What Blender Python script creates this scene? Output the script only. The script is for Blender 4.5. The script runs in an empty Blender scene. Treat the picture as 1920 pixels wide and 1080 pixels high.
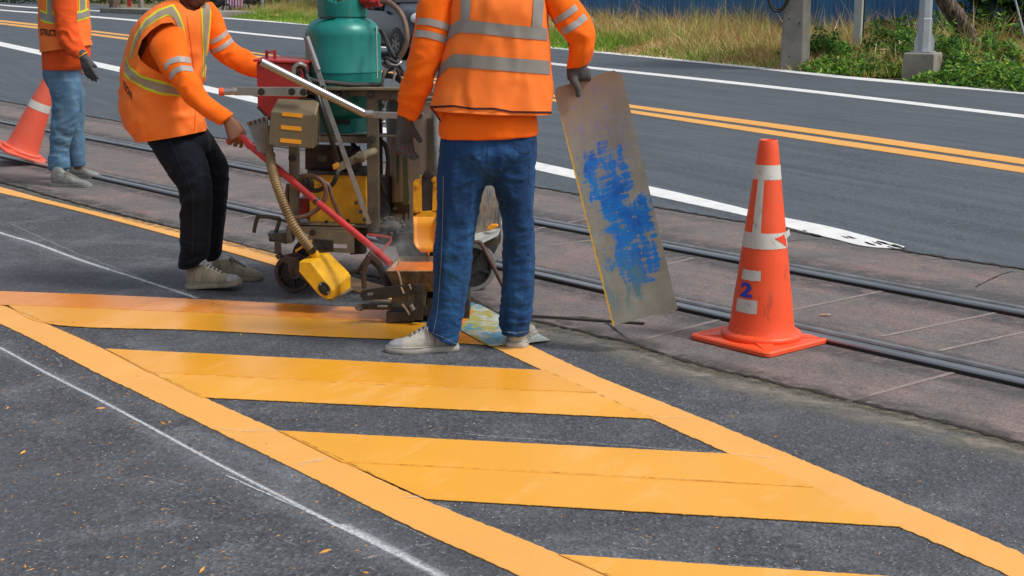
import bpy, bmesh, math, random
import numpy as np
from mathutils import Vector, Matrix, noise as MN
from mathutils.bvhtree import BVHTree

S = bpy.context.scene
COL = S.collection
random.seed(7)

# ------------------------------------------------------------------ camera
FPX = 2666.667                      # focal length in photo pixels (50 mm on 36 mm)
HOR = -25.0                         # horizon row of the photograph
CAMH = 1.5
PITCH = math.atan((540 - HOR) / FPX)
cam_data = bpy.data.cameras.new('camera')
cam_data.lens = 50; cam_data.sensor_width = 36
cam_data.clip_start = 0.1; cam_data.clip_end = 2000
cam = bpy.data.objects.new('camera', cam_data)
cam.location = (0, 0, CAMH)
cam.rotation_euler = (math.pi / 2 - PITCH, 0, 0)
COL.objects.link(cam)
S.camera = cam

# ------------------------------------------------------------------ sky + sun (bright overcast)
SUN_EL, SUN_AZ = math.radians(54), math.radians(112)     # azimuth clockwise from +Y
world = bpy.data.worlds.new('World'); S.world = world
world.use_nodes = True
wn = world.node_tree; wn.nodes.clear()
sky = wn.nodes.new('ShaderNodeTexSky'); sky.sky_type = 'NISHITA'
sky.sun_disc = False; sky.sun_elevation = SUN_EL; sky.sun_rotation = SUN_AZ
sky.air_density = 1.0; sky.dust_density = 4.0; sky.ozone_density = 1.0
bg = wn.nodes.new('ShaderNodeBackground'); bg.inputs[1].default_value = 0.135
wo = wn.nodes.new('ShaderNodeOutputWorld')
hsv = wn.nodes.new('ShaderNodeHueSaturation'); hsv.inputs['Saturation'].default_value = 0.45
wn.links.new(sky.outputs[0], hsv.inputs['Color'])
wn.links.new(hsv.outputs[0], bg.inputs[0]); wn.links.new(bg.outputs[0], wo.inputs[0])
sl = bpy.data.lights.new('sun', 'SUN'); sl.energy = 1.9; sl.angle = math.radians(10)
sl.color = (1.0, 0.96, 0.90)
sun = bpy.data.objects.new('sun', sl); COL.objects.link(sun)
_sd = Vector((math.sin(SUN_AZ) * math.cos(SUN_EL), math.cos(SUN_AZ) * math.cos(SUN_EL), math.sin(SUN_EL)))
sun.rotation_euler = (-_sd).to_track_quat('-Z', 'Y').to_euler()
S.view_settings.view_transform = 'Standard'; S.view_settings.look = 'None'
S.view_settings.exposure = 0.1; S.view_settings.gamma = 1.0
S.view_settings.use_curve_mapping = False
S.cycles.max_bounces = 6; S.cycles.diffuse_bounces = 3; S.cycles.glossy_bounces = 3
S.cycles.transparent_max_bounces = 8
S.cycles.use_denoising = True

# ------------------------------------------------------------------ photo pixel -> place
_c, _s = math.cos(PITCH), math.sin(PITCH)
CAMP = Vector((0, 0, CAMH))
def ray(px, py):
    xr = (px - 960) / FPX; yr = (540 - py) / FPX
    return Vector((xr, _c + yr * _s, -_s + yr * _c))
def G(px, py, z=0.0):
    d = ray(px, py); t = (z - CAMH) / d.z
    return Vector((d.x * t, d.y * t, z))
def P(px, py, Y):
    d = ray(px, py); t = Y / d.y
    return Vector((d.x * t, Y, CAMH + d.z * t))

# ------------------------------------------------------------------ object helpers
def tag(o, label=None, cat=None, group=None, kind=None):
    if label: o['label'] = label
    if cat: o['category'] = cat
    if group: o['group'] = group
    if kind: o['kind'] = kind
    return o
def thing(name, loc, label, cat, group=None):
    o = bpy.data.objects.new(name, None); COL.objects.link(o)
    o.location = loc; o.empty_display_size = 0.1
    tag(o, label, cat, group)
    return o
def adopt(o, parent):
    if parent is None: return
    o.parent = parent
    chain = Matrix.Identity(4)
    q = parent
    mats = []
    while q:
        mats.append(q); q = q.parent
    w = Matrix.Identity(4)
    for q in reversed(mats):
        loc = Matrix.Translation(q.location) if q.type == 'EMPTY' else Matrix.Identity(4)
        w = w @ q.matrix_parent_inverse @ loc if q.parent else w @ loc
    o.matrix_parent_inverse = w.inverted()
def link_mesh(me, name, mats, parent=None):
    o = bpy.data.objects.new(name, me); COL.objects.link(o)
    if not isinstance(mats, (list, tuple)): mats = [mats]
    if not len(me.materials):
        for m in mats: me.materials.append(m)
    adopt(o, parent)
    return o

def frame_for(d):
    d = d.normalized()
    a = Vector((0, 0, 1)) if abs(d.z) < 0.9 else Vector((1, 0, 0))
    u = d.cross(a).normalized(); v = d.cross(u).normalized()
    return u, v

class MB:
    """collects shapes that become ONE mesh object"""
    def __init__(self): self.v = []; self.f = []; self.m = []; self.cur = 0
    def add(self, vs, fs):
        b = len(self.v); self.v.extend([Vector(x) for x in vs])
        for f in fs: self.f.append(tuple(b + i for i in f)); self.m.append(self.cur)
        return self
    def rings(self, rings, cap=True, closed=False):
        n = len(rings[0]); vs = [p for r in rings for p in r]; fs = []
        R = len(rings)
        for i in range(R - 1 + (1 if closed else 0)):
            a = i * n; b = ((i + 1) % R) * n
            for j in range(n):
                k = (j + 1) % n
                fs.append((a + j, a + k, b + k, b + j))
        if cap and not closed:
            fs.append(tuple(reversed(range(n)))); fs.append(tuple((R - 1) * n + j for j in range(n)))
        return self.add(vs, fs)
    def box(self, c, size, rot=None):
        c = Vector(c); sx, sy, sz = (s / 2 for s in size)
        M = rot if rot is not None else Matrix.Identity(3)
        vs = [c + M @ Vector((x, y, z)) for z in (-sz, sz) for x, y in ((-sx, -sy), (sx, -sy), (sx, sy), (-sx, sy))]
        return self.add(vs, [(3, 2, 1, 0), (4, 5, 6, 7), (0, 1, 5, 4), (1, 2, 6, 5), (2, 3, 7, 6), (3, 0, 4, 7)])
    def bar(self, a, b, w, t, up=None):
        """flat bar from a to b: width w (in the plane facing the viewer), thickness t"""
        a = Vector(a); b = Vector(b); d = (b - a).normalized()
        n = up if up is not None else Vector((0, -1, 0))
        s = d.cross(n).normalized(); n = s.cross(d).normalized()
        vs = []
        for p in (a, b):
            for x, y in ((-1, -1), (1, -1), (1, 1), (-1, 1)):
                vs.append(p + s * (x * w / 2) + n * (y * t / 2))
        return self.add(vs, [(3, 2, 1, 0), (4, 5, 6, 7), (0, 1, 5, 4), (1, 2, 6, 5), (2, 3, 7, 6), (3, 0, 4, 7)])
    def cyl(self, a, b, r0, r1=None, seg=20, cap=True):
        a = Vector(a); b = Vector(b); r1 = r0 if r1 is None else r1
        u, v = frame_for(b - a)
        rs = [[p + u * (r * math.cos(2 * math.pi * j / seg)) + v * (r * math.sin(2 * math.pi * j / seg)) for j in range(seg)] for p, r in ((a, r0), (b, r1))]
        return self.rings(rs, cap)
    def tube(self, pts, r, seg=10, sub=5, cap=True, curve=True):
        pts = [Vector(p) for p in pts]
        rr = r if isinstance(r, (list, tuple)) else [r] * len(pts)
        if curve and len(pts) > 2: pts, rr = catmull(pts, rr, sub)
        u, v = frame_for(pts[1] - pts[0]); rings = []
        for i, p in enumerate(pts):
            d = (pts[min(i + 1, len(pts) - 1)] - pts[max(i - 1, 0)]).normalized()
            u = (u - d * u.dot(d)).normalized(); v = d.cross(u)
            rings.append([p + u * (rr[i] * math.cos(2 * math.pi * j / seg)) + v * (rr[i] * math.sin(2 * math.pi * j / seg)) for j in range(seg)])
        return self.rings(rings, cap)
    def lathe(self, prof, o, axis=Vector((0, 0, 1)), seg=48, cap=True):
        o = Vector(o); u, v = frame_for(axis); ax = axis.normalized()
        rings = [[o + ax * z + u * (r * math.cos(2 * math.pi * j / seg)) + v * (r * math.sin(2 * math.pi * j / seg)) for j in range(seg)] for r, z in prof]
        return self.rings(rings, cap)
    def prism(self, poly, off):
        """closed polygon (3-D points) extruded by vector off"""
        off = Vector(off); n = len(poly); poly = [Vector(p) for p in poly]
        vs = poly + [p + off for p in poly]
        fs = [tuple(range(n)), tuple(reversed(range(n, 2 * n)))] + [(i, n + i, n + (i + 1) % n, (i + 1) % n) for i in range(n)]
        return self.add(vs, fs)
    def ball(self, c, r, seg=16, rg=10, scale=(1, 1, 1)):
        c = Vector(c); vs = []; fs = []
        for i in range(rg + 1):
            th = math.pi * i / rg
            for j in range(seg):
                ph = 2 * math.pi * j / seg
                vs.append(c + Vector((r * scale[0] * math.sin(th) * math.cos(ph), r * scale[1] * math.sin(th) * math.sin(ph), r * scale[2] * math.cos(th))))
        for i in range(rg):
            for j in range(seg):
                k = (j + 1) % seg
                fs.append((i * seg + j, (i + 1) * seg + j, (i + 1) * seg + k, i * seg + k))
        return self.add(vs, fs)
    def build(self, name, mats, parent=None, smooth=35, bevel=0, fix=True):
        me = bpy.data.meshes.new(name)
        me.from_pydata([tuple(v) for v in self.v], [], self.f)
        if not isinstance(mats, (list, tuple)): mats = [mats]
        for m in mats: me.materials.append(m)
        me.polygons.foreach_set('material_index', self.m)
        if fix:
            bm = bmesh.new(); bm.from_mesh(me)
            bmesh.ops.remove_doubles(bm, verts=bm.verts, dist=1e-6)
            bmesh.ops.dissolve_degenerate(bm, dist=1e-7, edges=bm.edges)
            bmesh.ops.recalc_face_normals(bm, faces=bm.faces)
            bm.to_mesh(me); bm.free()
        if smooth:
            me.polygons.foreach_set('use_smooth', [True] * len(me.polygons))
            me.set_sharp_from_angle(angle=math.radians(smooth))
        me.update()
        o = link_mesh(me, name, mats, parent)
        if bevel:
            b = o.modifiers.new('bevel', 'BEVEL'); b.width = bevel; b.segments = 2; b.limit_method = 'ANGLE'; b.angle_limit = math.radians(40)
            b.harden_normals = False
        return o

def catmull(pts, rr, sub):
    out = []; ro = []; n = len(pts)
    for i in range(n - 1):
        p0 = pts[max(i - 1, 0)]; p1 = pts[i]; p2 = pts[i + 1]; p3 = pts[min(i + 2, n - 1)]
        for k in range(sub):
            t = k / sub
            q = 0.5 * ((2 * p1) + (p2 - p0) * t + (2 * p0 - 5 * p1 + 4 * p2 - p3) * t * t + (3 * p1 - p0 - 3 * p2 + p3) * t ** 3)
            out.append(q); ro.append(rr[i] * (1 - t) + rr[i + 1] * t)
    out.append(pts[-1]); ro.append(rr[-1])
    return out, ro

# ------------------------------------------------------------------ material helpers
class Mt:
    def __init__(self, name, base=(0.5, 0.5, 0.5), rough=0.6, metal=0.0, spec=0.5):
        self.m = bpy.data.materials.new(name); self.m.use_nodes = True
        self.nt = self.m.node_tree; self.b = self.nt.nodes['Principled BSDF']
        self.set('Base Color', (*base, 1)); self.set('Roughness', rough); self.set('Metallic', metal)
        self.set('Specular IOR Level', spec); self._co = None
    def set(self, k, v):
        if hasattr(v, 'is_output'): self.nt.links.new(v, self.b.inputs[k])
        else: self.b.inputs[k].default_value = v
    def n(self, t): return self.nt.nodes.new(t)
    def put(self, sock, v):
        if hasattr(v, 'is_output'): self.nt.links.new(v, sock)
        elif isinstance(v, tuple) and len(v) == 3 and sock.type == 'RGBA': sock.default_value = (*v, 1)
        else: sock.default_value = v
    def co(self):
        if not self._co:
            t = self.n('ShaderNodeTexCoord'); self._co = t.outputs['Object']
        return self._co
    def scaled(self, s, rotz=0, loc=(0, 0, 0), rot=None):
        mp = self.n('ShaderNodeMapping'); self.nt.links.new(self.co(), mp.inputs[0])
        # rotate first, then scale: two mappings
        if rotz or rot:
            mp.inputs['Rotation'].default_value = rot or (0, 0, rotz)
            m2 = self.n('ShaderNodeMapping'); self.nt.links.new(mp.outputs[0], m2.inputs[0]); m2.inputs['Scale'].default_value = s
            m2.inputs['Location'].default_value = loc
            return m2.outputs[0]
        mp.inputs['Scale'].default_value = s; mp.inputs['Location'].default_value = loc
        return mp.outputs[0]
    def noise(self, scale, detail=4, rough=0.55, vec=None, dist=0.0):
        t = self.n('ShaderNodeTexNoise'); self.nt.links.new(vec or self.co(), t.inputs['Vector'])
        t.inputs['Scale'].default_value = scale; t.inputs['Detail'].default_value = detail
        t.inputs['Roughness'].default_value = rough; t.inputs['Distortion'].default_value = dist
        return t.outputs['Fac']
    def voro(self, scale, vec=None, feature='F1', out='Distance', rand=1.0):
        t = self.n('ShaderNodeTexVoronoi'); t.feature = feature
        self.nt.links.new(vec or self.co(), t.inputs['Vector']); t.inputs['Scale'].default_value = scale
        t.inputs['Randomness'].default_value = rand
        return t.outputs[out]
    def ramp(self, fac, stops):
        r = self.n('ShaderNodeValToRGB'); self.nt.links.new(fac, r.inputs[0])
        el = r.color_ramp.elements
        while len(el) < len(stops): el.new(0.5)
        for e, (p, c) in zip(el, stops):
            e.position = p; e.color = (*c, 1) if isinstance(c, tuple) else (c, c, c, 1)
        return r.outputs[0]
    def mask(self, fac, lo, hi):
        t = self.n('ShaderNodeMapRange'); self.nt.links.new(fac, t.inputs[0])
        t.inputs[1].default_value = lo; t.inputs[2].default_value = hi; t.clamp = True
        return t.outputs[0]
    def mix(self, fac, a, b, mode='MIX'):
        x = self.n('ShaderNodeMix'); x.data_type = 'RGBA'; x.blend_type = mode
        self.put(x.inputs[0], fac); self.put(x.inputs[6], a); self.put(x.inputs[7], b)
        return x.outputs[2]
    def math(self, op, a, b=0.0, clamp=False):
        x = self.n('ShaderNodeMath'); x.operation = op; x.use_clamp = clamp
        self.put(x.inputs[0], a); self.put(x.inputs[1], b)
        return x.outputs[0]
    def sep(self, vec=None):
        x = self.n('ShaderNodeSeparateXYZ'); self.nt.links.new(vec or self.co(), x.inputs[0]); return x.outputs
    def attr(self, name):
        a = self.n('ShaderNodeAttribute'); a.attribute_name = name; return a.outputs['Fac']
    def bump(self, h, strength=0.3, dist=0.01, base=None):
        b = self.n('ShaderNodeBump'); b.inputs['Strength'].default_value = strength; b.inputs['Distance'].default_value = dist
        self.nt.links.new(h, b.inputs['Height'])
        if base: self.nt.links.new(base, b.inputs['Normal'])
        self.nt.links.new(b.outputs[0], self.b.inputs['Normal']); return b.outputs[0]

def simple(name, base, rough=0.5, metal=0.0, var=0.25, dirt=None, dirt_amt=0.5, scale=12, bump=0.1, fine=120, bdist=0.003):
    """painted / bare surface with mottling, dirt and a light surface relief"""
    k = Mt(name, base, rough, metal)
    n1 = k.noise(scale, 5, 0.6)
    dark = tuple(c * (1 - var) for c in base); lite = tuple(min(1, c * (1 + var * 0.6)) for c in base)
    c = k.ramp(n1, [(0.3, dark), (0.7, lite)])
    if dirt:
        n2 = k.noise(scale * 0.45, 8, 0.7, dist=0.4)
        c = k.mix(k.mask(n2, 0.5, 0.5 + 0.28 / max(dirt_amt, .05)), c, dirt)
        k.set('Roughness', k.mask(n2, 0.75, 0.35) if False else k.math('ADD', k.math('MULTIPLY', n2, 0.35), rough - 0.15, True))
    k.set('Base Color', c)
    if bump: k.bump(k.noise(fine, 3, 0.6), bump, bdist)
    return k.m

M = {}
M['red_paint'] = simple('red_paint', (0.42, 0.025, 0.02), 0.42, 0, 0.25, (0.10, 0.04, 0.03), 0.5, 9)
M['red_rod'] = simple('red_rod', (0.55, 0.035, 0.035), 0.4, 0, 0.2, (0.16, 0.05, 0.05), 0.45, 14)
M['yellow_paint'] = simple('yellow_paint', (0.74, 0.36, 0.012), 0.42, 0, 0.22, (0.12, 0.065, 0.02), 0.7, 14)
M['burner_yellow'] = simple('burner_yellow', (0.80, 0.42, 0.012), 0.36, 0, 0.22, (0.20, 0.11, 0.02), 0.5, 16)
M['olive'] = simple('olive', (0.125, 0.105, 0.072), 0.5, 0.3, 0.45, (0.03, 0.026, 0.021), 0.95, 11, 0.3)
M['olive_lite'] = simple('olive_lite', (0.20, 0.165, 0.105), 0.5, 0.2, 0.35, (0.045, 0.038, 0.028), 0.85, 13, 0.3)
M['khaki'] = simple('khaki', (0.185, 0.145, 0.085), 0.48, 0.35, 0.18, (0.10, 0.08, 0.05), 0.4, 6, 0.12)
M['dark_steel'] = simple('dark_steel', (0.06, 0.055, 0.05), 0.45, 0.5, 0.35, (0.10, 0.06, 0.035), 0.5, 15, 0.3)
M['grime'] = simple('grime', (0.028, 0.026, 0.024), 0.6, 0.1, 0.4, (0.07, 0.055, 0.04), 0.5, 18, 0.3)
M['steel'] = simple('steel', (0.36, 0.36, 0.35), 0.36, 0.75, 0.25, (0.12, 0.11, 0.10), 0.45, 16, 0.1)
M['chrome'] = simple('chrome', (0.40, 0.40, 0.40), 0.34, 1.0, 0.1, (0.45, 0.42, 0.38), 0.25, 22, 0.02)
M['rubber'] = simple('rubber', (0.018, 0.018, 0.019), 0.5, 0, 0.4, (0.07, 0.065, 0.06), 0.45, 25, 0.15)
M['hose_brown'] = simple('hose_brown', (0.15, 0.085, 0.055), 0.5, 0, 0.3, (0.07, 0.055, 0.04), 0.5, 25, 0.15)
M['rust'] = simple('rust', (0.11, 0.06, 0.042), 0.7, 0.2, 0.4, (0.05, 0.04, 0.035), 0.6, 22, 0.4)
M['concrete'] = simple('concrete', (0.27, 0.25, 0.215), 0.85, 0, 0.22, (0.15, 0.14, 0.12), 0.7, 3.5, 0.35, 60, 0.006)
M['galv'] = simple('galvanised', (0.40, 0.43, 0.46), 0.5, 0.35, 0.12, (0.27, 0.28, 0.29), 0.4, 5, 0.08)
M['whitepost'] = simple('whitepost', (0.52, 0.53, 0.52), 0.6, 0, 0.1, (0.30, 0.29, 0.26), 0.5, 7, 0.1)
M['plate_orange'] = simple('plate_orange', (0.85, 0.34, 0.02), 0.4, 0, 0.1)
M['lime'] = simple('lime', (0.70, 0.78, 0.04), 0.6, 0, 0.1)
M['black'] = simple('black', (0.012, 0.012, 0.012), 0.5, 0, 0.2)
# ================================================================== THE GROUND
ROADDIR = math.radians(-63.5)
RAILDIR = math.radians(-49.2)

def mat_asphalt(name, base, grain=150.0, worn=(0.15, 0.145, 0.14), chalk=0.0, dir=None, speck=True, lite=0.5, bump=0.5):
    k = Mt(name, base, 0.72, 0, 0.35)
    agg = k.voro(grain, out='Color')
    rb = k.n('ShaderNodeRGBToBW'); k.nt.links.new(agg, rb.inputs[0]); agg = rb.outputs[0]
    c = k.ramp(agg, [(0.0, tuple(x * 0.25 for x in base)), (0.45, tuple(x * .8 for x in base)), (0.8, tuple(x * 1.5 for x in base)), (1.0, tuple(min(1, x * 3.6) for x in base))])
    c = k.mix(0.5, c, k.ramp(k.noise(grain * 0.4, 6, 0.78), [(0.32, tuple(x * 0.4 for x in base)), (0.5, base), (0.70, tuple(x * 1.9 for x in base))]))
    big = k.noise(0.9, 6, 0.65)
    c = k.mix(k.mask(big, 0.45, 0.75), c, worn, 'MIX') if lite else c
    if dir is not None:
        st = k.noise(1.0, 5, 0.6, vec=k.scaled((0.35, 7.0, 1), rotz=-dir))
        c = k.mix(k.math('MULTIPLY', k.mask(st, 0.4, 0.75), 0.5), c, tuple(min(1, x * 1.9) for x in base))
        st2 = k.noise(1.0, 4, 0.6, vec=k.scaled((0.2, 2.2, 1), rotz=-dir, loc=(3, 5, 0)))
        c = k.mix(k.math('MULTIPLY', k.mask(st2, 0.5, 0.8), 0.55), c, tuple(x * 0.55 for x in base))
    if chalk:
        d = k.noise(2.3, 8, 0.72, dist=0.6)
        fine = k.noise(70, 4, 0.7)
        c = k.mix(k.math('MULTIPLY', k.math('MULTIPLY', k.mask(d, 0.48, 0.78), k.mask(fine, 0.35, 0.65)), chalk), c, (0.42, 0.45, 0.47))
    if speck:
        v = k.voro(38, out='Distance'); vc = k.voro(38, out='Color')
        r2 = k.n('ShaderNodeRGBToBW'); k.nt.links.new(vc, r2.inputs[0])
        dots = k.math('MULTIPLY', k.math('LESS_THAN', v, 0.16), k.math('GREATER_THAN', r2.outputs[0], 0.68))
        c = k.mix(k.math('MULTIPLY', dots, 0.55), c, (0.36, 0.34, 0.31))
    k.set('Base Color', c)
    h = k.math('ADD', k.math('MULTIPLY', k.voro(grain), 1.0), k.math('MULTIPLY', k.noise(grain * 0.6, 4, 0.7), 1.2))
    k.bump(h, bump, 0.005)
    return k.m

M['asphalt_near'] = mat_asphalt('asphalt_near', (0.068, 0.074, 0.084), 85, (0.088, 0.098, 0.112), 0.5, bump=0.9)
M['asphalt_far'] = mat_asphalt('asphalt_far', (0.066, 0.079, 0.094), 75, (0.085, 0.098, 0.112), 0, ROADDIR, False, 0.5, 0.3)

def mat_bed():
    k = Mt('tram_bed', (0.2, 0.15, 0.15), 0.78, 0, 0.35)
    r = k.noise(1.7, 6, 0.65, dist=0.5)
    c = k.ramp(r, [(0.30, (0.105, 0.096, 0.092)), (0.46, (0.165, 0.138, 0.132)), (0.60, (0.220, 0.160, 0.150)), (0.8, (0.29, 0.23, 0.21))])
    st = k.noise(1.0, 7, 0.68, vec=k.scaled((1.2, 6.5, 1), rotz=-RAILDIR))
    c = k.mix(k.math('MULTIPLY', k.mask(st, 0.42, 0.68), 0.85), c, (0.125, 0.127, 0.13))
    st2 = k.noise(1.0, 9, 0.75, vec=k.scaled((4, 22, 1), rotz=-RAILDIR, loc=(7, 1, 0)))
    c = k.mix(k.math('MULTIPLY', k.mask(st2, 0.55, 0.7), 0.55), c, (0.28, 0.27, 0.265))
    g = k.noise(110, 4, 0.75)
    blot = k.noise(5, 6, .7, dist=.6); c = k.mix(k.math('MULTIPLY', k.mask(blot, .52, .66), .5), c, (0.085, 0.078, 0.078))
    c = k.mix(0.8, c, k.ramp(g, [(0.3, (0.08, 0.07, 0.07)), (0.5, (0.5, 0.5, 0.5)), (0.72, (0.95, 0.9, 0.88))]), 'OVERLAY')
    # mortar joints across the bed and one along it
    a = k.attr('joint')
    jn = k.noise(14, 5, 0.7)
    c = k.mix(k.math('MULTIPLY', a, k.mask(jn, 0.3, 0.5)), c, (0.25, 0.215, 0.195))
    k.set('Base Color', c)
    k.bump(k.math('ADD', g, k.math('MULTIPLY', st2, 1.5)), 0.35, 0.004)
    return k.m

def mat_dirt():
    k = Mt('dirt', (0.2, 0.16, 0.1), 0.95, 0, 0.2)
    c = k.ramp(k.noise(1.2, 8, 0.7), [(0.3, (0.07, 0.075, 0.03)), (0.5, (0.15, 0.13, 0.07)), (0.7, (0.26, 0.21, 0.13))])
    k.set('Base Color', c); k.bump(k.noise(20, 5, 0.7), 0.5, 0.03)
    return k.m
M['dirt'] = mat_dirt()
M['bed'] = mat_bed()

def resample(line, n):
    pts = [Vector(p) for p in line]
    L = [0]
    for a, b in zip(pts, pts[1:]): L.append(L[-1] + (b - a).length)
    out = []
    for i in range(n):
        s = L[-1] * i / (n - 1); j = 0
        while j < len(L) - 2 and L[j + 1] < s: j += 1
        t = (s - L[j]) / max(1e-9, L[j + 1] - L[j]); out.append(pts[j].lerp(pts[j + 1], t))
    return out
def hermite(w, sub=14):
    """smooth curve through unevenly spaced points (chord-weighted tangents)"""
    n = len(w); h = [(w[i + 1] - w[i]).length for i in range(n - 1)]; sl = [(w[i + 1] - w[i]) / max(1e-9, h[i]) for i in range(n - 1)]
    T = [sl[0]] + [(sl[i - 1] * h[i] + sl[i] * h[i - 1]) / (h[i] + h[i - 1]) for i in range(1, n - 1)] + [sl[-1]]
    out = []
    for i in range(n - 1):
        for k in range(sub):
            t = k / sub; t2 = t * t; t3 = t2 * t
            out.append(w[i] * (2 * t3 - 3 * t2 + 1) + T[i] * (h[i] * (t3 - 2 * t2 + t)) + w[i + 1] * (3 * t2 - 2 * t3) + T[i + 1] * (h[i] * (t3 - t2)))
    return out + [w[-1]]
def up_faces(o):
    bm = bmesh.new(); bm.from_mesh(o.data); fl = [f for f in bm.faces if f.normal.z < -0.5]
    bmesh.ops.reverse_faces(bm, faces=fl); bm.to_mesh(o.data); bm.free(); return o
def smoothline(px, n, z=0.0):
    w = [G(*p, z) for p in px]
    if len(w) > 2: w = hermite(w)
    return resample(w, n)
def ribbon(name, top, bot, z, mat, n=80, thick=0.004, jit=0.0, kind='structure', attr=None, jscale=34):
    if jit and n < 400: n = n * 3
    A = smoothline(top, n); B = smoothline(bot, n)
    mb = MB(); vs = []
    for i, (a, b) in enumerate(zip(A, B)):
        if jit:
            d = (a - b).normalized()
            a = a + d * jit * (MN.noise(a * jscale) + 0.5 * MN.noise(a * jscale * 2.7)); b = b - d * jit * (MN.noise(b * jscale + Vector((5, 1, 2))) + 0.5 * MN.noise(b * jscale * 2.7))
        vs += [Vector((a.x, a.y, z)), Vector((b.x, b.y, z)), Vector((a.x, a.y, z - thick)), Vector((b.x, b.y, z - thick))]
    fs = []
    for i in range(n - 1):
        k, l = 4 * i, 4 * i + 4
        fs += [(k, k + 1, l + 1, l), (k, l, l + 2, k + 2), (k + 1, k + 3, l + 3, l + 1)]
    mb.add(vs, fs)
    o = up_faces(mb.build(name, mat, smooth=0))
    tag(o, kind=kind)
    return o

def sheet(name, poly, z, mat, kind='structure', cuts=0):
    mb = MB(); mb.add([Vector((p[0], p[1], z)) for p in poly], [tuple(range(len(poly)))])
    o = up_faces(mb.build(name, mat, smooth=0)); tag(o, kind=kind); return o

# the earth, one sheet to the horizon
sheet('ground', [(-900, -60), (900, -60), (900, 1500), (-900, 1500)], -0.035, M['dirt'])
# the near carriageway (dark old asphalt we stand on)
rd = Vector((math.cos(ROADDIR), math.sin(ROADDIR), 0)); rn = Vector((-rd.y, rd.x, 0))   # rn points away from the camera
EDGE_N = [(-60, 330), (0, 343), (125, 377), (333, 430), (520, 477), (700, 520), (880, 560), (935, 588), (1000, 603), (1060, 617), (1180, 645), (1280, 678), (1430, 715), (1590, 752), (1750, 790), (1920, 835), (2100, 885)]
EDGE_F = [(-60, 180), (0, 190), (160, 218), (393, 257), (700, 303), (1000, 352), (1280, 399), (1563, 448), (1780, 487), (1920, 507), (2100, 535)]
near = smoothline(EDGE_N, 120)
far = smoothline(EDGE_F, 120)
rldir = Vector((math.cos(RAILDIR), math.sin(RAILDIR), 0))
near = [near[0] - rldir * 60] + near + [near[-1] + rldir * 6]
far = [far[0] - rd * 50] + far + [far[-1] + rldir * 6]
sheet('near_road', [(-60, -5), (8, -5)] + [(near[-1] + rldir * 3 + Vector((2, 0, 0)))[:2]] + [tuple((p + Vector((0.25, 0.25, 0)))[:2]) for p in reversed(near)] + [(-60, 40)], 0.0, M['asphalt_near'])

# tram bed: a fine grid so that the joints can be stored as an attribute
def build_bed():
    n = 420; m = 40
    A = resample(near, n); B = resample([p for p in far], n)
    # parametrise both edges by the distance along the rail direction
    def by_s(line):
        q = sorted(((p.dot(rldir), p) for p in line), key=lambda t: t[0]); return q
    qa, qb = by_s(near), by_s(far)
    def at(q, s):
        s = max(q[0][0], min(q[-1][0], s))
        for (s0, p0), (s1, p1) in zip(q, q[1:]):
            if s0 <= s <= s1: return p0.lerp(p1, (s - s0) / max(1e-9, s1 - s0))
        return q[-1][1]
    smax = near[-1].dot(rldir); smin = -40
    ss = [smax - (smax - smin) * (i / (n - 1)) ** 1.6 for i in range(n)]
    vs = []; fs = []
    for s in ss:
        a = at(qa, s); b = at(qb, s)
        for j in range(m): vs.append((*a.lerp(b, j / (m - 1))[:2], 0.004))
    for i in range(n - 1):
        for j in range(m - 1):
            fs.append((i * m + j, i * m + j + 1, (i + 1) * m + j + 1, (i + 1) * m + j))
    me = bpy.data.meshes.new('tram_bed'); me.from_pydata(vs, [], fs)
    me.materials.append(M['bed'])
    at_ = me.attributes.new('joint', 'FLOAT', 'POINT')
    at_.data.foreach_set('value', [0.0] * len(vs))
    bm = bmesh.new(); bm.from_mesh(me); bmesh.ops.recalc_face_normals(bm, faces=bm.faces); bm.to_mesh(me); bm.free()
    o = up_faces(link_mesh(me, 'tram_bed', M['bed'])); tag(o, kind='structure')
build_bed()

# far carriageway, fresh blue-grey asphalt, over the bed's far side
kerb0 = G(1030, 90); kerb1 = G(1920, 175)
KD = (kerb1 - kerb0).normalized()
kA = kerb0 - KD * 160; kB = kerb1 + KD * 25
sheet('far_road', [tuple(p[:2]) for p in far] + [(kB.x, kB.y - 8), (kB.x, kB.y), (kA.x, kA.y), (far[0].x - 40, far[0].y + 60)], 0.008, M['asphalt_far'])

# joints: raised mortar lines, dark gap cracks
def mat_rough(name, base, hi, sc=60, alpha=0.0, lo=0.45, hi2=0.5, rough=0.9):
    k = Mt(name, base, rough, 0, 0.3)
    k.set('Base Color', k.ramp(k.noise(sc, 4, 0.7), [(0.35, base), (0.65, hi)]))
    if alpha: k.set('Alpha', k.math('MULTIPLY', k.mask(k.noise(sc * 0.8, 5, 0.75), lo, hi2), alpha))
    k.bump(k.noise(sc * 2, 3, 0.7), 0.4, 0.004)
    return k.m
M['mortar'] = mat_rough('mortar', (0.24, 0.205, 0.19), (0.33, 0.28, 0.26), 30, 0.9, 0.25, 0.42)
M['crack'] = mat_rough('crack', (0.02, 0.019, 0.017), (0.05, 0.045, 0.04), 60, 1.0, 0.3, 0.42)
M['crackfill'] = mat_rough('crackfill', (0.10, 0.09, 0.07), (0.20, 0.18, 0.13), 45, 0.8, 0.38, 0.6)
M['chalk'] = mat_rough('chalk', (0.62, 0.65, 0.68), (0.74, 0.77, 0.80), 90, 0.85, 0.34, 0.62)
M['chalk_faint'] = mat_rough('chalk_faint', (0.5, 0.54, 0.57), (0.6, 0.63, 0.66), 110, 0.5, 0.42, 0.72)

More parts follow.
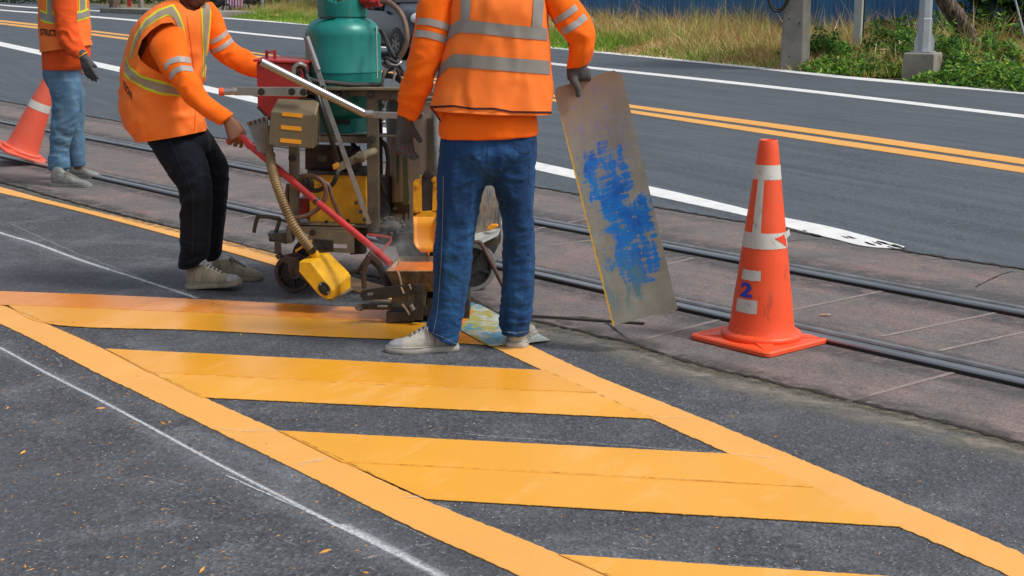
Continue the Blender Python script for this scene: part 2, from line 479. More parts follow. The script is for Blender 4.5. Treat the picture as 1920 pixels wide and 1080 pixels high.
def pline(name, px, w, z, mat, n=120, jit=0.3, kind='structure', world=False, wf=None):
    """a line of width w metres along photo-ground points"""
    A = resample(px, n) if world else smoothline(px, n)
    vs = []
    for i, a in enumerate(A):
        d = (A[min(i + 1, n - 1)] - A[max(i - 1, 0)]).normalized(); s = Vector((-d.y, d.x, 0))
        ww = w * (wf(i / (n - 1)) if wf else 1.0)
        o1 = ww / 2 * (1 + jit * 2 * MN.noise(a * 25)); o2 = ww / 2 * (1 + jit * 2 * MN.noise(a * 25 + Vector((9, 9, 9))))
        c = a + s * (ww * jit * MN.noise(a * 9 + Vector((2, 0, 4))))
        vs += [(*(c + s * o1)[:2], z), (*(c - s * o2)[:2], z)]
    mb = MB(); mb.add(vs, [(2 * i, 2 * i + 1, 2 * i + 3, 2 * i + 2) for i in range(n - 1)])
    o = up_faces(mb.build(name, mat, smooth=0)); tag(o, kind=kind); return o

def soft_mat(name, c0, c1, sc, amt, lo=.35, hi=.65):
    k = Mt(name, c0, .9, 0, .3)
    k.set('Base Color', k.ramp(k.noise(sc * 3, 4, .7), [(.35, c0), (.65, c1)]))
    k.set('Alpha', k.math('MULTIPLY', k.math('MULTIPLY', k.math('POWER', k.attr('soft'), 1.4), k.mask(k.noise(sc, 7, .72, dist=.5), lo, hi)), amt)); return k.m
M['dust_beige'] = soft_mat('dust_beige', (.22, .20, .165), (.30, .275, .23), 7, .85, .3, .6)
M['dust_brown'] = soft_mat('dust_brown', (.13, .115, .08), (.23, .20, .14), 14, .9, .4, .6)
M['dust_dark'] = soft_mat('dust_dark', (.07, .07, .07), (.11, .105, .10), 7, .8, .4, .6)
M['dust_grey'] = soft_mat('dust_grey', (.14, .14, .14), (.20, .195, .19), 9, .8, .35, .6)
M['chalk_halo'] = soft_mat('chalk_halo', (.38, .42, .46), (.48, .52, .56), 40, .38, .36, .70)
M['rail_wear'] = soft_mat('rail_wear', (.07, .072, .076), (.13, .13, .135), 11, .85, .35, .58)
M['chalk_soft'] = soft_mat('chalk_soft', (.58, .61, .65), (.70, .73, .77), 45, .9, .28, .6)
def soft_band(name, px, w, z, mat, n=200, world=False):
    A = resample(px, n) if world else smoothline(px, n); vs = []; at = []
    for i, a in enumerate(A):
        d = (A[min(i + 1, n - 1)] - A[max(i - 1, 0)]).normalized(); s_ = Vector((-d.y, d.x, 0))
        for j in range(5):
            q = a + s_ * w * (j - 2) / 4; vs.append((q.x, q.y, z)); at.append((0, .6, 1, .6, 0)[j])
    mb = MB(); mb.add(vs, [(5 * i + j, 5 * i + j + 1, 5 * i + j + 6, 5 * i + j + 5) for i in range(n - 1) for j in range(4)])
    o = mb.build(name, mat, smooth=0, fix=False); up_faces(o)
    o.data.attributes.new('soft', 'FLOAT', 'POINT').data.foreach_set('value', at); tag(o, kind='structure'); return o
mid = lambda pts, dy: [(x, y + dy) for x, y in pts]
pline('bed_edge_crack', EDGE_N, 0.022, 0.0085, M['crack'], 500, 0.9)
soft_band('dust_band', mid(EDGE_N, 5), 0.10, 0.0064, M['dust_brown'], 500)
soft_band('dust_band', mid(EDGE_N[8:], 16), 0.34, 0.0026, M['dust_beige'], 300)
soft_band('dust_band', mid(EDGE_N, -7), 0.20, 0.0068, M['dust_dark'], 400)
pline('road_edge_crack', EDGE_F, 0.035, 0.0105, M['crack'], 600, 0.8)
soft_band('dust_band', mid(EDGE_F, 5), 0.30, 0.0066, M['dust_grey'], 500)

# rails: front pair and back pair, each a running rail and a guard rail
FA, FB = G(175, 330, 0.03), G(1920, 717, 0.03)
BA, BB = G(40, 235, 0.03), G(1920, 587, 0.03)
k_ = Mt('rail_steel', (0.22, 0.24, 0.26), 0.34, 0.85)
_n = k_.noise(1.0, 5, 0.6, vec=k_.scaled((1, 30, 30), rotz=-RAILDIR))
_z = k_.mask(k_.sep()[2], 0.017, 0.024)
k_.set('Base Color', k_.mix(_z, (0.05, 0.05, 0.052), k_.ramp(_n, [(0.3, (0.20, 0.215, 0.23)), (0.7, (0.46, 0.49, 0.52))])))
k_.set('Roughness', k_.math('ADD', k_.math('MULTIPLY', k_.noise(9, 5, 0.7), 0.4), 0.15)); M['rail_steel'] = k_.m
M['rail_dark'] = simple('rail_dark', (0.055, 0.058, 0.062), 0.6, 0.5, 0.4, (0.10, 0.085, 0.075), 0.5, 14, 0.3)
M['rail_guard'] = simple('rail_guard', (0.20, 0.21, 0.225), 0.5, 0.4, 0.4, (0.10, 0.095, 0.09), 0.5, 9, 0.3)

def rail(a, b, off, w, h, name, m_top, label, groove=None):
    d = (b - a).normalized(); s = Vector((-d.y, d.x, 0))
    a = a - d * 60 + s * off; b = b + d * 6 + s * off
    a.z = b.z = 0
    r = w * 0.16
    prof = [(-w / 2, 0.0), (-w / 2, h - r)] + [(-w / 2 + r - r * math.cos(t), h - r + r * math.sin(t)) for t in (0.5, 1.0, 1.571)] + [(w / 2 - r + r * math.sin(t), h - r + r * math.cos(t)) for t in (0.3, 0.8, 1.571)] + [(w / 2, 0)]
    t = thing(name, (a + b) / 2, label, 'rail', 'tram rails set in the paved strip')
    mb = MB(); mb.rings([[p + s * x + Vector((0, 0, z)) for x, z in prof] for p in (a, b)]); mb.build('rail_head', m_top, t, 40)
    return t, a, b, s
def rail_pair(a, b, front):
    who = 'front' if front else 'rear'
    t, p, q, s = rail(a, b, 0.035, 0.060, 0.030, 'rail', M['rail_steel'], 'grooved steel tram rail nearer the painted hatching, passing beneath the cone' if front else 'grooved steel tram rail farther from the painted hatching, nearer the wide road')
    # black groove and guard lip are parts of the same rail
    g0 = 0.070; mb = MB()
    mb.prism([p + s * 0.036 + Vector((0, 0, 0.006)), q + s * 0.036 + Vector((0, 0, 0.006)), q + s * 0.088 + Vector((0, 0, 0.006)), p + s * 0.088 + Vector((0, 0, 0.006))], (0, 0, -0.01))
    mb.build('groove', M['grime'], t, 0)
    mb = MB(); w = 0.050; h = 0.022
    prof = [(0.09, 0), (0.09, h - .008), (0.098, h), (0.09 + w - .008, h), (0.09 + w, h - .01), (0.09 + w, 0)]
    mb.rings([[c + s * x + Vector((0, 0, z)) for x, z in prof] for c in (p, q)]); mb.build('guard_lip', M['rail_guard'], t, 40)
rail_pair(FA, FB, True)
rail_pair(BA, BB, False)
# worn dark strips beside the rails
M['worn_strip'] = mat_rough('worn_strip', (0.085, 0.088, 0.092), (0.16, 0.16, 0.165), 6, 0.85, 0.35, 0.6, 0.7)
for a, b, o, w in ((FA, FB, -0.06, 0.10), (BA, BB, -0.08, 0.14), (BA, BB, 0.26, 0.22), (FA, FB, 0.19, 0.10)):
    d = (b - a).normalized(); s = Vector((-d.y, d.x, 0))
    l = [(a - d * 20 + s * o), (b + d * 2 + s * o)]
    soft_band('worn_strip', l, w * 2.2, 0.0052, M['rail_wear'], 400, world=True)
# mortar joints
sidF = Vector((-rldir.y, rldir.x, 0))
def joint(pa, pb, w=0.022):
    pline('mortar_joint', [G(*pa), G(*pb)], w, 0.0062, M['mortar'], 60, 0.12, world=True)
J = [((1590, 755), (1813, 694)), ((1653, 633), (1893, 583)), ((1487, 583), (1700, 538)), ((1200, 640), (1363, 598)), ((1160, 520), (1300, 485)),
     ((1000, 432), (1100, 412)), ((430, 414), (540, 395)), ((250, 322), (335, 308)), ((290, 345), (400, 320)),
     ((1030, 462), (1240, 436)), ((1370, 535), (1500, 505)), ((1760, 660), (1920, 625)), ((160, 262), (280, 248))]
for a, b in J: joint(a, b)
for (a, b, o) in ((FA, FB, 0.52),):
    d = (b - a).normalized(); s = Vector((-d.y, d.x, 0))
# thin cracks in the bed
for pts in ([(1420, 462), (1500, 452), (1565, 449)], [(1830, 540), (1870, 520), (1900, 510)], [(980, 600), (1100, 597), (1180, 640)]):
    pline('thin_crack', pts, 0.008, 0.0072, M['crack'], 60, 0.9)

# ------------------------------------------------------------------ painted markings
def mat_paint(name, base, rough=0.45, dusty=0.4, pale=(0.80, 0.52, 0.28), wet=False):
    k = Mt(name, base, rough, 0, 0.5)
    v = k.noise(1.6, 6, 0.6, dist=0.4)
    c = k.ramp(v, [(0.3, tuple(x * 0.90 for x in base)), (0.7, base)])
    d = k.noise(0.9, 7, 0.7, vec=k.scaled((1, 1, 1), loc=(4, 8, 1)), dist=0.8)
    sm = k.noise(1.0, 5, 0.7, vec=k.scaled((9, 2.0, 1), rotz=0.5))
    c = k.mix(k.math('MULTIPLY', k.mask(k.math('ADD', k.math('MULTIPLY', d, 0.6), k.math('MULTIPLY', sm, 0.4)), 0.50, 0.66), dusty), c, pale)  # pale zones: dust plus the paint's glossy sheen put into the colour
    g = k.noise(420, 2, 0.7)
    c = k.mix(0.25, c, k.ramp(g, [(0.35, (0.28, 0.28, 0.28)), (0.65, (0.72, 0.72, 0.72))]), 'OVERLAY')
    sp = k.voro(9, out='Distance'); spc = k.voro(9, out='Color'); bw = k.n('ShaderNodeRGBToBW'); k.nt.links.new(spc, bw.inputs[0])
    c = k.mix(k.math('MULTIPLY', k.math('LESS_THAN', sp, 0.035), k.math('GREATER_THAN', bw.outputs[0], 0.62)), c, (0.30, 0.13, 0.02))
    k.set('Base Color', c)
    k.set('Roughness', k.math('ADD', k.math('MULTIPLY', d, 0.35), rough - 0.17, True))
    k.bump(k.math('ADD', k.noise(28, 4, 0.6), k.math('MULTIPLY', g, 0.5)), 0.14 if not wet else 0.08, 0.003)
    return k.m
M['paint_pale'] = mat_paint('paint_pale', (0.86, 0.42, 0.095), 0.5, 0.45, (0.90, 0.50, 0.19))
M['paint_yel'] = mat_paint('paint_yel', (0.86, 0.405, 0.045), 0.38, 0.7, (0.92, 0.52, 0.2))
M['paint_deep'] = mat_paint('paint_deep', (0.85, 0.375, 0.022), 0.30, 0.75, (0.88, 0.46, 0.16), True)
M['paint_fresh'] = mat_paint('paint_fresh', (0.80, 0.27, 0.022), 0.24, 0.75, (0.86, 0.42, 0.18), True)
M['paint_line'] = mat_paint('paint_line', (0.78, 0.38, 0.075), 0.6, 0.3)
def mat_white(name, wear):
    k = Mt(name, (0.72, 0.73, 0.72), 0.6)
    k.set('Base Color', k.ramp(k.noise(6, 8, 0.75), [(0.3, (0.60, 0.61, 0.60)), (0.6, (0.78, 0.79, 0.78))]))
    if wear:
        k.set('Alpha', k.attr('keep'))
    k.bump(k.noise(150, 3, 0.7), 0.2, 0.003)
    return k.m
M['paint_white'] = mat_white('paint_white', False)

border_up = [(-40, 340), (97, 378), (337, 433), (520, 479), (655, 520), (740, 544), (865, 587), (985, 645)]
border_lo = [(-40, 354), (72, 379), (337, 448), (518, 500), (665, 546), (740, 566), (861, 615), (920, 650)]
ribbon('yellow_edge_line', border_up, border_lo, 0.0062, M['paint_pale'], 200, 0.006, 0.003)
ribbon('yellow_border', [(985, 645), (1125, 709), (1230, 751), (1320, 787), (1475, 852), (1660, 930), (1760, 972), (1920, 1041), (2100, 1122)], [(920, 650), (1020, 697), (1222, 787), (1373, 855), (1530, 923), (1690, 991), (1890, 1080), (2030, 1145)], 0.0036, M['paint_pale'], 240, 0.0025, 0.005)
ribbon('yellow_border', [(-60, 545), (0, 571), (85, 607), (197, 657), (385, 748), (530, 813), (780, 932), (1057, 1045), (1290, 1150)], [(-110, 560), (0, 608), (67, 640), (165, 692), (305, 760), (542, 876), (780, 994), (971, 1080), (1120, 1150)], 0.0036, M['paint_pale'], 260, 0.0025, 0.005)
# hatch bars, each laid in two passes of the machine
ribbon('hatch_bar', [(-60, 546), (0, 548), (347, 562), (640, 577), (735, 582)], [(-60, 573), (43, 575), (347, 587), (640, 601), (735, 606)], 0.0068, M['paint_fresh'], 160, 0.002, 0.004)
ribbon('hatch_bar', [(-40, 570), (43, 573), (347, 586), (640, 600), (865, 609), (880, 609)], [(10, 571), (76, 606), (380, 621), (640, 634), (745, 638), (922, 649)], 0.0056, M['paint_deep'], 200, 0.002, 0.004)
ribbon('hatch_bar', [(197, 656), (1023, 697)], [(279, 700), (1118, 739)], 0.0062, M['paint_deep'], 200, 0.002, 0.004)
ribbon('hatch_bar', [(277, 698), (1118, 738)], [(377, 747), (1222, 787)], 0.0050, M['paint_yel'], 200, 0.002, 0.0045)
ribbon('hatch_bar', [(521, 810), (1373, 854)], [(642, 870), (1525, 917)], 0.0062, M['paint_yel'], 200, 0.002, 0.004)
ribbon('hatch_bar', [(640, 867), (1525, 916)], [(799, 938), (1690, 990)], 0.0050, M['paint_yel'], 200, 0.002, 0.0045)
ribbon('hatch_bar', [(1047, 1043), (1980, 1105)], [(1173, 1098), (2120, 1160)], 0.0062, M['paint_yel'], 200, 0.002, 0.004)
ribbon('hatch_bar', [(846, 606), (866, 624), (918, 648)], [(846, 641), (880, 645), (919, 649.5)], 0.0066, M['paint_fresh'], 40, 0.001, 0.001)
# hairline seams where passes meet
M['seam'] = mat_rough('seam', (0.26, 0.11, 0.015), (0.50, 0.22, 0.03), 30, 0.9, 0.42, 0.58)
for pts in ([(0, 571), (85, 607), (197, 657), (287, 701), (385, 748)], [(530, 813), (652, 870), (780, 932)], [(1057, 1045), (1140, 1082), (1200, 1108)], [(60, 576), (347, 588), (640, 602), (700, 604)],
            [(287, 701), (780, 727), (1118, 739)], [(652, 870), (1100, 893), (1525, 917)], [(1023, 697), (1130, 745), (1222, 786)]):
    pline('paint_seam', pts, 0.003, 0.0078, M['seam'], 250, 0.9)
pline('paint_seam', [(85, 606), (143, 607)], 0.004, 0.0078, M['seam'], 30, 0.9)

# road lines on the far carriageway
ribbon('white_road_line', [(-60, 66), (0, 79), (430, 172), (1000, 305), (1280, 366), (1465, 410), (1563, 430), (1613, 443), (1697, 466)],
       [(-60, 73), (0, 87), (430, 183), (1000, 320), (1280, 382), (1395, 407), (1480, 430), (1563, 451), (1637, 467), (1690, 470)], 0.0125, M['paint_white'], 500, 0.004, 0.008)
ribbon('yellow_road_line', [(-60, 32), (0, 38), (250, 67), (1190, 199), (1500, 240), (1920, 300), (2100, 327)], [(-60, 34), (0, 41), (250, 70), (1190, 205), (1500, 249), (1920, 311), (2100, 339)], 0.0125, M['paint_line'], 300, 0.004, 0.003)
ribbon('yellow_road_line', [(-60, 37), (0, 43), (250, 73), (1190, 209), (1500, 254), (1920, 316), (2100, 344)], [(-60, 39), (0, 46), (250, 77), (1190, 215), (1500, 263), (1920, 327), (2100, 356)], 0.0125, M['paint_line'], 300, 0.004, 0.003)
ribbon('white_road_line', [(-60, 12), (0, 18), (250, 37), (430, 58), (1030, 118), (1500, 168), (1920, 217), (2100, 238)], [(-60, 14), (0, 20), (250, 40), (430, 61), (1030, 122), (1500, 173), (1920, 223), (2100, 245)], 0.0125, M['paint_white'], 300, 0.004, 0.003)
ribbon('white_road_line', [(-40, 5), (60, 13), (230, 22), (430, 34), (640, 50), (1030, 88), (1400, 124), (1600, 145), (1920, 172), (2100, 188)], [(-40, 6), (60, 15), (230, 24), (430, 36), (640, 53), (1030, 91), (1400, 128), (1600, 150), (1920, 178), (2100, 195)], 0.0125, M['paint_white'], 300, 0.004, 0.003)
# chipped dark flecks at the tapered end of the near white line
_mb = MB()
for i in range(13):
    t = random.random() ** 0.5; x = 1480 + 210 * t; y = 433 + 36 * t + random.uniform(-5, 3)
    c = G(x, y); a = random.uniform(0.012, 0.04); n = 10; dr = G(x + 5, y + 1.6) - c; dr.normalize(); pr = Vector((-dr.y, dr.x, 0))
    pts = [c + dr * math.cos(q) * a * 2.4 * random.uniform(0.5, 1.2) + pr * math.sin(q) * a * .6 * random.uniform(0.3, 1.3) + Vector((0, 0, 0.0138)) for q in [j * 2 * math.pi / n for j in range(n)]]
    _mb.add(pts, [tuple(range(n))])
tag(_mb.build('paint_chips', M['crack'], smooth=0), kind='stuff')

# ------------------------------------------------------------------ chalk lines and litter
pline('chalk_line', [(-30, 424), (0, 437), (60, 455), (150, 488), (270, 527), (370, 560)], 0.016, 0.003, M['chalk'], 260, 0.5)
pline('chalk_line', [(-30, 638), (0, 653), (90, 702), (175, 745), (300, 812), (410, 872), (485, 911), (625, 982), (830, 1084)], 0.0075, 0.003, M['chalk'], 900, 0.25)
pline('chalk_line', [(425, 893), (520, 936), (600, 972), (700, 1022)], 0.007, 0.0032, M['chalk'], 300, 0.5)
soft_band('chalk_dust', [(300, 810), (420, 880), (560, 950), (700, 1022), (850, 1095)], 0.20, 0.0020, M['chalk_halo'], 300)
soft_band('chalk_dust', [(-30, 642), (150, 730), (330, 840), (430, 890)], 0.10, 0.0020, M['chalk_halo'], 300)
soft_band('chalk_dust', [(-30, 426), (150, 490), (280, 534), (370, 560)], 0.16, 0.0020, M['chalk_halo'], 300)
soft_band('chalk_dust', [(340, 800), (450, 850), (560, 905)], 0.14, 0.0019, M['chalk_halo'], 200)
for pts, w in (([(0, 418), (230, 419)], .01), ([(0, 474), (480, 495)], .012), ([(50, 515), (250, 523), (520, 537)], .01), ([(30, 451), (380, 462)], .009), ([(20, 420), (130, 470), (260, 520)], .02),
               ([(680, 1050), (740, 1035), (810, 1020)], .012), ([(525, 1010), (560, 1028)], .007), ([(435, 1012), (475, 1028)], .005), ([(100, 668), (112, 680), (114, 690)], .012),
               ([(50, 1030), (90, 1036)], .006), ([(400, 930), (440, 950)], .006), ([(0, 738), (25, 748)], .006), ([(700, 975), (745, 985), (800, 1010)], .01), ([(275, 895), (350, 912)], .01),
               ([(1150, 1020), (1180, 1028), (1215, 1034)], .012), ([(820, 945), (880, 975), (1050, 1043)], .014)):
    pline('chalk_line', pts, w * 0.8, 0.0034, M['chalk_faint'] if w < .02 else M['chalk_faint'], 80, 0.6)
for pts in ([(197, 657), (1023, 696)], [(590, 631), (100, 610)], [(1057, 1044), (1500, 1071)], [(850, 815), (1373, 853)]):
    pline('chalk_line', mid(pts, -1.5), 0.012, 0.0030, M['chalk_faint'], 300, 0.5)
soft_band('chalk_dust', [(-30, 638), (0, 653), (90, 702), (175, 745), (300, 812), (410, 872), (485, 911), (625, 982), (830, 1084)], 0.026, 0.0027, M['chalk_soft'], 500)
soft_band('chalk_dust', [(-30, 424), (0, 437), (60, 455), (150, 488), (270, 527), (370, 560)], 0.045, 0.0027, M['chalk_soft'], 300)
soft_band('chalk_dust', [(640, 985), (730, 1030), (850, 1095)], 0.05, 0.0028, M['chalk_soft'], 200)
# faint dust smears across the fresh paint
for pts, w in (([(405, 806), (460, 810), (525, 812)], .02), ([(560, 875), (620, 862)], .03), ([(1360, 854), (1445, 862)], .012), ([(1225, 785), (1290, 787)], .012), ([(760, 935), (790, 936)], .02)):
    pline('dust_smear', pts, w, 0.0076, M['chalk_faint'], 60, 0.5)

# crumbs of orange paint scattered over the near asphalt
def crumbs():
    mb = MB()
    for i in range(520):
        x = random.gauss(250, 260) if i % 3 else random.uniform(0, 1900); y = random.uniform(660, 1085) if i % 3 else random.uniform(600, 1080)
        if x < -10: x = -x
        c = G(x, y); a = random.uniform(0.0012, 0.0042) * (2.6 if random.random() < 0.06 else 1); th = random.uniform(0, 3.1); q = Vector((math.cos(th), math.sin(th), 0)); r = Vector((-q.y, q.x, 0)); h = a * 0.5
        z0 = Vector((0, 0, 0.001)); z1 = Vector((0, 0, 0.001 + h))
        l = a * random.uniform(1, 2.4)
        vs = [c + q * l + z0, c + r * a * .6 + z0, c - q * l + z0, c - r * a * .5 + z0, c + q * l * .5 + z1, c - q * l * .4 + z1]
        mb.add(vs, [(0, 1, 4), (1, 5, 4), (1, 2, 5), (2, 3, 5), (3, 4, 5), (3, 0, 4)])
    tag(mb.build('paint_crumbs', simple('crumb', (0.66, 0.30, 0.06), 0.7, 0, 0.3), smooth=0), 'dry orange paint crumbs scattered over the near asphalt', kind='stuff')
    mb = MB()
    for i in range(900):
        x = random.uniform(-20, 1940); y = random.uniform(440, 1085)
        if random.random() < 0.5: y = random.uniform(700, 1085)
        c = G(x, y); a = random.uniform(0.0012, 0.0035); 
        pts = [c + Vector((math.cos(j * 1.26 + i) * a * random.uniform(.6, 1.3), math.sin(j * 1.26 + i) * a, 0.0015)) for j in range(5)]
        mb.add(pts + [c + Vector((0, 0, 0.0015 + a * .7))], [(j, (j + 1) % 5, 5) for j in range(5)])
    tag(mb.build('grit', simple('grit', (0.45, 0.43, 0.40), 0.8, 0, 0.4), smooth=0), 'pale grit scattered over the asphalt', kind='stuff')
crumbs()
# cigarette butt on the tram bed
a, b = G(1538, 590, 0.012), G(1557, 590, 0.012)
t = thing('cigarette_butt', (a + b) / 2, 'tan cigarette butt lying on the paved strip between the rails', 'cigarette butt')
MB().cyl(a, a.lerp(b, .75), 0.0045, seg=12).build('filter', simple('tan', (0.50, 0.30, 0.16), 0.8), t)
MB().cyl(a.lerp(b, .75), b, 0.0044, seg=12).build('paper_end', simple('pap', (0.55, 0.5, 0.42), 0.8), t)
# ================================================================== TRAFFIC CONES
def mat_cone():
    k = Mt('cone_plastic', (0.86, 0.085, 0.022), 0.42, 0, 0.5)
    d = k.noise(3.5, 8, 0.72, dist=0.5)
    c = k.mix(k.mask(d, 0.50, 0.85), (0.86, 0.088, 0.022), (0.62, 0.13, 0.07))
    s = k.noise(1.0, 5, 0.7, vec=k.scaled((16, 16, 5)))
    c = k.mix(k.math('MULTIPLY', k.mask(s, 0.58, 0.70), 0.7), c, (0.20, 0.06, 0.04))
    k.set('Base Color', c); k.set('Roughness', k.math('ADD', k.math('MULTIPLY', d, 0.35), 0.24))
    k.bump(k.noise(70, 4, 0.6), 0.08, 0.003)
    return k.m
M['cone'] = mat_cone()
def mat_cone_faded():
    k = Mt('cone_faded', (0.72, 0.12, 0.07), 0.55)
    d = k.noise(3.5, 8, 0.72, dist=0.5)
    k.set('Base Color', k.mix(k.mask(d, 0.45, 0.75), (0.74, 0.10, 0.05), (0.55, 0.17, 0.11)))
    k.bump(k.noise(70, 4, 0.6), 0.08, 0.003); return k.m
M['cone_faded'] = mat_cone_faded()
def mat_tape(name, base, dirty):
    k = Mt(name, base, 0.45)
    s = k.noise(18, 6, 0.75, dist=0.6)
    k.set('Base Color', k.mix(k.mask(s, 0.58, 0.72), k.ramp(k.noise(7, 4, .6), [(0.3, tuple(x * 0.85 for x in base)), (0.7, base)]), dirty)); k.bump(k.noise(200, 2, .6), .1, .001)
    return k.m
M['cone_tape'] = mat_tape('cone_tape', (0.62, 0.61, 0.56), (0.25, 0.19, 0.14))
M['red_flap'] = simple('red_flap', (0.80, 0.05, 0.015), 0.45, 0, 0.1)
M['marker_blue'] = simple('marker_blue', (0.015, 0.05, 0.42), 0.5, 0, 0.2)

def cone_r(z):      # outer radius of the cone body at height z
    return 0.0385 + (0.1415 - 0.0385) * (0.868 - z) / (0.868 - 0.045)
def cone_patch(mb, z0, z1, a0, a1, off=0.0012, n=24, m=6, skew=0.0, edge=0.0):
    """a sheet lying on the cone; a = angle from the side facing -Y, clockwise from above positive to +X"""
    vs = []
    for i in range(m + 1):
        z = z0 + (z1 - z0) * i / m
        for j in range(n + 1):
            a = a0 + (a1 - a0) * j / n + skew * i / m
            r = cone_r(z) + off + 0.0006 * MN.noise(Vector((a * 3, z * 30, 1)))
            zz = z + (edge * MN.noise(Vector((a * 12, i, 3))) if i in (0, m) else 0)
            vs.append(Vector((r * math.sin(a), -r * math.cos(a), zz)))
    fs = [(i * (n + 1) + j, i * (n + 1) + j + 1, (i + 1) * (n + 1) + j + 1, (i + 1) * (n + 1) + j) for i in range(m) for j in range(n)]
    mb.add(vs, fs)
def build_cone(name, loc, rot, label, mat, tape, detail):
    t = thing(name, (0, 0, 0), label, 'traffic cone', 'orange traffic cones')
    t.location = loc; t.rotation_euler = rot
    def put(o):
        o.parent = t; o.matrix_parent_inverse = Matrix.Identity(4); return o
    # moulded base: square plate with rounded corners and raised ribs
    mb = MB()
    hs = 0.222; r = 0.03
    def sq(h, z, rr):
        pts = []
        for cx, cy, a0 in ((1, 1, 0), (-1, 1, 90), (-1, -1, 180), (1, -1, 270)):
            for k in range(6):
                a = math.radians(a0 + 18 * k); pts.append(Vector((cx * (h - rr) + rr * math.cos(a), cy * (h - rr) + rr * math.sin(a), z)))
        return pts
    mb.rings([sq(hs - .004, 0.0, r), sq(hs, 0.004, r), sq(hs, 0.018, r), sq(hs - .006, 0.024, r), sq(hs - .022, 0.024, r * .8), sq(hs - .027, 0.020, r * .7), sq(0.13, 0.024, r)], cap=True)
    put(mb.build('base_plate', mat, smooth=40))
    mb = MB()
    for k in range(4):
        mb = MB()
        a = math.radians(45 + 90 * k); d = Vector((math.cos(a), math.sin(a), 0)); 
        p0 = d * 0.155 + Vector((0, 0, 0.030)); p1 = d * 0.262 + Vector((0, 0, 0.0205))
        s = Vector((-d.y, d.x, 0)) * 0.016
        mb.add([p0 + s * 2.6, p0 - s * 2.6, p1 - s * .4, p1 + s * .4, p0 + s * 2.6 - Vector((0, 0, .014)), p0 - s * 2.6 - Vector((0, 0, .014)), p1 - s * .4 - Vector((0, 0, .006)), p1 + s * .4 - Vector((0, 0, .006))], [(0, 3, 2, 1), (0, 1, 5, 4), (1, 2, 6, 5), (2, 3, 7, 6), (3, 0, 4, 7)])
        put(mb.build('base_rib', mat, smooth=30))
    mb = MB()
    prof = [(0.166, 0.018), (0.172, 0.024), (0.173, 0.036), (0.168, 0.044), (0.155, 0.047), (0.1455, 0.050), (0.1425, 0.058)]
    prof += [(cone_r(z) + 0.0006 * math.sin(z * 40), z) for z in [0.07 + 0.04 * i for i in range(20)]]
    prof += [(0.0395, 0.860), (0.037, 0.867), (0.033, 0.868), (0.030, 0.864), (0.031, 0.80)]
    mb.lathe(prof, (0, 0, 0), seg=72, cap=False)
    put(mb.build('cone_body', mat, smooth=50))
    mb = MB()
    for z0, z1 in ((0.704, 0.765), (0.416, 0.482)):
        mb = MB(); cone_patch(mb, z0, z1, -math.pi, math.pi, 0.0012, 80, edge=0.004); put(mb.build('reflective_band', tape, smooth=50))
    if detail:
        mb = MB(); cone_patch(mb, 0.480, 0.706, -0.84, -0.38, 0.0018, 6, 20, 0.0); put(mb.build('vertical_tape', tape, smooth=50))
        # two separate stickers
        a = MB(); cone_patch(a, 0.282, 0.325, -1.12, -0.28, 0.0014, 10, 3, edge=.004); put(a.build('sticker', tape, smooth=50))
        a = MB(); cone_patch(a, 0.143, 0.200, -1.20, -0.35, 0.0014, 10, 3, edge=.004); put(a.build('sticker', tape, smooth=50))
        # the torn orange arrow-shaped gap in the middle band
        vs = []; n = 10
        for i in range(n + 1):
            u = i / n; aa = 0.28 + 0.80 * u
            for z in (0.461 + 0.019 * u, 0.461 - 0.044 * u):
                r_ = cone_r(z) + 0.0026; vs.append(Vector((r_ * math.sin(aa), -r_ * math.cos(aa), z)))
        a = MB(); a.add(vs, [(2 * i, 2 * i + 1, 2 * i + 3, 2 * i + 2) for i in range(n)]); put(a.build('torn_gap', M['red_flap'], smooth=0))
        a = MB(); v2 = []
        for aa, z, o in ((.85, 0.478, .003), (1.2, 0.495, .016), (1.25, 0.470, .018), (1.0, 0.452, .004)):
            r_ = cone_r(z) + o; v2.append(Vector((r_ * math.sin(aa), -r_ * math.cos(aa), z)))
        a.add(v2, [(0, 1, 2, 3)]); put(a.build('peeled_tape', M['cone_tape'], smooth=0))
        # the blue figure 2
        cu = bpy.data.curves.new('digit', 'FONT'); cu.body = '2'; cu.size = 1.0; cu.offset = 0.045; cu.resolution_u = 6
        to = bpy.data.objects.new('digit_tmp', cu); COL.objects.link(to)
        me = bpy.data.meshes.new_from_object(to.evaluated_get(bpy.context.evaluated_depsgraph_get())); bpy.data.objects.remove(to)
        bm = bmesh.new(); bm.from_mesh(me); bmesh.ops.triangulate(bm, faces=bm.faces); bmesh.ops.subdivide_edges(bm, edges=[e for e in bm.edges if e.calc_length() > .12], cuts=4); bmesh.ops.triangulate(bm, faces=bm.faces); bm.to_mesh(me); bm.free()
        xs = [v.co.x for v in me.vertices]; ys = [v.co.y for v in me.vertices]
        x0, x1, y0, y1 = min(xs), max(xs), min(ys), max(ys)
        for v in me.vertices:
            u = (v.co.x - x0) / (x1 - x0); w = (v.co.y - y0) / (y1 - y0)
            z = 0.209 + 0.063 * w; aa = -1.08 + 0.52 * u; r_ = cone_r(z) + 0.0026
            v.co = Vector((r_ * math.sin(aa), -r_ * math.cos(aa), z))
        me.name = 'number_two'; put(link_mesh(me, 'number_two', M['marker_blue']))
    return t
cg = G(1427, 640)
build_cone('traffic_cone', (cg.x, cg.y, 0.0045), (0, 0, math.radians(40)), 'upright orange cone with white tape bands and a blue number 2', M['cone'], M['cone_tape'], True)
# number and stickers should face the viewer whatever the base does: turn only the details
for o in list(bpy.data.objects):
    if o.parent and o.parent.name == 'traffic_cone' and o.name.split('.')[0] not in ('base_plate', 'base_rib', 'cone_body'):
        o.matrix_parent_inverse = Matrix.Rotation(math.radians(-40), 4, 'Z')
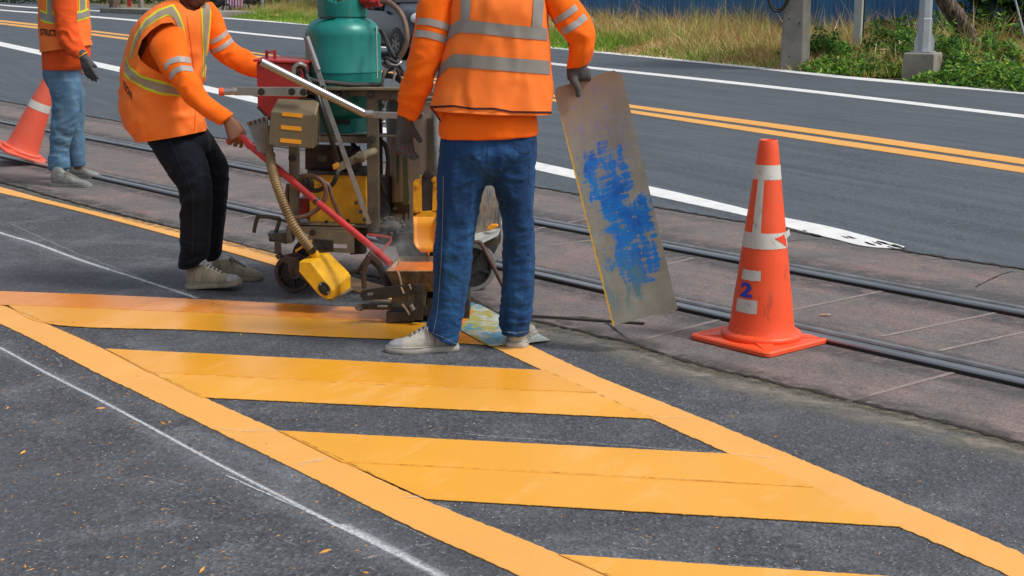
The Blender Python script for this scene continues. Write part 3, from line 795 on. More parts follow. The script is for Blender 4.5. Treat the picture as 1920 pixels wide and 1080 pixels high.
# the second cone leans against the left worker's legs
lg = G(40, 309)
tb = build_cone('traffic_cone', (lg.x - 0.02, lg.y + 0.02, 0.085), (math.radians(-4), math.radians(23), math.radians(38)), 'faded orange cone tipped over sideways behind the legs of the left worker', M['cone_faded'], M['cone_tape'], False)
tb.matrix_world = Matrix.Translation((lg.x - 0.02, lg.y + 0.06, 0.088)) @ Matrix.Rotation(math.radians(24), 4, 'Y') @ Matrix.Rotation(math.radians(-5), 4, 'X') @ Matrix.Rotation(math.radians(38), 4, 'Z')
tb.rotation_euler = tb.matrix_world.to_euler()
_a = MB()
_a.lathe([(cone_r(z) + 0.0015, z) for z in (0.832, 0.848, 0.860)], (0, 0, 0), seg=40, cap=False)
_o = _a.build('blue_band', M['marker_blue'], smooth=50); _o.parent = tb

# ================================================================== ROADSIDE, right
def post_at(px, py): return G(px, py)
# concrete power pole (square, tapered, chamfered) with bolt holes
def power_pole():
    b = G(1490, 131); t = thing('power_pole', b, 'broad square concrete power pole with bolt holes and a coil of black cable', 'utility pole')
    w0, w1 = 0.225, 0.10; h = 7.5; ch = 0.03
    rz = math.radians(-28)
    def sec(w, z):
        pts = [(w - ch, -w), (w, -w + ch), (w, w - ch), (w - ch, w), (-w + ch, w), (-w, w - ch), (-w, -w + ch), (-w + ch, -w)]
        return [b + Vector((x * math.cos(rz) - y * math.sin(rz), x * math.sin(rz) + y * math.cos(rz), z)) for x, y in pts]
    mb = MB(); mb.rings([sec(w0 + (w1 - w0) * k / 6 * 1.0, -0.2 + (h + .2) * k / 6) for k in range(7)]); mb.build('pole_shaft', M['concrete'], t, 0)
    for px, py in ((1480, 106), (1502, 104), (1499, 43), (1500, 48), (1480, 36)):
        c = P(px, py, b.y - 0.26); m_ = MB(); m_.cyl(c, c + Vector((0, 0.05, 0)), 0.014, seg=10); m_.build('bolt_hole', M['black'], t)
    c = P(1458, -14, b.y - 0.22)
    for k in range(5):
        m_ = MB(); r = 0.30 + 0.02 * (k % 3)
        pts = [c + Vector((0.01 * k + r * 0.55 * math.sin(a) * (1 + .05 * k), 0.02 * k, r * 1.1 * math.cos(a) + 0.012 * k)) for a in [i * 2 * math.pi / 18 for i in range(19)]]
        m_.tube(pts, 0.013, 6, 2); m_.build('cable_coil', M['rubber'], t)
    m_ = MB(); m_.tube([P(1464, 12, b.y - .2), P(1470, 20, b.y - .2), P(1476, 26, b.y - .2)], .008, 6); m_.build('cable_tie', M['rubber'], t)
power_pole()
def white_post():
    b = G(1605, 121); t = thing('white_post', b, 'slim square white post with a dark edge standing in the weeds', 'post')
    mb = MB(); mb.box(b + Vector((0, 0, 1.7)), (0.155, 0.155, 3.4), Matrix.Rotation(math.radians(-24), 3, 'Z')); mb.build('post_shaft', M['whitepost'], t, 0, bevel=0.012)
    mb = MB(); mb.box(b + Vector((0.115, 0.05, 1.9)), (0.035, 0.03, 3.0)); mb.build('cable_strip', M['grime'], t, 0)
white_post()
def lamp_post():
    b = G(1728, 147); t = thing('street_lamp', b, 'grey octagonal lamp post bolted on a square concrete block', 'street lamp')
    rz = Matrix.Rotation(math.radians(-32), 3, 'Z')
    mb = MB(); s = 0.255; hh = 0.43
    rings = []
    for z, w in ((-0.1, s + .01), (0.0, s + .008), (0.2, s + .004), (hh - .02, s), (hh, s - .02)):
        rings.append([b + rz @ Vector((x * w, y * w, 0)) + Vector((0, 0, z)) for x, y in ((-1, -1), (1, -1), (1, 1), (-1, 1))])
    mb.rings(rings); mb.build('concrete_block', M['concrete'], t, 0, bevel=0.012)
    mb = MB(); seg = 8
    rings = []
    for z, r in ((hh, 0.125), (hh + .55, 0.12), (hh + .56, 0.108), (3.0, 0.10), (7.5, 0.06)):
        rings.append([b + Vector((r * math.cos(a + .39), r * math.sin(a + .39), z)) for a in [j * math.pi / 4 for j in range(seg)]])
    mb.rings(rings); mb.build('lamp_pole', M['galv'], t, 0)
    mb = MB(); mb.box(b + Vector((0, 0, hh + .012)), (0.33, 0.33, 0.02), rz); mb.build('flange', M['galv'], t, 0)
    for sx in (-1, 1):
        mb = MB(); x0, x1 = 0.105 * sx, 0.165 * sx
        poly = [b + Vector((x0, -0.05, hh + .02)), b + Vector((x1, -0.05, hh + .02)), b + Vector((x1, -0.05, hh + .22)), b + Vector((x0, -0.05, hh + .33))]
        mb.prism(poly, (0, 0.02, 0)); mb.build('gusset', M['galv'], t, 0)
lamp_post()
def stake():
    b = G(1126, 62); t = thing('steel_stake', b, 'thin rusty steel stake standing in the dry grass near the blue fence', 'stake')
    mb = MB(); mb.box(b + Vector((0, 0, 1.1)), (0.09, 0.07, 2.2)); mb.build('stake_shaft', M['rust'], t, 0, bevel=.01)
stake()
def thin_wire():
    a = P(1888, -60, 20.5); b = P(1935, 120, 20.3)
    mb = MB(); mb.tube([a, b], 0.014, 8, curve=False); o = mb.build('guy_wire', M['galv'], None); tag(o, 'taut pale guy wire slanting down in front of the dark shrub', 'guy wire')
thin_wire()
# blue corrugated fence
def fence():
    k = Mt('blue_sheet', (0.02, 0.10, 0.27), 0.45, 0.0)
    k.set('Base Color', k.ramp(k.noise(1.0, 5, .65, vec=k.scaled((1.2, 1.2, 0.4))), [(0.3, (0.012, 0.11, 0.30)), (0.6, (0.022, 0.19, 0.44)), (0.8, (0.08, 0.28, 0.48))]))
    k.bump(k.noise(12, 4, .6), .2, .02)
    a = G(1400, 127) ; off = Vector((-KD.y, KD.x, 0)); off = off if off.y > 0 else -off
    t0 = a + off * 6.2
    A = t0 - KD * 62; B = t0 + KD * 9
    t = thing('corrugated_fence', (A + B) / 2, 'long blue corrugated metal fence behind the tall dry grass', 'fence')
    L = (B - A).length; n = int(L / 0.045)
    vs = []
    for i in range(n + 1):
        s = i * L / n; ph = (s / 0.19) % 1.0
        d = 0.035 * (1 if ph < .35 else 0 if ph > .5 and ph < .85 else .5)
        p = A + KD * s + off * d
        vs += [p + Vector((0, 0, 0.05)), p + Vector((0, 0, 2.1))]
    mb = MB(); mb.add(vs, [(2 * i, 2 * i + 2, 2 * i + 3, 2 * i + 1) for i in range(n)]); o = mb.build('sheet_panel', k.m, t, 0)
    so = o.modifiers.new('s', 'SOLIDIFY'); so.thickness = 0.003
    for i in range(0, 24):
        p = A + KD * (L * i / 23) + off * 0.09
        m_ = MB(); m_.box(p + Vector((0, 0, 1.05)), (0.07, 0.07, 2.1)); m_.build('fence_post', M['galv'], t, 0)
fence()

# ------------------------------------------------------------------ grass, weeds, leaves as many small faces
def leaves_mesh(name, P0, D, W, Nn, mat_idx, mats, label=None, kind=None, parent=None, bend=None):
    """P0 roots (n,3), D direction*length (n,3), W side*halfwidth (n,3): each blade = 2 quads tapering to a tip"""
    n = len(P0); mid_ = P0 + D * 0.55 + (bend if bend is not None else 0) * 0.35; tip = P0 + D + (bend if bend is not None else 0)
    V = np.empty((n, 5, 3)); V[:, 0] = P0 - W; V[:, 1] = P0 + W; V[:, 2] = mid_ + W * 0.8; V[:, 3] = mid_ - W * 0.8; V[:, 4] = tip
    base = (np.arange(n) * 5)[:, None]
    quads = base + np.array([0, 1, 2, 3]); tris = base + np.array([3, 2, 4])
    loops = np.concatenate([quads, tris], axis=1).ravel()
    me = bpy.data.meshes.new(name)
    me.vertices.add(n * 5); me.vertices.foreach_set('co', V.astype(np.float32).ravel())
    me.loops.add(len(loops)); me.loops.foreach_set('vertex_index', loops.astype(np.int32))
    me.polygons.add(2 * n)
    ls = (np.arange(n) * 7)[:, None] + np.array([0, 4]); lt = np.tile([4, 3], (n, 1))
    me.polygons.foreach_set('loop_start', ls.ravel().astype(np.int32)); me.polygons.foreach_set('loop_total', lt.ravel().astype(np.int32))
    for m in mats: me.materials.append(m)
    me.polygons.foreach_set('material_index', np.repeat(mat_idx, 2).astype(np.int32))
    me.update(); me.validate()
    o = link_mesh(me, name, mats, parent)
    tag(o, label, None, None, kind)
    return o
def leafmat(name, c, rough=0.6, trans=0.25):
    k = Mt(name, c, rough, 0, 0.25)
    oi = k.noise(3.0, 3, 0.6)
    k.set('Base Color', k.ramp(oi, [(0.25, tuple(x * 0.6 for x in c)), (0.5, c), (0.75, tuple(min(1, x * 1.5) for x in c))]))
    k.set('Subsurface Weight', 0.0)
    tr = k.n('ShaderNodeBsdfTranslucent'); tr.inputs[0].default_value = (*[min(1, x * 1.3) for x in c], 1)
    mx = k.n('ShaderNodeMixShader'); mx.inputs[0].default_value = trans
    out = [n for n in k.nt.nodes if n.type == 'OUTPUT_MATERIAL'][0]
    k.nt.links.new(k.b.outputs[0], mx.inputs[1]); k.nt.links.new(tr.outputs[0], mx.inputs[2]); k.nt.links.new(mx.outputs[0], out.inputs[0])
    return k.m
LM = [leafmat('straw', (0.56, 0.37, 0.15)), leafmat('straw_pale', (0.70, 0.55, 0.29)), leafmat('straw_brown', (0.36, 0.19, 0.075)),
      leafmat('blade_green', (0.12, 0.28, 0.025)), leafmat('blade_lime', (0.32, 0.42, 0.06)), leafmat('weed_green', (0.06, 0.18, 0.022)), leafmat('weed_lite', (0.16, 0.36, 0.05)),
      leafmat('leaf_dark', (0.018, 0.055, 0.018)), leafmat('leaf_mid', (0.035, 0.10, 0.028)), leafmat('dead_leaf', (0.42, 0.22, 0.09))]
rng = np.random.default_rng(11)
koff = np.array([-KD.y, KD.x, 0.0]); koff = koff if koff[1] > 0 else -koff
K0 = np.array(G(1400, 127)); KDn = np.array(KD)
def verge_pts(n, s0, s1, d0, d1, p=1.0):
    s = rng.uniform(s0, s1, n); d = d0 + (d1 - d0) * rng.uniform(0, 1, n) ** p
    return K0 + KDn * s[:, None] + koff * d[:, None], s, d
def fieldn(P_, sc, off=0.0):
    return np.array([MN.noise(Vector((p[0] * sc + off, p[1] * sc, off))) for p in P_])
def blades(name, n, s0, s1, d0, d1, hfun, wid, mixfun, lean=0.35, label=None, p=1.0):
    R, s, d = verge_pts(n, s0, s1, d0, d1, p)
    f1 = fieldn(R, 0.55, 3.1); f2 = fieldn(R, 1.7, 9.7)
    h, keep = hfun(s, d, f1, f2)
    h = h * (rng.uniform(0.5, 1.1, n) + 0.5 * (rng.uniform(0, 1, n) > .93))
    R, s, d, h, f1, f2 = (x[keep] for x in (R, s, d, h, f1, f2)); m = len(R)
    th = rng.uniform(0, 2 * np.pi, m); ln = rng.uniform(0.05, lean, m)
    D = np.stack([np.cos(th) * ln * h, np.sin(th) * ln * h, h], 1)
    bd = np.stack([np.cos(th) * ln * h * .8, np.sin(th) * ln * h * .8, -ln * h * .5], 1)
    fa = rng.uniform(0, np.pi, m); W = np.stack([np.cos(fa), np.sin(fa), 0 * fa], 1) * (wid * rng.uniform(0.6, 1.3, m))[:, None]
    idx = mixfun(s, d, f1, f2, m)
    return leaves_mesh(name, R, D, W, None, idx, LM, label, 'stuff', bend=bd)
# s runs along the kerb (negative = far, left in the picture), d away from the road
def h_front(s, d, f1, f2):
    h = 0.12 + 0.20 * np.clip(d, 0, 2.0) + 0.14 * f1
    keep = (rng.uniform(0, 1, len(s)) < np.clip(0.35 + d * 0.9 + f2 * 1.1, 0.05, 1)) & (s < 3.6 + 1.2 * f1)
    return np.maximum(h, 0.05), keep
def m_front(s, d, f1, f2, m):
    r = rng.uniform(0, 1, m); green = np.clip(0.15 + 0.95 * (s < -7) * (d < 2.4) + 0.7 * f1 + 0.35 * (d < .9), 0, 0.95)
    idx = np.where(rng.uniform(0, 1, m) < green, np.where(r < .6, 3, 4), np.where(r < .5, 0, np.where(r < .8, 1, 2)))
    return idx
blades('roadside_grass', 60000, -50, 6, 0.12, 3.0, h_front, 0.010, m_front, 0.7, 'short green and straw coloured grass along the far road edge')
def h_tall(s, d, f1, f2):
    return 0.38 + 0.62 * np.clip((d - 1.5) / 4, 0, 1) + 0.55 * f1 + 0.30 * f2, (rng.uniform(0, 1, len(s)) < np.clip(0.7 + f2, 0.2, 1)) & (s < 5.2)
def m_tall(s, d, f1, f2, m):
    r = rng.uniform(0, 1, m); g = np.clip(0.16 + 0.4 * f2 + 0.25 * f1, 0.03, .7)
    return np.where(rng.uniform(0, 1, m) < g, np.where(r < .5, 3, 4), np.where(r < .42, 0, np.where(r < .72, 1, 2)))
blades('tall_dry_grass', 110000, -55, 7, 1.6, 6.0, h_tall, 0.0085, m_tall, 0.75, 'tall dry brown grass in front of the blue fence')
# weeds: leafy clumps at the right
def weeds(name, n, region, hmax, sz, idxs, label, seed, ragged=1.0):
    r_ = np.random.default_rng(seed)
    s0, s1, d0, d1 = region
    s = r_.uniform(s0, s1, n); d = r_.uniform(d0, d1, n)
    base = K0 + KDn * s[:, None] + koff * d[:, None]
    f = fieldn(base, 1.3, seed * 1.7); f2_ = fieldn(base, 3.7, seed * 0.7)
    top = np.clip(hmax * (0.45 + 0.9 * f + 0.5 * f2_) * np.clip((d - d0) / 0.5 + 0.25, 0.25, 1) , 0.04, hmax * 1.3)
    z = top * r_.uniform(0, 1, n) ** 0.6
    base[:, 2] += z
    bl = np.array(G(1728, 147)); pl = np.array(G(1490, 131))
    dxy = base[:, :2] - bl[:2]; bad = (np.abs(dxy @ KDn[:2]) < .62) & (dxy @ koff[:2] < .32) & (dxy @ koff[:2] > -1.2)
    dp = base[:, :2] - pl[:2]; bad |= (np.abs(dp @ KDn[:2]) < .42) & (dp @ koff[:2] < .25)
    base = base[~bad]; top = top[~bad]; n = len(base); f2_ = f2_[~bad]
    th = r_.uniform(0, 2 * np.pi, n); el = r_.uniform(-0.5, 0.9, n); L = sz * r_.uniform(0.5, 1.4, n)
    D = np.stack([np.cos(th) * np.cos(el), np.sin(th) * np.cos(el), np.sin(el)], 1) * L[:, None]
    W = np.stack([-np.sin(th), np.cos(th), 0.3 * r_.normal(size=n)], 1) * (L * 0.24)[:, None]
    idx = r_.choice(idxs, n)
    cl = (f2_ > 0.1); idx = np.where(cl & (idx == idxs[0]), idxs[-1], idx)
    return leaves_mesh(name, base, D, W, None, idx, LM, label, 'stuff')
weeds('roadside_weeds', 34000, (0.5, 11, 0.15, 2.6), 0.42, 0.078, [5, 6, 3, 4, 8], 'low leafy green weeds around the concrete lamp base', 3)
weeds('roadside_weeds', 24000, (-0.6, 4.3, 1.2, 3.4), 0.85, 0.088, [5, 6, 6, 8], 'leafy green weeds behind the pole and the white post', 4)
weeds('dead_leaves', 900, (1.9, 3.2, 1.2, 2.0), 0.62, 0.10, [9, 9, 1], 'heap of curled orange dead leaves between the posts', 6)

def shrub(name, label, c, rx, ry, rz_, n, sz, idxs, seed, stems=6):
    r_ = np.random.default_rng(seed)
    t = thing(name, (c[0], c[1], 0), label, 'shrub')
    th = r_.uniform(0, 2 * np.pi, n); u = r_.uniform(-1, 1, n); q = r_.uniform(0.35, 1, n) ** 0.5
    sn = np.sqrt(1 - u * u)
    dirs = np.stack([sn * np.cos(th), sn * np.sin(th), u], 1)
    lump = np.array([1 + 0.55 * MN.noise(Vector(dd * 2.2) + Vector((seed, 0, 0))) + 0.25 * MN.noise(Vector(dd * 6) + Vector((0, seed, 0))) for dd in dirs])
    p = dirs * (q * lump)[:, None] * np.array([rx, ry, rz_]) + np.array([c[0], c[1], rz_ * 0.9])
    hole = np.array([MN.noise(Vector(x * 2.6) + Vector((seed, 3, 1))) for x in p]) > -0.22
    ok = (p[:, 2] > 0.02) & hole; p = p[ok]; dirs = dirs[ok]; m = len(p)
    th = r_.uniform(0, 2 * np.pi, m); el = r_.uniform(-0.9, 0.6, m); L = sz * r_.uniform(0.6, 1.35, m)
    D = (np.stack([np.cos(th) * np.cos(el), np.sin(th) * np.cos(el), np.sin(el)], 1) * 0.7 + dirs * 0.5) * L[:, None]
    W = np.stack([-np.sin(th), np.cos(th), 0.4 * r_.normal(size=m)], 1) * (L * 0.32)[:, None]
    leaves_mesh('foliage', p, D, W, None, r_.choice(idxs, m), LM, parent=t)
    mb = MB()
    for i in range(stems):
        a = r_.uniform(0, 6.28); b = Vector((c[0] + 0.1 * math.cos(a), c[1] + .1 * math.sin(a), 0)); e = Vector((c[0] + rx * .7 * math.cos(a), c[1] + ry * .7 * math.sin(a), rz_ * r_.uniform(.9, 1.5)))
        mb.tube([b, b.lerp(e, .5) + Vector((0, 0, .1)), e], [.02, .013, .006], 6)
    mb.build('stem', M['bark'] if 'bark' in M else M['rust'], t)
    return t
def mat_bark():
    k = Mt('bark', (0.13, 0.10, 0.08), 0.95, 0, 0.15)
    v = k.noise(1, 7, 0.75, vec=k.scaled((14, 14, 5)), dist=0.7)
    k.set('Base Color', k.ramp(v, [(0.36, (0.035, 0.024, 0.018)), (0.5, (0.12, 0.085, 0.062)), (0.66, (0.32, 0.27, 0.23))]))
    k.bump(v, 1.0, 0.04); return k.m
M['bark'] = mat_bark()
sc = G(1905, 113); 
shrub('shrub', 'large dark leafy shrub with broad leaves right of the leaning trunk', (sc.x, sc.y, 0), 1.05, 0.9, 1.0, 7500, 0.17, [7, 7, 8, 8, 6], 21)
sc = G(1675, 108)
shrub('shrub', 'dark green bush behind the grey lamp post and its block', (sc.x, sc.y, 0), 0.6, 0.7, 0.42, 3000, 0.11, [7, 8, 5, 5], 22)
sc = G(1778, 112)
shrub('shrub', 'green bush of small leaves around the foot of the leaning trunk', (sc.x, sc.y, 0), 0.75, 0.6, 0.55, 4500, 0.075, [5, 6, 8, 3], 23)
# broad light leaves of a young plant in front of the dark shrub
sc = G(1876, 122); shrub('young_plant', 'young plant with broad pale green leaves in front of the dark shrub', (sc.x, sc.y, 0), 0.34, 0.3, 0.45, 170, 0.22, [6, 8], 27, 5)

def leaning_tree():
    b = G(1836, 128); Y = b.y
    t = thing('leaning_tree', b, 'rough barked tree trunk leaning to the left beside the lamp post', 'tree')
    mb = MB()
    path = [P(1852, 150, Y), P(1838, 122, Y), P(1822, 85, Y), P(1800, 40, Y), P(1775, 5, Y), P(1752, -35, Y), P(1715, -95, Y), P(1700, -170, Y)]
    rad = [0.24, 0.19, 0.165, 0.165, 0.16, 0.145, 0.13, 0.10]
    pts, rr = catmull(path, rad, 8)
    rings = []
    for i, p in enumerate(pts):
        d = (pts[min(i + 1, len(pts) - 1)] - pts[max(i - 1, 0)]).normalized(); u = d.cross(Vector((0, 1, 0))).normalized(); v = d.cross(u)
        rings.append([p + (u * math.cos(a) + v * math.sin(a)) * rr[i] * (1 + 0.22 * MN.noise(Vector((math.cos(a) * 1.5, math.sin(a) * 1.5, i * .35)))) for a in [j * 2 * math.pi / 20 for j in range(20)]])
    mb.rings(rings); mb.build('trunk', M['bark'], t, 60)
    top = path[-1]
    r_ = np.random.default_rng(5); n = 5000
    dirs = r_.normal(size=(n, 3)); dirs /= np.linalg.norm(dirs, axis=1)[:, None]
    p = dirs * (r_.uniform(0.3, 1, n) ** .5 * (1 + .3 * np.sin(dirs[:, 0] * 7)))[:, None] * np.array([1.6, 1.6, 1.1]) + np.array(top) + np.array([0, 0, 1.5])
    th = r_.uniform(0, 6.28, n); L = 0.13 * r_.uniform(.6, 1.3, n)
    D = np.stack([np.cos(th), np.sin(th), r_.uniform(-.8, .4, n)], 1) * L[:, None]; W = np.stack([-np.sin(th), np.cos(th), 0 * th], 1) * (L * .3)[:, None]
    leaves_mesh('crown', p, D, W, None, r_.choice([7, 8, 5], n), LM, parent=t)
leaning_tree()
def pale_post():
    b = G(1800, 100); t = thing('pale_post', b, 'grey concrete post standing behind the leaning trunk', 'post')
    mb = MB(); mb.box(b + Vector((0, 0, 1.6)), (0.30, 0.2, 3.2), Matrix.Rotation(math.radians(-28), 3, 'Z')); mb.build('post_shaft', M['galv'], t, 0, bevel=.015)
pale_post()
# scraps of litter at the road edge
for i, (px, py) in enumerate(((1318, 106), (1257, 98), (1294, 101))):
    c = G(px, py, 0.03); mb = MB()
    vs = [c + Vector((random.uniform(-.13, .13), random.uniform(-.1, .1), random.uniform(0, .05))) for _ in range(7)]
    mb.add(vs, [(0, 1, 2), (1, 2, 3), (2, 3, 4), (3, 4, 5), (4, 5, 6)])
    o = mb.build('litter_scrap', M['whitepost'], smooth=0); tag(o, ['crumpled white scrap nearest the power pole at the grass edge', 'small pale scrap farthest from the power pole at the grass edge', 'flat whitish scrap between two other scraps at the grass edge'][i], 'litter', 'scraps of litter at the road edge')

# ================================================================== ROADSIDE, far left
def far_left():
    Y0 = 62
    # raised kerb island with earth
    A, B = G(187, 24), G(400, 33)
    mb = MB(); o_ = Vector(koff) * 3.0
    mb.prism([A, B, B + o_, A + o_], (0, 0, 0.28)); o = mb.build('kerb', M['concrete'], smooth=0, bevel=.02); tag(o, kind='structure')
    # tree trunks at the kerb
    for (px, py, w, lab, m_) in ((216, 20, 0.62, 'thick grey tree trunk on the far kerb left of the red post', 'bark'), (493, 27, 0.16, 'thin grey pole on the far kerb beside the climbing plants', 'galv'), (265, 19, 0.34, 'grey concrete post on the far kerb right of the red post', 'concrete')):
        b = G(px, py)
        if m_ == 'bark':
            t = thing('tree', b, lab, 'tree'); mb = MB(); mb.tube([b, b + Vector((0.03, 0, 1.4)), b + Vector((.2, 0, 3.2)), b + Vector((.1, 0, 4.6))], [w * .62, w * .48, w * .42, w * .3], 14); mb.build('trunk', M['bark'], t)
            r_ = np.random.default_rng(8); n = 3000; dirs = r_.normal(size=(n, 3)); dirs /= np.linalg.norm(dirs, axis=1)[:, None]
            p = dirs * (r_.uniform(.3, 1, n) ** .5)[:, None] * 2.2 + np.array(b) + np.array([0, 0, 6.0]); th = r_.uniform(0, 6.28, n)
            D = np.stack([np.cos(th), np.sin(th), r_.uniform(-.8, .4, n)], 1) * .25; W = np.stack([-np.sin(th), np.cos(th), 0 * th], 1) * .09
            leaves_mesh('crown', p, D, W, None, r_.choice([7, 8, 5], n), LM, parent=t)
        else:
            t = thing('post' if w > .2 else 'pole', b, lab, 'post' if w > .2 else 'pole'); mb = MB(); mb.cyl(b, b + Vector((0, 0, 4.0)), w / 2, w * .4, 14); mb.build('shaft', M['galv'] if w < .2 else M['concrete'], t)
    b = G(243, 16); t = thing('red_post', b, 'short red painted post on the far kerb between trunk and grey post', 'post')
    mb = MB(); mb.box(b + Vector((0, 0, .9)), (.27, .2, 1.8)); mb.build('post_shaft', M['red_paint'], t, 0, bevel=.02)
    mb = MB(); mb.box(b + Vector((0, 0, .06)), (.5, .4, .12)); mb.build('post_foot', M['concrete'], t, 0, bevel=.02)
    # hedge band behind
    def hedge(px0, px1, py, hgt, n, idxs, label, depth=1.5, seed=4, sz=.22):
        a, b = G(px0, py), G(px1, py); r_ = np.random.default_rng(seed)
        t = thing('hedge', (a + b) / 2, label, 'hedge')
        u = r_.uniform(0, 1, n); base = np.array(a)[None] * (1 - u[:, None]) + np.array(b)[None] * u[:, None] + koff * r_.uniform(0, depth, n)[:, None]
        top = hgt * (1 + 0.4 * fieldn(base, 1.1, seed)); base[:, 2] = top * r_.uniform(0, 1, n) ** .8
        th = r_.uniform(0, 6.28, n); D = np.stack([np.cos(th), np.sin(th), r_.uniform(-.6, .8, n)], 1) * sz; W = np.stack([-np.sin(th), np.cos(th), 0 * th], 1) * sz * .35
        leaves_mesh('foliage', base, D, W, None, r_.choice(idxs, n), LM, parent=t)
    hedge(-40, 470, 7, 1.6, 14000, [5, 7, 8, 6], 'dense dark green hedge along the far roadside at upper left')
    hedge(480, 545, 22, 1.9, 5000, [8, 7, 5, 6], 'climbing green plants between the grey pole and the white wall', 1.0, 9, .16)
    hedge(560, 640, 27, 0.75, 4000, [1, 0, 4, 3], 'dry and green weeds at the foot of the white wall', .8, 12, .16)
    hedge(500, 600, 38, 0.22, 2500, [1, 4, 0], 'low yellowish weeds along the kerb below the climbing plants', .8, 13, .1)
    # white wall
    a = G(541, 25); b = G(660, 38)
    t = thing('white_wall', a, 'stained white rendered wall behind the green gas cylinder', 'wall')
    mb = MB(); mb.prism([a, b, b + Vector((0.2, .6, 0)), a + Vector((.2, .6, 0))], (0, 0, 2.6)); mb.build('wall_face', simple('wall_white', (0.50, 0.54, 0.56), .8, 0, .1, (.22, .22, .19), .5, 1.4), t, 0)
    # striped cloth hanging on a little stall frame
    Yc = G(440, 26).y
    t = thing('cloth_stand', G(440, 30), 'pink and grey striped cloth hung on a small stand at the far kerb', 'cloth')
    k = Mt('striped_cloth', (0.5, 0.2, 0.3), .8)
    sx = k.sep(k.scaled((4.2, 1, 1)))[0]; fr = k.math('FRACT', sx)
    k.set('Base Color', k.ramp(fr, [(0.0, (0.52, 0.16, 0.30)), (0.4, (0.46, 0.22, 0.34)), (0.5, (0.62, 0.58, 0.62)), (0.65, (0.34, 0.28, 0.38)), (0.9, (0.60, 0.50, 0.58))]))
    mb = MB(); n = 30; vs = []
    for i in range(n + 1):
        for j in range(5):
            p = P(423 + 32 * i / n, -30 + 50 * j / 4, Yc); p.y += 0.06 * math.sin(i * 1.3); vs.append(p)
    mb.add(vs, [(i * 5 + j, (i + 1) * 5 + j, (i + 1) * 5 + j + 1, i * 5 + j + 1) for i in range(n) for j in range(4)]); o = mb.build('cloth', k.m, t, 60)
    so = o.modifiers.new('s', 'SOLIDIFY'); so.thickness = .01
    for px in (427, 442, 456):
        mb = MB(); q = P(px, 20, Yc + .2); mb.tube([Vector((q.x, q.y, 0)), Vector((q.x, q.y, 2.0))], .03, 6, curve=False); mb.build('leg', M['grime'], t)
    mb = MB(); c = P(443, 29, Yc); mb.box(Vector((c.x, c.y, .12)), (0.9, .5, .08)); mb.box(Vector((c.x, c.y, .3)), (0.85, .5, .05)); mb.build('shelf', M['olive'], t, 0)
    # parked motorcycles, mostly hidden
    for (px, py, r, lab) in ((476, 22, .30, 'dark motorcycle parked right of the striped cloth at the far kerb'), (408, 29, .32, 'black motorcycle parked left of the striped cloth, half hidden by an arm')):
        c = G(px, py); t = thing('motorcycle', c, lab, 'motorcycle', 'motorcycles parked at the far kerb'); dv = Vector((0.9, -0.45, 0)).normalized()
        for s in (-.62, .62):
            q = c + dv * s + Vector((0, 0, r)); mb = MB(); ax = Vector((-dv.y, dv.x, 0))
            n = 24; mb.tube([q + (dv * math.cos(a) + Vector((0, 0, 1)) * math.sin(a)) * (r - .05) for a in [i * 2 * math.pi / n for i in range(n + 1)]], .05, 8, 1, cap=False); w = mb.build('wheel', M['rubber'], t)
            mb = MB(); mb.cyl(q - ax * .04, q + ax * .04, .06); 
            for i in range(5):
                a = i * 1.257; mb.bar(q, q + (dv * math.cos(a) + Vector((0, 0, 1)) * math.sin(a)) * (r - .07), .03, .02, up=ax)
            mb.build('rim', M['steel'], w)
            mb = MB(); mb.tube([q, q + Vector((0, 0, .5)) - dv * .12 * (1 if s > 0 else -1)], .03, 8, curve=False); mb.build('fork', M['steel'], t)
        mb = MB(); mb.tube([c + dv * .55 + Vector((0, 0, .8)), c + dv * .2 + Vector((0, 0, .62)), c - dv * .1 + Vector((0, 0, .55)), c - dv * .6 + Vector((0, 0, .75))], [.10, .15, .17, .09], 12); mb.build('body', M['black'], t)
        mb = MB(); mb.tube([c + dv * .05 + Vector((0, 0, .82)), c - dv * .55 + Vector((0, 0, .86))], [.10, .11], 12); mb.build('seat', M['rubber'], t)
        mb = MB(); ax = Vector((-dv.y, dv.x, 0)); mb.tube([c + dv * .5 + ax * .33 + Vector((0, 0, 1.05)), c + dv * .56 + Vector((0, 0, 1.0)), c + dv * .5 - ax * .33 + Vector((0, 0, 1.05))], .018, 8); mb.build('handlebar', M['steel'], t)
    # orange sack and yellow flowers
    c = G(536, 25); t = thing('flowering_plant', c, 'yellow flowering plant at the left end of the white wall', 'plant')
    r_ = np.random.default_rng(2); n = 260; p = np.array(c) + r_.normal(size=(n, 3)) * np.array([.28, .25, .35]) + np.array([-.1, 0, 1.0]); p[:, 2] = np.abs(p[:, 2]) + .15
    th = r_.uniform(0, 6.28, n); D = np.stack([np.cos(th), np.sin(th), 0 * th], 1) * .09; W = np.stack([-np.sin(th), np.cos(th), .4 + 0 * th], 1) * .05
    leaves_mesh('blossom', p, D, W, None, np.zeros(n, int), [leafmat('blossom', (.65, .40, .02))], parent=t)
    mb = MB(); mb.tube([c, c + Vector((0, 0, 1.3))], [.03, .01], 6, curve=False); mb.build('stem', M['bark'], t)
    c = G(538, 26) + Vector((0, .3, .95)); mb = MB(); mb.ball(c, .2, 14, 10, (.9, .8, 1.2)); o = mb.build('orange_bag', M['plate_orange']); tag(o, 'small bright orange bag hanging at the edge of the white wall', 'bag')
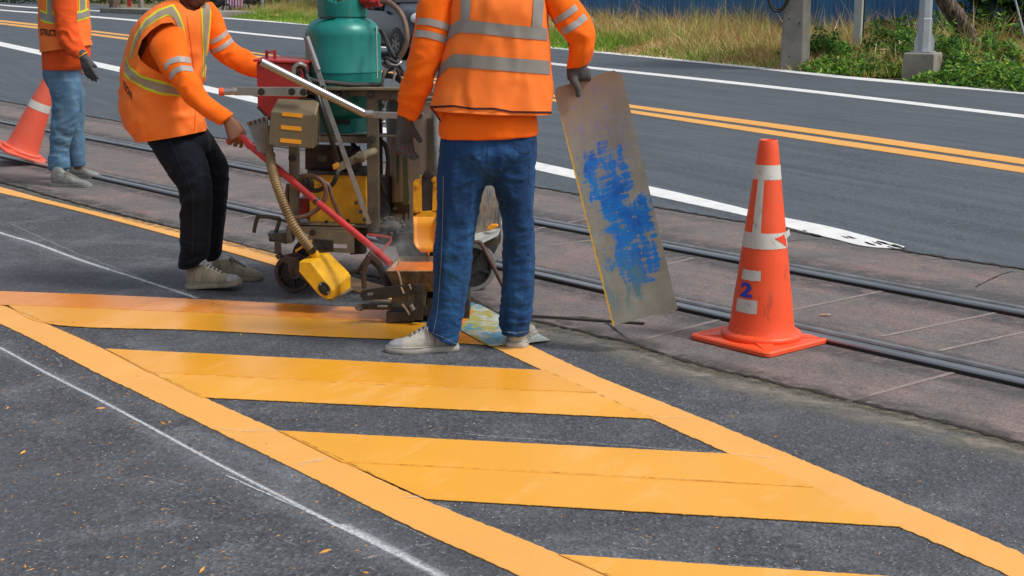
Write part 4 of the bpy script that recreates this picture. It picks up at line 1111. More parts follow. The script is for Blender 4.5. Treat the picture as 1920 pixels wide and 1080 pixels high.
    # rubble and boards at the kerb
    for i, (px, py, sx_, sz_, m_, lab) in enumerate(((470, 26, 1.3, .3, 'rust', 'low brown earth bank behind the grey pole at the kerb'), (500, 31, 1.0, .22, 'concrete', 'pale concrete slab at the foot of the grey pole'), (515, 33, .55, .3, 'concrete', 'broken concrete lump right of the grey pole'), (478, 33, .5, .2, 'rust', 'small brown rubble heap left of the grey pole'))):
        c = G(px, py); mb = MB(); mb.ball(c + Vector((0, 0, sz_ * .3)), 1, 12, 8, (sx_ / 2, .4, sz_ * .8)) if m_ == 'rust' else mb.box(c + Vector((0, 0, sz_ / 2)), (sx_, .5, sz_), Matrix.Rotation(.3 + i, 3, 'Z'))
        o = mb.build('rubble', M[m_], smooth=40, bevel=.02 if m_ != 'rust' else 0); tag(o, lab, 'rubble')
far_left()

# ================================================================== DARK CAR on the far lane
def car():
    c0 = G(752, 112)                                   # contact of the right front wheel
    hd = Vector((math.cos(ROADDIR + .02), math.sin(ROADDIR + .02), 0)); rt = Vector((hd.y, -hd.x, 0))   # heading, right side
    o0 = c0 - hd * 0.0 - rt * 0.78                      # front axle centre on the ground
    t = thing('car', o0 - hd * 1.3, 'dark blue grey car driving past behind the green gas cylinder', 'car')
    k = Mt('car_paint', (0.012, 0.018, 0.032), 0.2, 0.2); k.set('Coat Weight', 0.6); k.bump(k.noise(3, 2, .5), .02, .01)
    # body: cross sections along the heading (x = forward from the front axle)
    def sec(x, w, z0, z1, zs, wr):
        pts = [(-w, z0 + .05), (-w * 1.0, zs), (-w * .97, zs + .04), (-wr, z1 - .05), (-wr * .8, z1), (wr * .8, z1), (wr, z1 - .05), (w * .97, zs + .04), (w, zs), (w, z0 + .05), (w * .9, z0), (-w * .9, z0)]
        return [o0 + hd * x + rt * a + Vector((0, 0, z)) for a, z in pts]
    S_ = [(.82, .60, .32, .62, .5, .5), (.80, .74, .25, .80, .6, .62), (.68, .82, .22, .92, .72, .70), (.45, .86, .22, 1.0, .84, .74), (0, .87, .24, 1.08, .92, .76), (-.45, .88, .24, 1.16, .97, .72), (-.75, .88, .24, 1.38, .98, .66), (-1.05, .88, .24, 1.62, .99, .62), (-1.6, .88, .24, 1.72, 1.0, .62), (-2.6, .88, .24, 1.70, 1.0, .62), (-3.1, .87, .26, 1.55, 1.0, .62), (-3.45, .82, .32, 1.1, .95, .66)]
    mb = MB(); mb.rings([sec(*s) for s in S_]); mb.build('body', k.m, t, 50, bevel=.02)
    # wheels
    for x in (0, -2.65):
        for sd in (-1, 1):
            c = o0 + hd * x + rt * (.80 * sd) + Vector((0, 0, .335))
            a, b = c - rt * .10, c + rt * .10
            mb = MB(); mb.lathe([(.20, -.1), (.31, -.105), (.335, -.08), (.335, .08), (.31, .105), (.20, .1)], c, rt, 36, cap=False); w = mb.build('wheel', M['rubber'], t, 50)
            mb = MB(); mb.lathe([(.205, -.07), (.21, .095 * 1), (.19, .10), (.18, .06), (.05, .075), (.045, .09), (.01, .09)], c, rt * sd, 30)
            for i in range(7):
                th = i * 2 * math.pi / 7; e = (hd * math.cos(th) + Vector((0, 0, 1)) * math.sin(th)); mb.bar(c + rt * sd * .085 + e * .03, c + rt * sd * .092 + e * .195, .045, .02, up=rt)
            mb.build('rim', M['steel'], w, 40)
            mb = MB(); q = c + rt * sd * .02; n = 20
            mb.tube([q + (hd * math.cos(a_) + Vector((0, 0, 1)) * math.sin(a_)) * .375 for a_ in [math.pi * i / n for i in range(n + 1)]], .045, 8, 1); mb.build('wheel_arch', M['black'], t)
    for sd in (-1, 1):
        c = o0 + hd * .66 + rt * (.66 * sd) + Vector((0, 0, .86)); mb = MB(); mb.ball(c, .17, 18, 12, (1.0, .9, .75)); h = mb.build('headlight', simple('lamp_glass', (.75, .78, .8), .08, .3, .05), t)
        c = o0 + hd * .80 + rt * (.52 * sd) + Vector((0, 0, .42)); mb = MB(); mb.ball(c, .07); mb.build('fog_lamp', M['chrome'], t)
        # side glass and mirror
        mb = MB(); q = rt * (.845 * sd); mb.prism([o0 + hd * x + rt * (w * sd) + Vector((0, 0, z)) for x, w, z in ((-.75, .90, 1.03), (-2.9, .90, 1.05), (-2.8, .70, 1.52), (-1.2, .70, 1.52))], rt * (.02 * sd)); mb.build('side_window', simple('glass', (.03, .035, .04), .06, .2, .05), t, 0)
        mb = MB(); mb.ball(o0 - hd * .7 + rt * (1.02 * sd) + Vector((0, 0, 1.08)), .1, 14, 10, (1, 1, .8)); mb.build('mirror', k.m, t)
    mb = MB(); mb.prism([o0 + hd * x + rt * w + Vector((0, 0, z)) for x, w, z in ((-.44, .70, 1.16), (-.44, -.70, 1.16), (-1.06, -.58, 1.60), (-1.06, .58, 1.60))], hd * .015 + Vector((0, 0, .02))); mb.build('windscreen', simple('glass2', (.03, .035, .04), .06, .2, .05), t, 0)
    mb = MB(); mb.box(o0 + hd * .81 + Vector((0, 0, .62)), (.9, .05, .2), Matrix((rt, hd, (0, 0, 1))).transposed()); mb.build('grille', M['black'], t, 0, bevel=.02)
    mb = MB(); mb.box(o0 + hd * .82 + Vector((0, 0, .36)), (1.3, .06, .13), Matrix((rt, hd, (0, 0, 1))).transposed()); mb.build('bumper', M['black'], t, 0, bevel=.02)
car()
# ================================================================== CLOTH AND SKIN MATERIALS
def fabric(name, base, rough=0.85, weave=900, var=0.15, fold=None, streak=None, bstr=0.12):
    cs, ca = ((7, 7, 15), 1.1) if streak else ((4, 4, 3.2), 0.8)
    k = Mt(name, base, rough, 0, 0.25)
    n = k.noise(5, 5, 0.6)
    c = k.ramp(n, [(0.3, tuple(x * (1 - var) for x in base)), (0.7, tuple(min(1, x * (1 + var)) for x in base))])
    if streak:
        s = k.noise(1, 6, 0.7, vec=k.scaled((11, 11, 2.2)), dist=0.4)
        c = k.mix(k.mask(s, 0.46, 0.72), c, streak)
        f = k.noise(1, 4, 0.7, vec=k.scaled((420, 420, 60)))
        c = k.mix(0.45, c, k.ramp(f, [(0.3, (0.3, 0.3, 0.3)), (0.7, (0.7, 0.7, 0.7))]), 'OVERLAY')
    k.set('Base Color', c); k.set('Sheen Weight', 0.03)
    w = k.noise(weave, 2, 0.5)
    cr = k.noise(1, 3, 0.55, vec=k.scaled(cs), dist=1.2 if streak else 0.3)
    cr = k.math('ABSOLUTE', k.math('SUBTRACT', cr, 0.5)); cr = k.mask(cr, 0.0, 0.10 if streak else 0.14)
    hh = k.math('ADD', k.math('ADD', k.math('MULTIPLY', w, 0.3), k.noise(34, 4, 0.6)), k.math('MULTIPLY', cr, ca))
    k.bump(hh, bstr * 1.6, 0.010)
    return k.m
M['shirt'] = fabric('shirt', (1.0, 0.155, 0.004), 0.8, 700, 0.07)
M['shirt_red'] = fabric('shirt_red', (0.74, 0.088, 0.012), 0.8, 700, 0.12)
M['vest'] = fabric('vest', (1.0, 0.21, 0.03), 0.72, 900, 0.05, bstr=0.08)
M['vest_pale'] = fabric('vest_pale', (0.92, 0.20, 0.035), 0.72, 900, 0.06, bstr=0.08)
M['tape_grey'] = fabric('tape_grey', (0.26, 0.25, 0.23), 0.42, 1200, 0.10, bstr=0.05)
M['tape_tan'] = fabric('tape_tan', (0.34, 0.28, 0.20), 0.45, 1200, 0.10, bstr=0.05)
M['tape_sleeve'] = fabric('tape_sleeve', (0.36, 0.33, 0.31), 0.42, 1200, 0.08, bstr=0.05)
M['tape_lime'] = fabric('tape_lime', (0.66, 0.68, 0.035), 0.7, 900, 0.08, bstr=0.05)
M['hem_dark'] = fabric('hem_dark', (0.055, 0.012, 0.014), 0.8, 900, 0.2)
M['jeans'] = fabric('jeans', (0.007, 0.038, 0.118), 0.85, 1400, 0.35, streak=(0.022, 0.10, 0.26))
M['jeans_pale'] = fabric('jeans_pale', (0.075, 0.16, 0.26), 0.88, 1400, 0.2, streak=(0.15, 0.215, 0.26))
M['jeans_dark'] = fabric('jeans_dark', (0.0035, 0.006, 0.012), 0.88, 1400, 0.3, streak=(0.008, 0.014, 0.028))
M['stitch'] = fabric('stitch', (0.16, 0.20, 0.26), 0.9)
M['stitch_dark'] = fabric('stitch_dark', (0.028, 0.035, 0.05), 0.9)
M['glove'] = fabric('glove', (0.085, 0.080, 0.083), 0.88, 420, 0.3, bstr=0.4)
M['skin'] = simple('skin', (0.20, 0.075, 0.036), 0.5, 0, 0.14, (0.26, 0.11, 0.06), 0.3, 22, 0.18, 160, 0.002)
M['nail'] = simple('nail', (0.55, 0.30, 0.20), 0.35, 0, 0.1)
M['hair'] = simple('hair', (0.012, 0.010, 0.009), 0.5, 0, 0.4, None, 0.4, 60, 0.6)
M['canvas_white'] = fabric('canvas_white', (0.46, 0.44, 0.385), 0.85, 1200, 0.14, streak=(0.30, 0.27, 0.22), bstr=0.12)
M['canvas_tan'] = fabric('canvas_tan', (0.36, 0.32, 0.23), 0.85, 1200, 0.18, streak=(0.20, 0.18, 0.14), bstr=0.15)
M['boot_grey'] = fabric('boot_grey', (0.17, 0.185, 0.175), 0.85, 1200, 0.18, streak=(0.27, 0.275, 0.25), bstr=0.2)
M['sole_white'] = simple('sole_white', (0.42, 0.39, 0.34), 0.6, 0, 0.12, (0.22, 0.19, 0.15), 0.5, 20)
M['sole_dark'] = simple('sole_dark', (0.10, 0.095, 0.085), 0.7, 0, 0.2)
M['toe_rubber'] = simple('toe_rubber', (0.34, 0.35, 0.37), 0.5, 0, 0.15, (0.2, 0.19, 0.17), 0.4, 20)
M['tongue'] = fabric('tongue', (0.16, 0.15, 0.13), 0.9)
M['foxing'] = simple('foxing', (0.16, 0.15, 0.14), 0.6)
M['lace'] = fabric('lace', (0.58, 0.56, 0.50), 0.9)
M['lace_dark'] = fabric('lace_dark', (0.16, 0.15, 0.13), 0.9)

# ================================================================== FIGURE BUILDING
def sq_ring(c, u, v, n=32, e=2.3):
    out = []
    for j in range(n):
        a = 2 * math.pi * j / n; ca, sa = math.cos(a), math.sin(a)
        x = math.copysign(abs(ca) ** (2 / e), ca); y = math.copysign(abs(sa) ** (2 / e), sa)
        out.append(c + u * x + v * y)
    return out
def interp_secs(secs, k):
    """secs: list of (c,u,v) -> smooth in-between sections"""
    cs, _ = catmull([s[0] for s in secs], [1] * len(secs), k)
    us, _ = catmull([s[1] for s in secs], [1] * len(secs), k)
    vs, _ = catmull([s[2] for s in secs], [1] * len(secs), k)
    return list(zip(cs, us, vs))
def sil(x0, y0, x1, y1, Y, dep, dy=0.0):
    """section seen between two photo points at distance Y, half depth dep"""
    a = P(x0, y0, Y); b = P(x1, y1, Y + dy)
    return ((a + b) / 2, (b - a) / 2, Vector((0, dep, 0)))
def loft(mb, secs, n=32, e=2.3, k=5):
    s = interp_secs(secs, k) if len(secs) > 2 and k else secs
    mb.rings([sq_ring(c, u, v, n, e) for c, u, v in s])
def round_loft(mb, pts, radii, n=16, k=4, flat=1.0, up=None):
    """tapered limb with rounded ends"""
    P_, R_ = catmull([Vector(p) for p in pts], radii, k) if len(pts) > 2 else ([Vector(p) for p in pts], list(radii))
    d0 = (P_[1] - P_[0]).normalized(); d1 = (P_[-1] - P_[-2]).normalized()
    full = [(P_[0] - d0 * R_[0] * .9, R_[0] * .35), (P_[0] - d0 * R_[0] * .55, R_[0] * .8)] + list(zip(P_, R_)) + [(P_[-1] + d1 * R_[-1] * .55, R_[-1] * .8), (P_[-1] + d1 * R_[-1] * .9, R_[-1] * .35)]
    u, v = frame_for(d0)
    if up is not None: u = up.normalized()
    rings = []
    for i, (p, r) in enumerate(full):
        d = (full[min(i + 1, len(full) - 1)][0] - full[max(i - 1, 0)][0]).normalized()
        u = (u - d * u.dot(d)).normalized(); v = d.cross(u)
        rings.append([p + u * (r * flat * math.cos(2 * math.pi * j / n)) + v * (r * math.sin(2 * math.pi * j / n)) for j in range(n)])
    mb.rings(rings)

def fuse(mb, name, mat, parent, voxel=0.008, smooth_it=6, disp=None, sub=None, smooth_f=0.5):
    """overlapping closed shapes -> one continuous surface, relaxed, with folds pushed in"""
    me = bpy.data.meshes.new(name + '_raw'); me.from_pydata([tuple(v) for v in mb.v], [], mb.f)
    bm = bmesh.new(); bm.from_mesh(me); bmesh.ops.recalc_face_normals(bm, faces=bm.faces); bm.to_mesh(me); bm.free()
    o = bpy.data.objects.new(name + '_raw', me); COL.objects.link(o)
    r = o.modifiers.new('r', 'REMESH'); r.mode = 'VOXEL'; r.voxel_size = voxel; r.adaptivity = 0
    if smooth_it:
        s = o.modifiers.new('s', 'SMOOTH'); s.factor = smooth_f; s.iterations = smooth_it
    dg = bpy.context.evaluated_depsgraph_get(); dg.update()
    out = bpy.data.meshes.new_from_object(o.evaluated_get(dg)); bpy.data.objects.remove(o)
    out.name = name; out.materials.clear()
    if disp:
        n = len(out.vertices); co = np.empty(n * 3); no = np.empty(n * 3)
        out.vertices.foreach_get('co', co); out.vertex_normals.foreach_get('vector', no)
        co = co.reshape(-1, 3); no = no.reshape(-1, 3)
        d = disp(co, no); co = co + no * d[:, None]
        out.vertices.foreach_set('co', co.ravel())
    out.polygons.foreach_set('use_smooth', [True] * len(out.polygons)); out.update()
    return link_mesh(out, name, mat, parent)

def nz(co, s, off=0.0):
    sx, sy, sz = s
    return np.array([MN.noise(Vector((c[0] * sx + off, c[1] * sy - off, c[2] * sz + off * .7))) for c in co])
def folds(layers):
    """layers: (scale, amplitude, kind, region-function)"""
    def f(co, no):
        d = np.zeros(len(co))
        warp = nz(co, (5, 5, 5), 3.3) * 0.06
        for i, (sc, amp, kind, reg) in enumerate(layers):
            c2 = co.copy(); c2[:, 2] += warp; c2[:, 0] += warp * .5
            v = nz(c2, sc, i * 4.7 + 1.1)
            if kind == 'ridge': v = (1 - np.abs(v) * 4.5).clip(-.6, 1) * 0.8 - 0.15
            w = reg(co) if reg else 1.0
            d += amp * v * w
        return d
    return f
def near_pt(p, r):
    p = np.array(p); return lambda co: np.exp(-(((co - p) ** 2).sum(1)) / (r * r))
def zband(z0, z1, s=0.05):
    return lambda co: 1 / (1 + np.exp(-(co[:, 2] - z0) / s)) * 1 / (1 + np.exp((co[:, 2] - z1) / s))

# hands -------------------------------------------------------------
def hand(mb, wrist, f, s, n, scale=1.0, curl=(.5, .6, .65, .7), spread=0.06, thumb=(0.9, 0.35), infl=0.0, thumb_curl=.35, curls2=None):
    """f: to the fingers, s: towards the thumb, n: out of the BACK of the hand. Returns fingertips"""
    f = f.normalized(); s = (s - f * s.dot(f)).normalized(); n = (n - f * n.dot(f) - s * n.dot(s)).normalized()
    k = scale; W = Vector(wrist)
    secs = []
    for d, w, h, o in ((-0.035, .026, .020, 0), (0.0, .027, .018, 0), (0.03, .036, .017, .003), (0.065, .041, .0155, .002), (0.088, .041, .013, 0), (0.098, .036, .009, -.002)):
        secs.append((W + f * (d * k) + s * (o * k), s * (w * k + infl), n * (h * k + infl)))
    loft(mb, secs, 20, 2.6, 3)
    # ball of the thumb
    round_loft(mb, [W + f * .012 * k + s * .018 * k - n * .006 * k, W + f * .045 * k + s * .034 * k - n * .008 * k], [(.017 * k + infl), (.014 * k + infl)], 12)
    tips = []
    L = [(.044, .027, .022), (.049, .030, .023), (.045, .028, .022), (.036, .021, .020)]
    for i in range(4):
        b = W + f * ((0.090 - 0.004 * abs(i - 1)) * k) + s * ((0.031 - 0.0205 * i) * k)
        a = curl[i] if not isinstance(curl[i], tuple) else 0
        cs = curl[i] if isinstance(curl[i], tuple) else (curl[i] * .8, curl[i] * 1.1, curl[i] * .7)
        sp = spread * (1.5 - i)
        ang = 0; p = b - f * .012 * k; pts = [p, b]; rr = [.0098 * k + infl, .0098 * k + infl]; p = b
        for j in range(3):
            ang += cs[j]
            d = (f * math.cos(ang) - n * math.sin(ang)); d = (d + s * sp * math.cos(ang)).normalized()
            h_ = L[i][j] * k
            p = p + d * h_; pts.append(p); rr.append((.0092, .0084, .0070)[j] * k * (0.88 if i == 3 else 1) + infl)
        round_loft(mb, pts, rr, 12, 3); tips.append((p, d, n))
    ta, td = thumb
    d = (f * math.cos(ta) + s * math.sin(ta) - n * td).normalized()
    p0 = W + f * .030 * k + s * .030 * k - n * .004 * k; p1 = p0 + d * .042 * k
    d2 = (d * math.cos(thumb_curl) + (f * .6 - n * .8).normalized() * math.sin(thumb_curl)).normalized(); p2 = p1 + d2 * .030 * k
    round_loft(mb, [p0, p1, p2], [.0125 * k + infl, .0108 * k + infl, .0088 * k + infl], 12, 4); tips.append((p2, d2, n))
    return tips

def head(mb, c, fwd, up, k=1.0):
    """skull, jaw, nose, ears, brow, lips; c = centre of the skull"""
    fwd = fwd.normalized(); rt = fwd.cross(up).normalized(); up = rt.cross(fwd).normalized()
    def q(a, b, d): return c + fwd * (a * k) + rt * (b * k) + up * (d * k)
    def el(o, ra, rb, rc):
        vs = []; fs = []; sg, rg = 20, 14
        for i in range(rg + 1):
            th = math.pi * i / rg
            for j in range(sg):
                ph = 2 * math.pi * j / sg; vs.append(o + fwd * (ra * k * math.sin(th) * math.cos(ph)) + rt * (rb * k * math.sin(th) * math.sin(ph)) + up * (rc * k * math.cos(th)))
        for i in range(rg):
            for j in range(sg): fs.append((i * sg + j, (i + 1) * sg + j, (i + 1) * sg + (j + 1) % sg, i * sg + (j + 1) % sg))
        mb.add(vs, fs)
    el(q(-.01, 0, .035), .098, .077, .085)           # cranium
    el(q(.030, 0, -.025), .062, .062, .075)          # face
    el(q(.050, 0, -.082), .036, .036, .030)          # chin
    el(q(.020, 0, -.066), .055, .053, .034)          # jaw
    round_loft(mb, [q(.085, 0, .012), q(.100, 0, -.018), q(.108, 0, -.034)], [.008 * k, .011 * k, .014 * k], 10)     # nose
    for sd in (-1, 1):
        el(q(.060, .035 * sd, -.020), .024, .022, .022)     # cheek
        el(q(.096, .011 * sd, -.038), .009, .009, .008)     # nostril wing
        round_loft(mb, [q(.082, .012 * sd, .022), q(.078, .034 * sd, .026), q(.062, .052 * sd, .018)], [.007 * k, .008 * k, .007 * k], 8)   # brow
        round_loft(mb, [q(-.006, .074 * sd, .022), q(-.016, .086 * sd, .010), q(-.010, .083 * sd, -.012), q(.002, .073 * sd, -.026)], [.007 * k, .009 * k, .008 * k, .007 * k], 8)  # ear
    round_loft(mb, [q(.082, -.022, -.058), q(.094, 0, -.055), q(.082, .022, -.058)], [.005 * k, .007 * k, .005 * k], 8)
    round_loft(mb, [q(.080, -.019, -.067), q(.092, 0, -.068), q(.080, .019, -.067)], [.005 * k, .008 * k, .005 * k], 8)
    return q
def hair_cap(parent, c, fwd, up, k=1.0):
    fwd = fwd.normalized(); rt = fwd.cross(up).normalized(); up = rt.cross(fwd).normalized(); mb = MB(); vs = []; fs = []; sg, rg = 36, 20
    for i in range(rg + 1):
        th = math.pi * 0.66 * i / rg
        for j in range(sg):
            ph = 2 * math.pi * j / sg; front = max(0, math.cos(ph)); t2 = th * (1 - .42 * front)
            r = 1 + .03 * MN.noise(Vector((ph * 3, th * 4, 2)))
            vs.append(c + up * .035 * k - fwd * .01 * k + fwd * (.108 * r * k * math.sin(t2) * math.cos(ph)) + rt * (.086 * r * k * math.sin(t2) * math.sin(ph)) + up * (.095 * r * k * math.cos(t2)))
    for i in range(rg):
        for j in range(sg): fs.append((i * sg + j, (i + 1) * sg + j, (i + 1) * sg + (j + 1) % sg, i * sg + (j + 1) % sg))
    mb.add(vs, fs); mb.build('hair', M['hair'], parent, 60)
def eyes(parent, q, k=1.0):
    for sd in (-1, 1):
        mb = MB(); mb.ball(q(.072, .031 * sd, .004), .012 * k, 12, 8); e = mb.build('eye', simple('eye', (.6, .57, .52), .2), parent)
        mb = MB(); mb.ball(q(.0795, .0315 * sd, .003), .0058 * k, 10, 6); mb.build('iris', M['hair'], e)

# shoes -------------------------------------------------------------
def shoe(parent, heel, direc, L=0.285, mat='canvas_white', sole='sole_white', pitch=0.0, lace='lace', collar=0.105, width=1.0, boot=False, roll=0.0, toe_down=0.0, side=1):
    """heel: ground point under the heel; direc: horizontal direction heel->toe"""
    d = Vector((direc[0], direc[1], 0)).normalized(); s = Vector((-d.y, d.x, 0)); up = Vector((0, 0, 1))
    R = Matrix.Rotation(pitch, 3, s); d2 = R @ d; up2 = R @ up; H = Vector(heel)
    def q(x, y, z): return H + d2 * (x * L) + s * (y * width) + up2 * z + up * (0)
    out = [(0.0, .018, 0), (.02, .028, 0), (.08, .035, 0), (.2, .037, .001), (.35, .036, .002), (.5, .041, .003), (.64, .048, .002), (.76, .048, 0), (.86, .042, -.004), (.94, .030, -.007), (.985, .014, -.008), (1.0, .004, -.008)]
    # upper: sections across the foot
    hts = [(0.01, .022, .090), (.06, .031, collar), (.16, .034, collar + .004), (.26, .034, collar + .006), (.36, .036, .112), (.46, .0385, .104), (.55, .042, .088), (.65, .044, .070), (.75, .044, .058), (.85, .0385, .052), (.93, .029, .045), (.975, .014, .034)]
    def hx(x):
        for (x0, _, h0), (x1, _, h1) in zip(hts, hts[1:]):
            if x0 <= x <= x1: return h0 + (h1 - h0) * (x - x0) / (x1 - x0)
        return .05
    mb = MB(); rings = []
    for x, w, h in hts:
        n = 22; ring = []
        o = -.006 * max(0, x - .5) * 2
        bz = .012
        top = w * (0.60 if x < .5 else 0.78)
        for j in range(n):
            a = 2 * math.pi * j / n; ca, sa = math.cos(a), math.sin(a)
            xx = math.copysign(abs(ca) ** .8, ca); zz = math.copysign(abs(sa) ** .75, sa)
            t = (zz + 1) / 2; ww = w + (top - w) * max(0, t - .25) / .75 * 0.7
            ring.append(q(x, ww * xx + o, bz + (h - bz) * t))
        rings.append(ring)
    mb.rings(rings); up_o = mb.build('shoe', M[mat], parent, 80)
    md = up_o.modifiers.new('s', 'SUBSURF'); md.levels = md.render_levels = 1
    # sole
    mb = MB()
    def outl(z, g):
        sm, _ = catmull([Vector((x, w, o)) for x, w, o in out], [1] * len(out), 3)
        pts = [q(p.x + (g * .02 if p.x > .5 else -g * .02), (p.y + g * .004) + p.z, z) for p in sm]
        pts += [q(p.x + (g * .02 if p.x > .5 else -g * .02), -(p.y + g * .004) + p.z, z) for p in reversed(sm)]
        return pts
    mb.rings([outl(0.0, 0.2), outl(.004, .8), outl(.014, .9), outl(.025, .6), outl(.028, 0)]); mb.build('sole', M[sole], up_o, 50)
    # rubber foxing line
    mb = MB(); ln = [q(p[0], p[1] * 1.0 + .0035 + p[2], .0262) for p in out]; mb.tube(ln, .0014, 6, 3)
    mb.tube([q(p[0], -(p[1] + .0035) + p[2], .0262) for p in out], .0014, 6, 3); mb.build('foxing', M['foxing'], up_o, 60)
    # laces
    mb = MB()
    for i in range(5):
        x = .37 + .062 * i; w = .022
        a = q(x, -w, hx(x) - .007); b = q(x + .035, w, hx(x + .035) - .007); m_ = q(x + .018, 0, hx(x + .018) + .003)
        mb.tube([a, m_, b], .0034, 6, 4)
        a = q(x, w, hx(x) - .007); b = q(x + .035, -w, hx(x + .035) - .007); m_ = q(x + .018, 0, hx(x + .018) + .0045)
        mb.tube([a, m_, b], .0034, 6, 4)
    for sd in (-1, 1):
        mb.tube([q(.38, 0, .113), q(.40, .02 * sd, .116), q(.44, .034 * sd, .100), q(.42, .035 * sd, .086)], .0026, 6, 4)
    mb.build('laces', M[lace], up_o, 60)
    # rubber toe cap, tongue under the laces
    if lace == 'lace':
        mb = MB(); rings = []
        for x, w, h in ((.79, .0452, .0565), (.86, .0400, .0530), (.93, .0302, .0462), (.982, .0145, .0345)):
            ring = []
            for j in range(22):
                a = 2 * math.pi * j / 22; ca, sa = math.cos(a), math.sin(a); xx = math.copysign(abs(ca) ** .8, ca); zz = math.copysign(abs(sa) ** .75, sa); tt = (zz + 1) / 2
                ww = w + (w * .78 - w) * max(0, tt - .25) / .75 * .7
                ring.append(q(x, ww * xx - .006 * (x - .5) * 2, .013 + (h - .013) * tt))
            rings.append(ring)
        mb.rings(rings); mb.build('toe_cap', M['toe_rubber'], up_o, 60)
    mb = MB(); mb.bar(q(.37, 0, .110), q(.50, 0, .096), .030, .007, up=up2); mb.bar(q(.50, 0, .096), q(.68, 0, .0655), .030, .006, up=up2); mb.build('tongue', M['tongue'], up_o, 40)
    # toe cap seam
    mb = MB()
    for x in ((.80,) if not boot else (.74,)):
        pts = []
        for a in [math.pi * i / 12 for i in range(13)]:
            w_, h_ = .043, .050
            pts.append(q(x, w_ * math.cos(a) * 1.02 - .004, .02 + (h_ - .019) * abs(math.sin(a)) ** .8))
        mb.tube(pts, .0013, 6, 2)
    mb.build('seam', M['foxing'], up_o, 60)
    for x in (.18, .33):
        mb = MB(); sg = 1 if side > 0 else -1
        for sd in (-1, 1): mb.tube([q(x, .0365 * sd, .03), q(x + .01, .036 * sd, .055), q(x + .03, .026 * sd, .085)], .0012, 6, 3)
        mb.build('side_seam', M['foxing'], up_o, 60)
    return up_o

# tapes laid on garments --------------------------------------------
def bvh_of(o):
    dg = bpy.context.evaluated_depsgraph_get(); dg.update(); e = o.evaluated_get(dg); me = e.to_mesh()
    b = BVHTree.FromPolygons([v.co.copy() for v in me.vertices], [tuple(p.vertices) for p in me.polygons]); e.to_mesh_clear(); return b
def cast(b, px, py, Y, off):
    d = ray(px, py).normalized(); h = b.ray_cast(CAMP, d)
    if h[0] is not None and abs(h[0].y - Y) < .45:
        n = h[1]; n = n if n.dot(d) < 0 else -n; p = h[0]
    else:
        c = P(px, py, Y); h = b.find_nearest(c)
        p = h[0]; n = (h[1] if h[1].dot(d) < .3 else -h[1])
    return p + n * off - d * off * .5
def line2(pts, t):
    L = [0]
    for a, b in zip(pts, pts[1:]): L.append(L[-1] + math.hypot(b[0] - a[0], b[1] - a[1]))
    s = t * L[-1]
    for i in range(len(pts) - 1):
        if s <= L[i + 1] + 1e-9:
            u = (s - L[i]) / max(1e-9, L[i + 1] - L[i]); return (pts[i][0] + (pts[i + 1][0] - pts[i][0]) * u, pts[i][1] + (pts[i + 1][1] - pts[i][1]) * u)
    return pts[-1]
def tape(name, bvh, e0, e1, Y, mat, parent, off=0.002, n=40, m=5):
    """strip between two photo polylines laid on a garment surface"""
    vs = []
    for i in range(n + 1):
        a = line2(e0, i / n); b = line2(e1, i / n)
        for j in range(m + 1):
            t = j / m; vs.append(cast(bvh, a[0] + (b[0] - a[0]) * t, a[1] + (b[1] - a[1]) * t, Y, off))
    mb = MB(); mb.add(vs, [(i * (m + 1) + j, i * (m + 1) + j + 1, (i + 1) * (m + 1) + j + 1, (i + 1) * (m + 1) + j) for i in range(n) for j in range(m)])
    return mb.build(name, mat, parent, 80, fix=False)
def seam_line(name, bvh, pts, Y, mat, parent, w=1.0, off=0.0015, n=40):
    e0 = []; e1 = []
    for i, p in enumerate(pts):
        a = pts[max(0, i - 1)]; b = pts[min(len(pts) - 1, i + 1)]; dx, dy = b[0] - a[0], b[1] - a[1]; l = math.hypot(dx, dy)
        e0.append((p[0] - dy / l * w / 2, p[1] + dx / l * w / 2)); e1.append((p[0] + dy / l * w / 2, p[1] - dx / l * w / 2))
    return tape(name, bvh, e0, e1, Y, mat, parent, off, n, 1)
def text_on(name, body, bvh, fn, Y, mat, parent, off=0.004, bold=0.02):
    cu = bpy.data.curves.new(name, 'FONT'); cu.body = body; cu.size = 1.0; cu.offset = bold; cu.resolution_u = 4
    to = bpy.data.objects.new('tmp', cu); COL.objects.link(to)
    me = bpy.data.meshes.new_from_object(to.evaluated_get(bpy.context.evaluated_depsgraph_get())); bpy.data.objects.remove(to)
    bm = bmesh.new(); bm.from_mesh(me); bmesh.ops.triangulate(bm, faces=bm.faces); bmesh.ops.subdivide_edges(bm, edges=[e for e in bm.edges if e.calc_length() > .2], cuts=3); bmesh.ops.triangulate(bm, faces=bm.faces); bm.to_mesh(me); bm.free()
    xs = [v.co.x for v in me.vertices]; ys = [v.co.y for v in me.vertices]; x0, x1, y0, y1 = min(xs), max(xs), min(ys), max(ys)
    for v in me.vertices:
        px, py = fn((v.co.x - x0) / (x1 - x0), (v.co.y - y0) / (y1 - y0)); v.co = cast(bvh, px, py, Y, off)
    me.name = name; me.materials.clear(); return link_mesh(me, name, mat, parent)
def vest_cut(o, cutters):
    for mb in cutters:
        c = mb.build('cutter', M['black']); c.hide_render = True
        b = o.modifiers.new('b', 'BOOLEAN'); b.operation = 'DIFFERENCE'; b.solver = 'EXACT'; b.object = c
    dg = bpy.context.evaluated_depsgraph_get(); dg.update()
    me = bpy.data.meshes.new_from_object(o.evaluated_get(dg)); old = o.data
    o.modifiers.clear(); o.data = me
    for c in [x for x in bpy.data.objects if x.name.startswith('cutter')]: bpy.data.objects.remove(c)
    me.polygons.foreach_set('use_smooth', [True] * len(me.polygons)); me.set_sharp_from_angle(angle=math.radians(50))
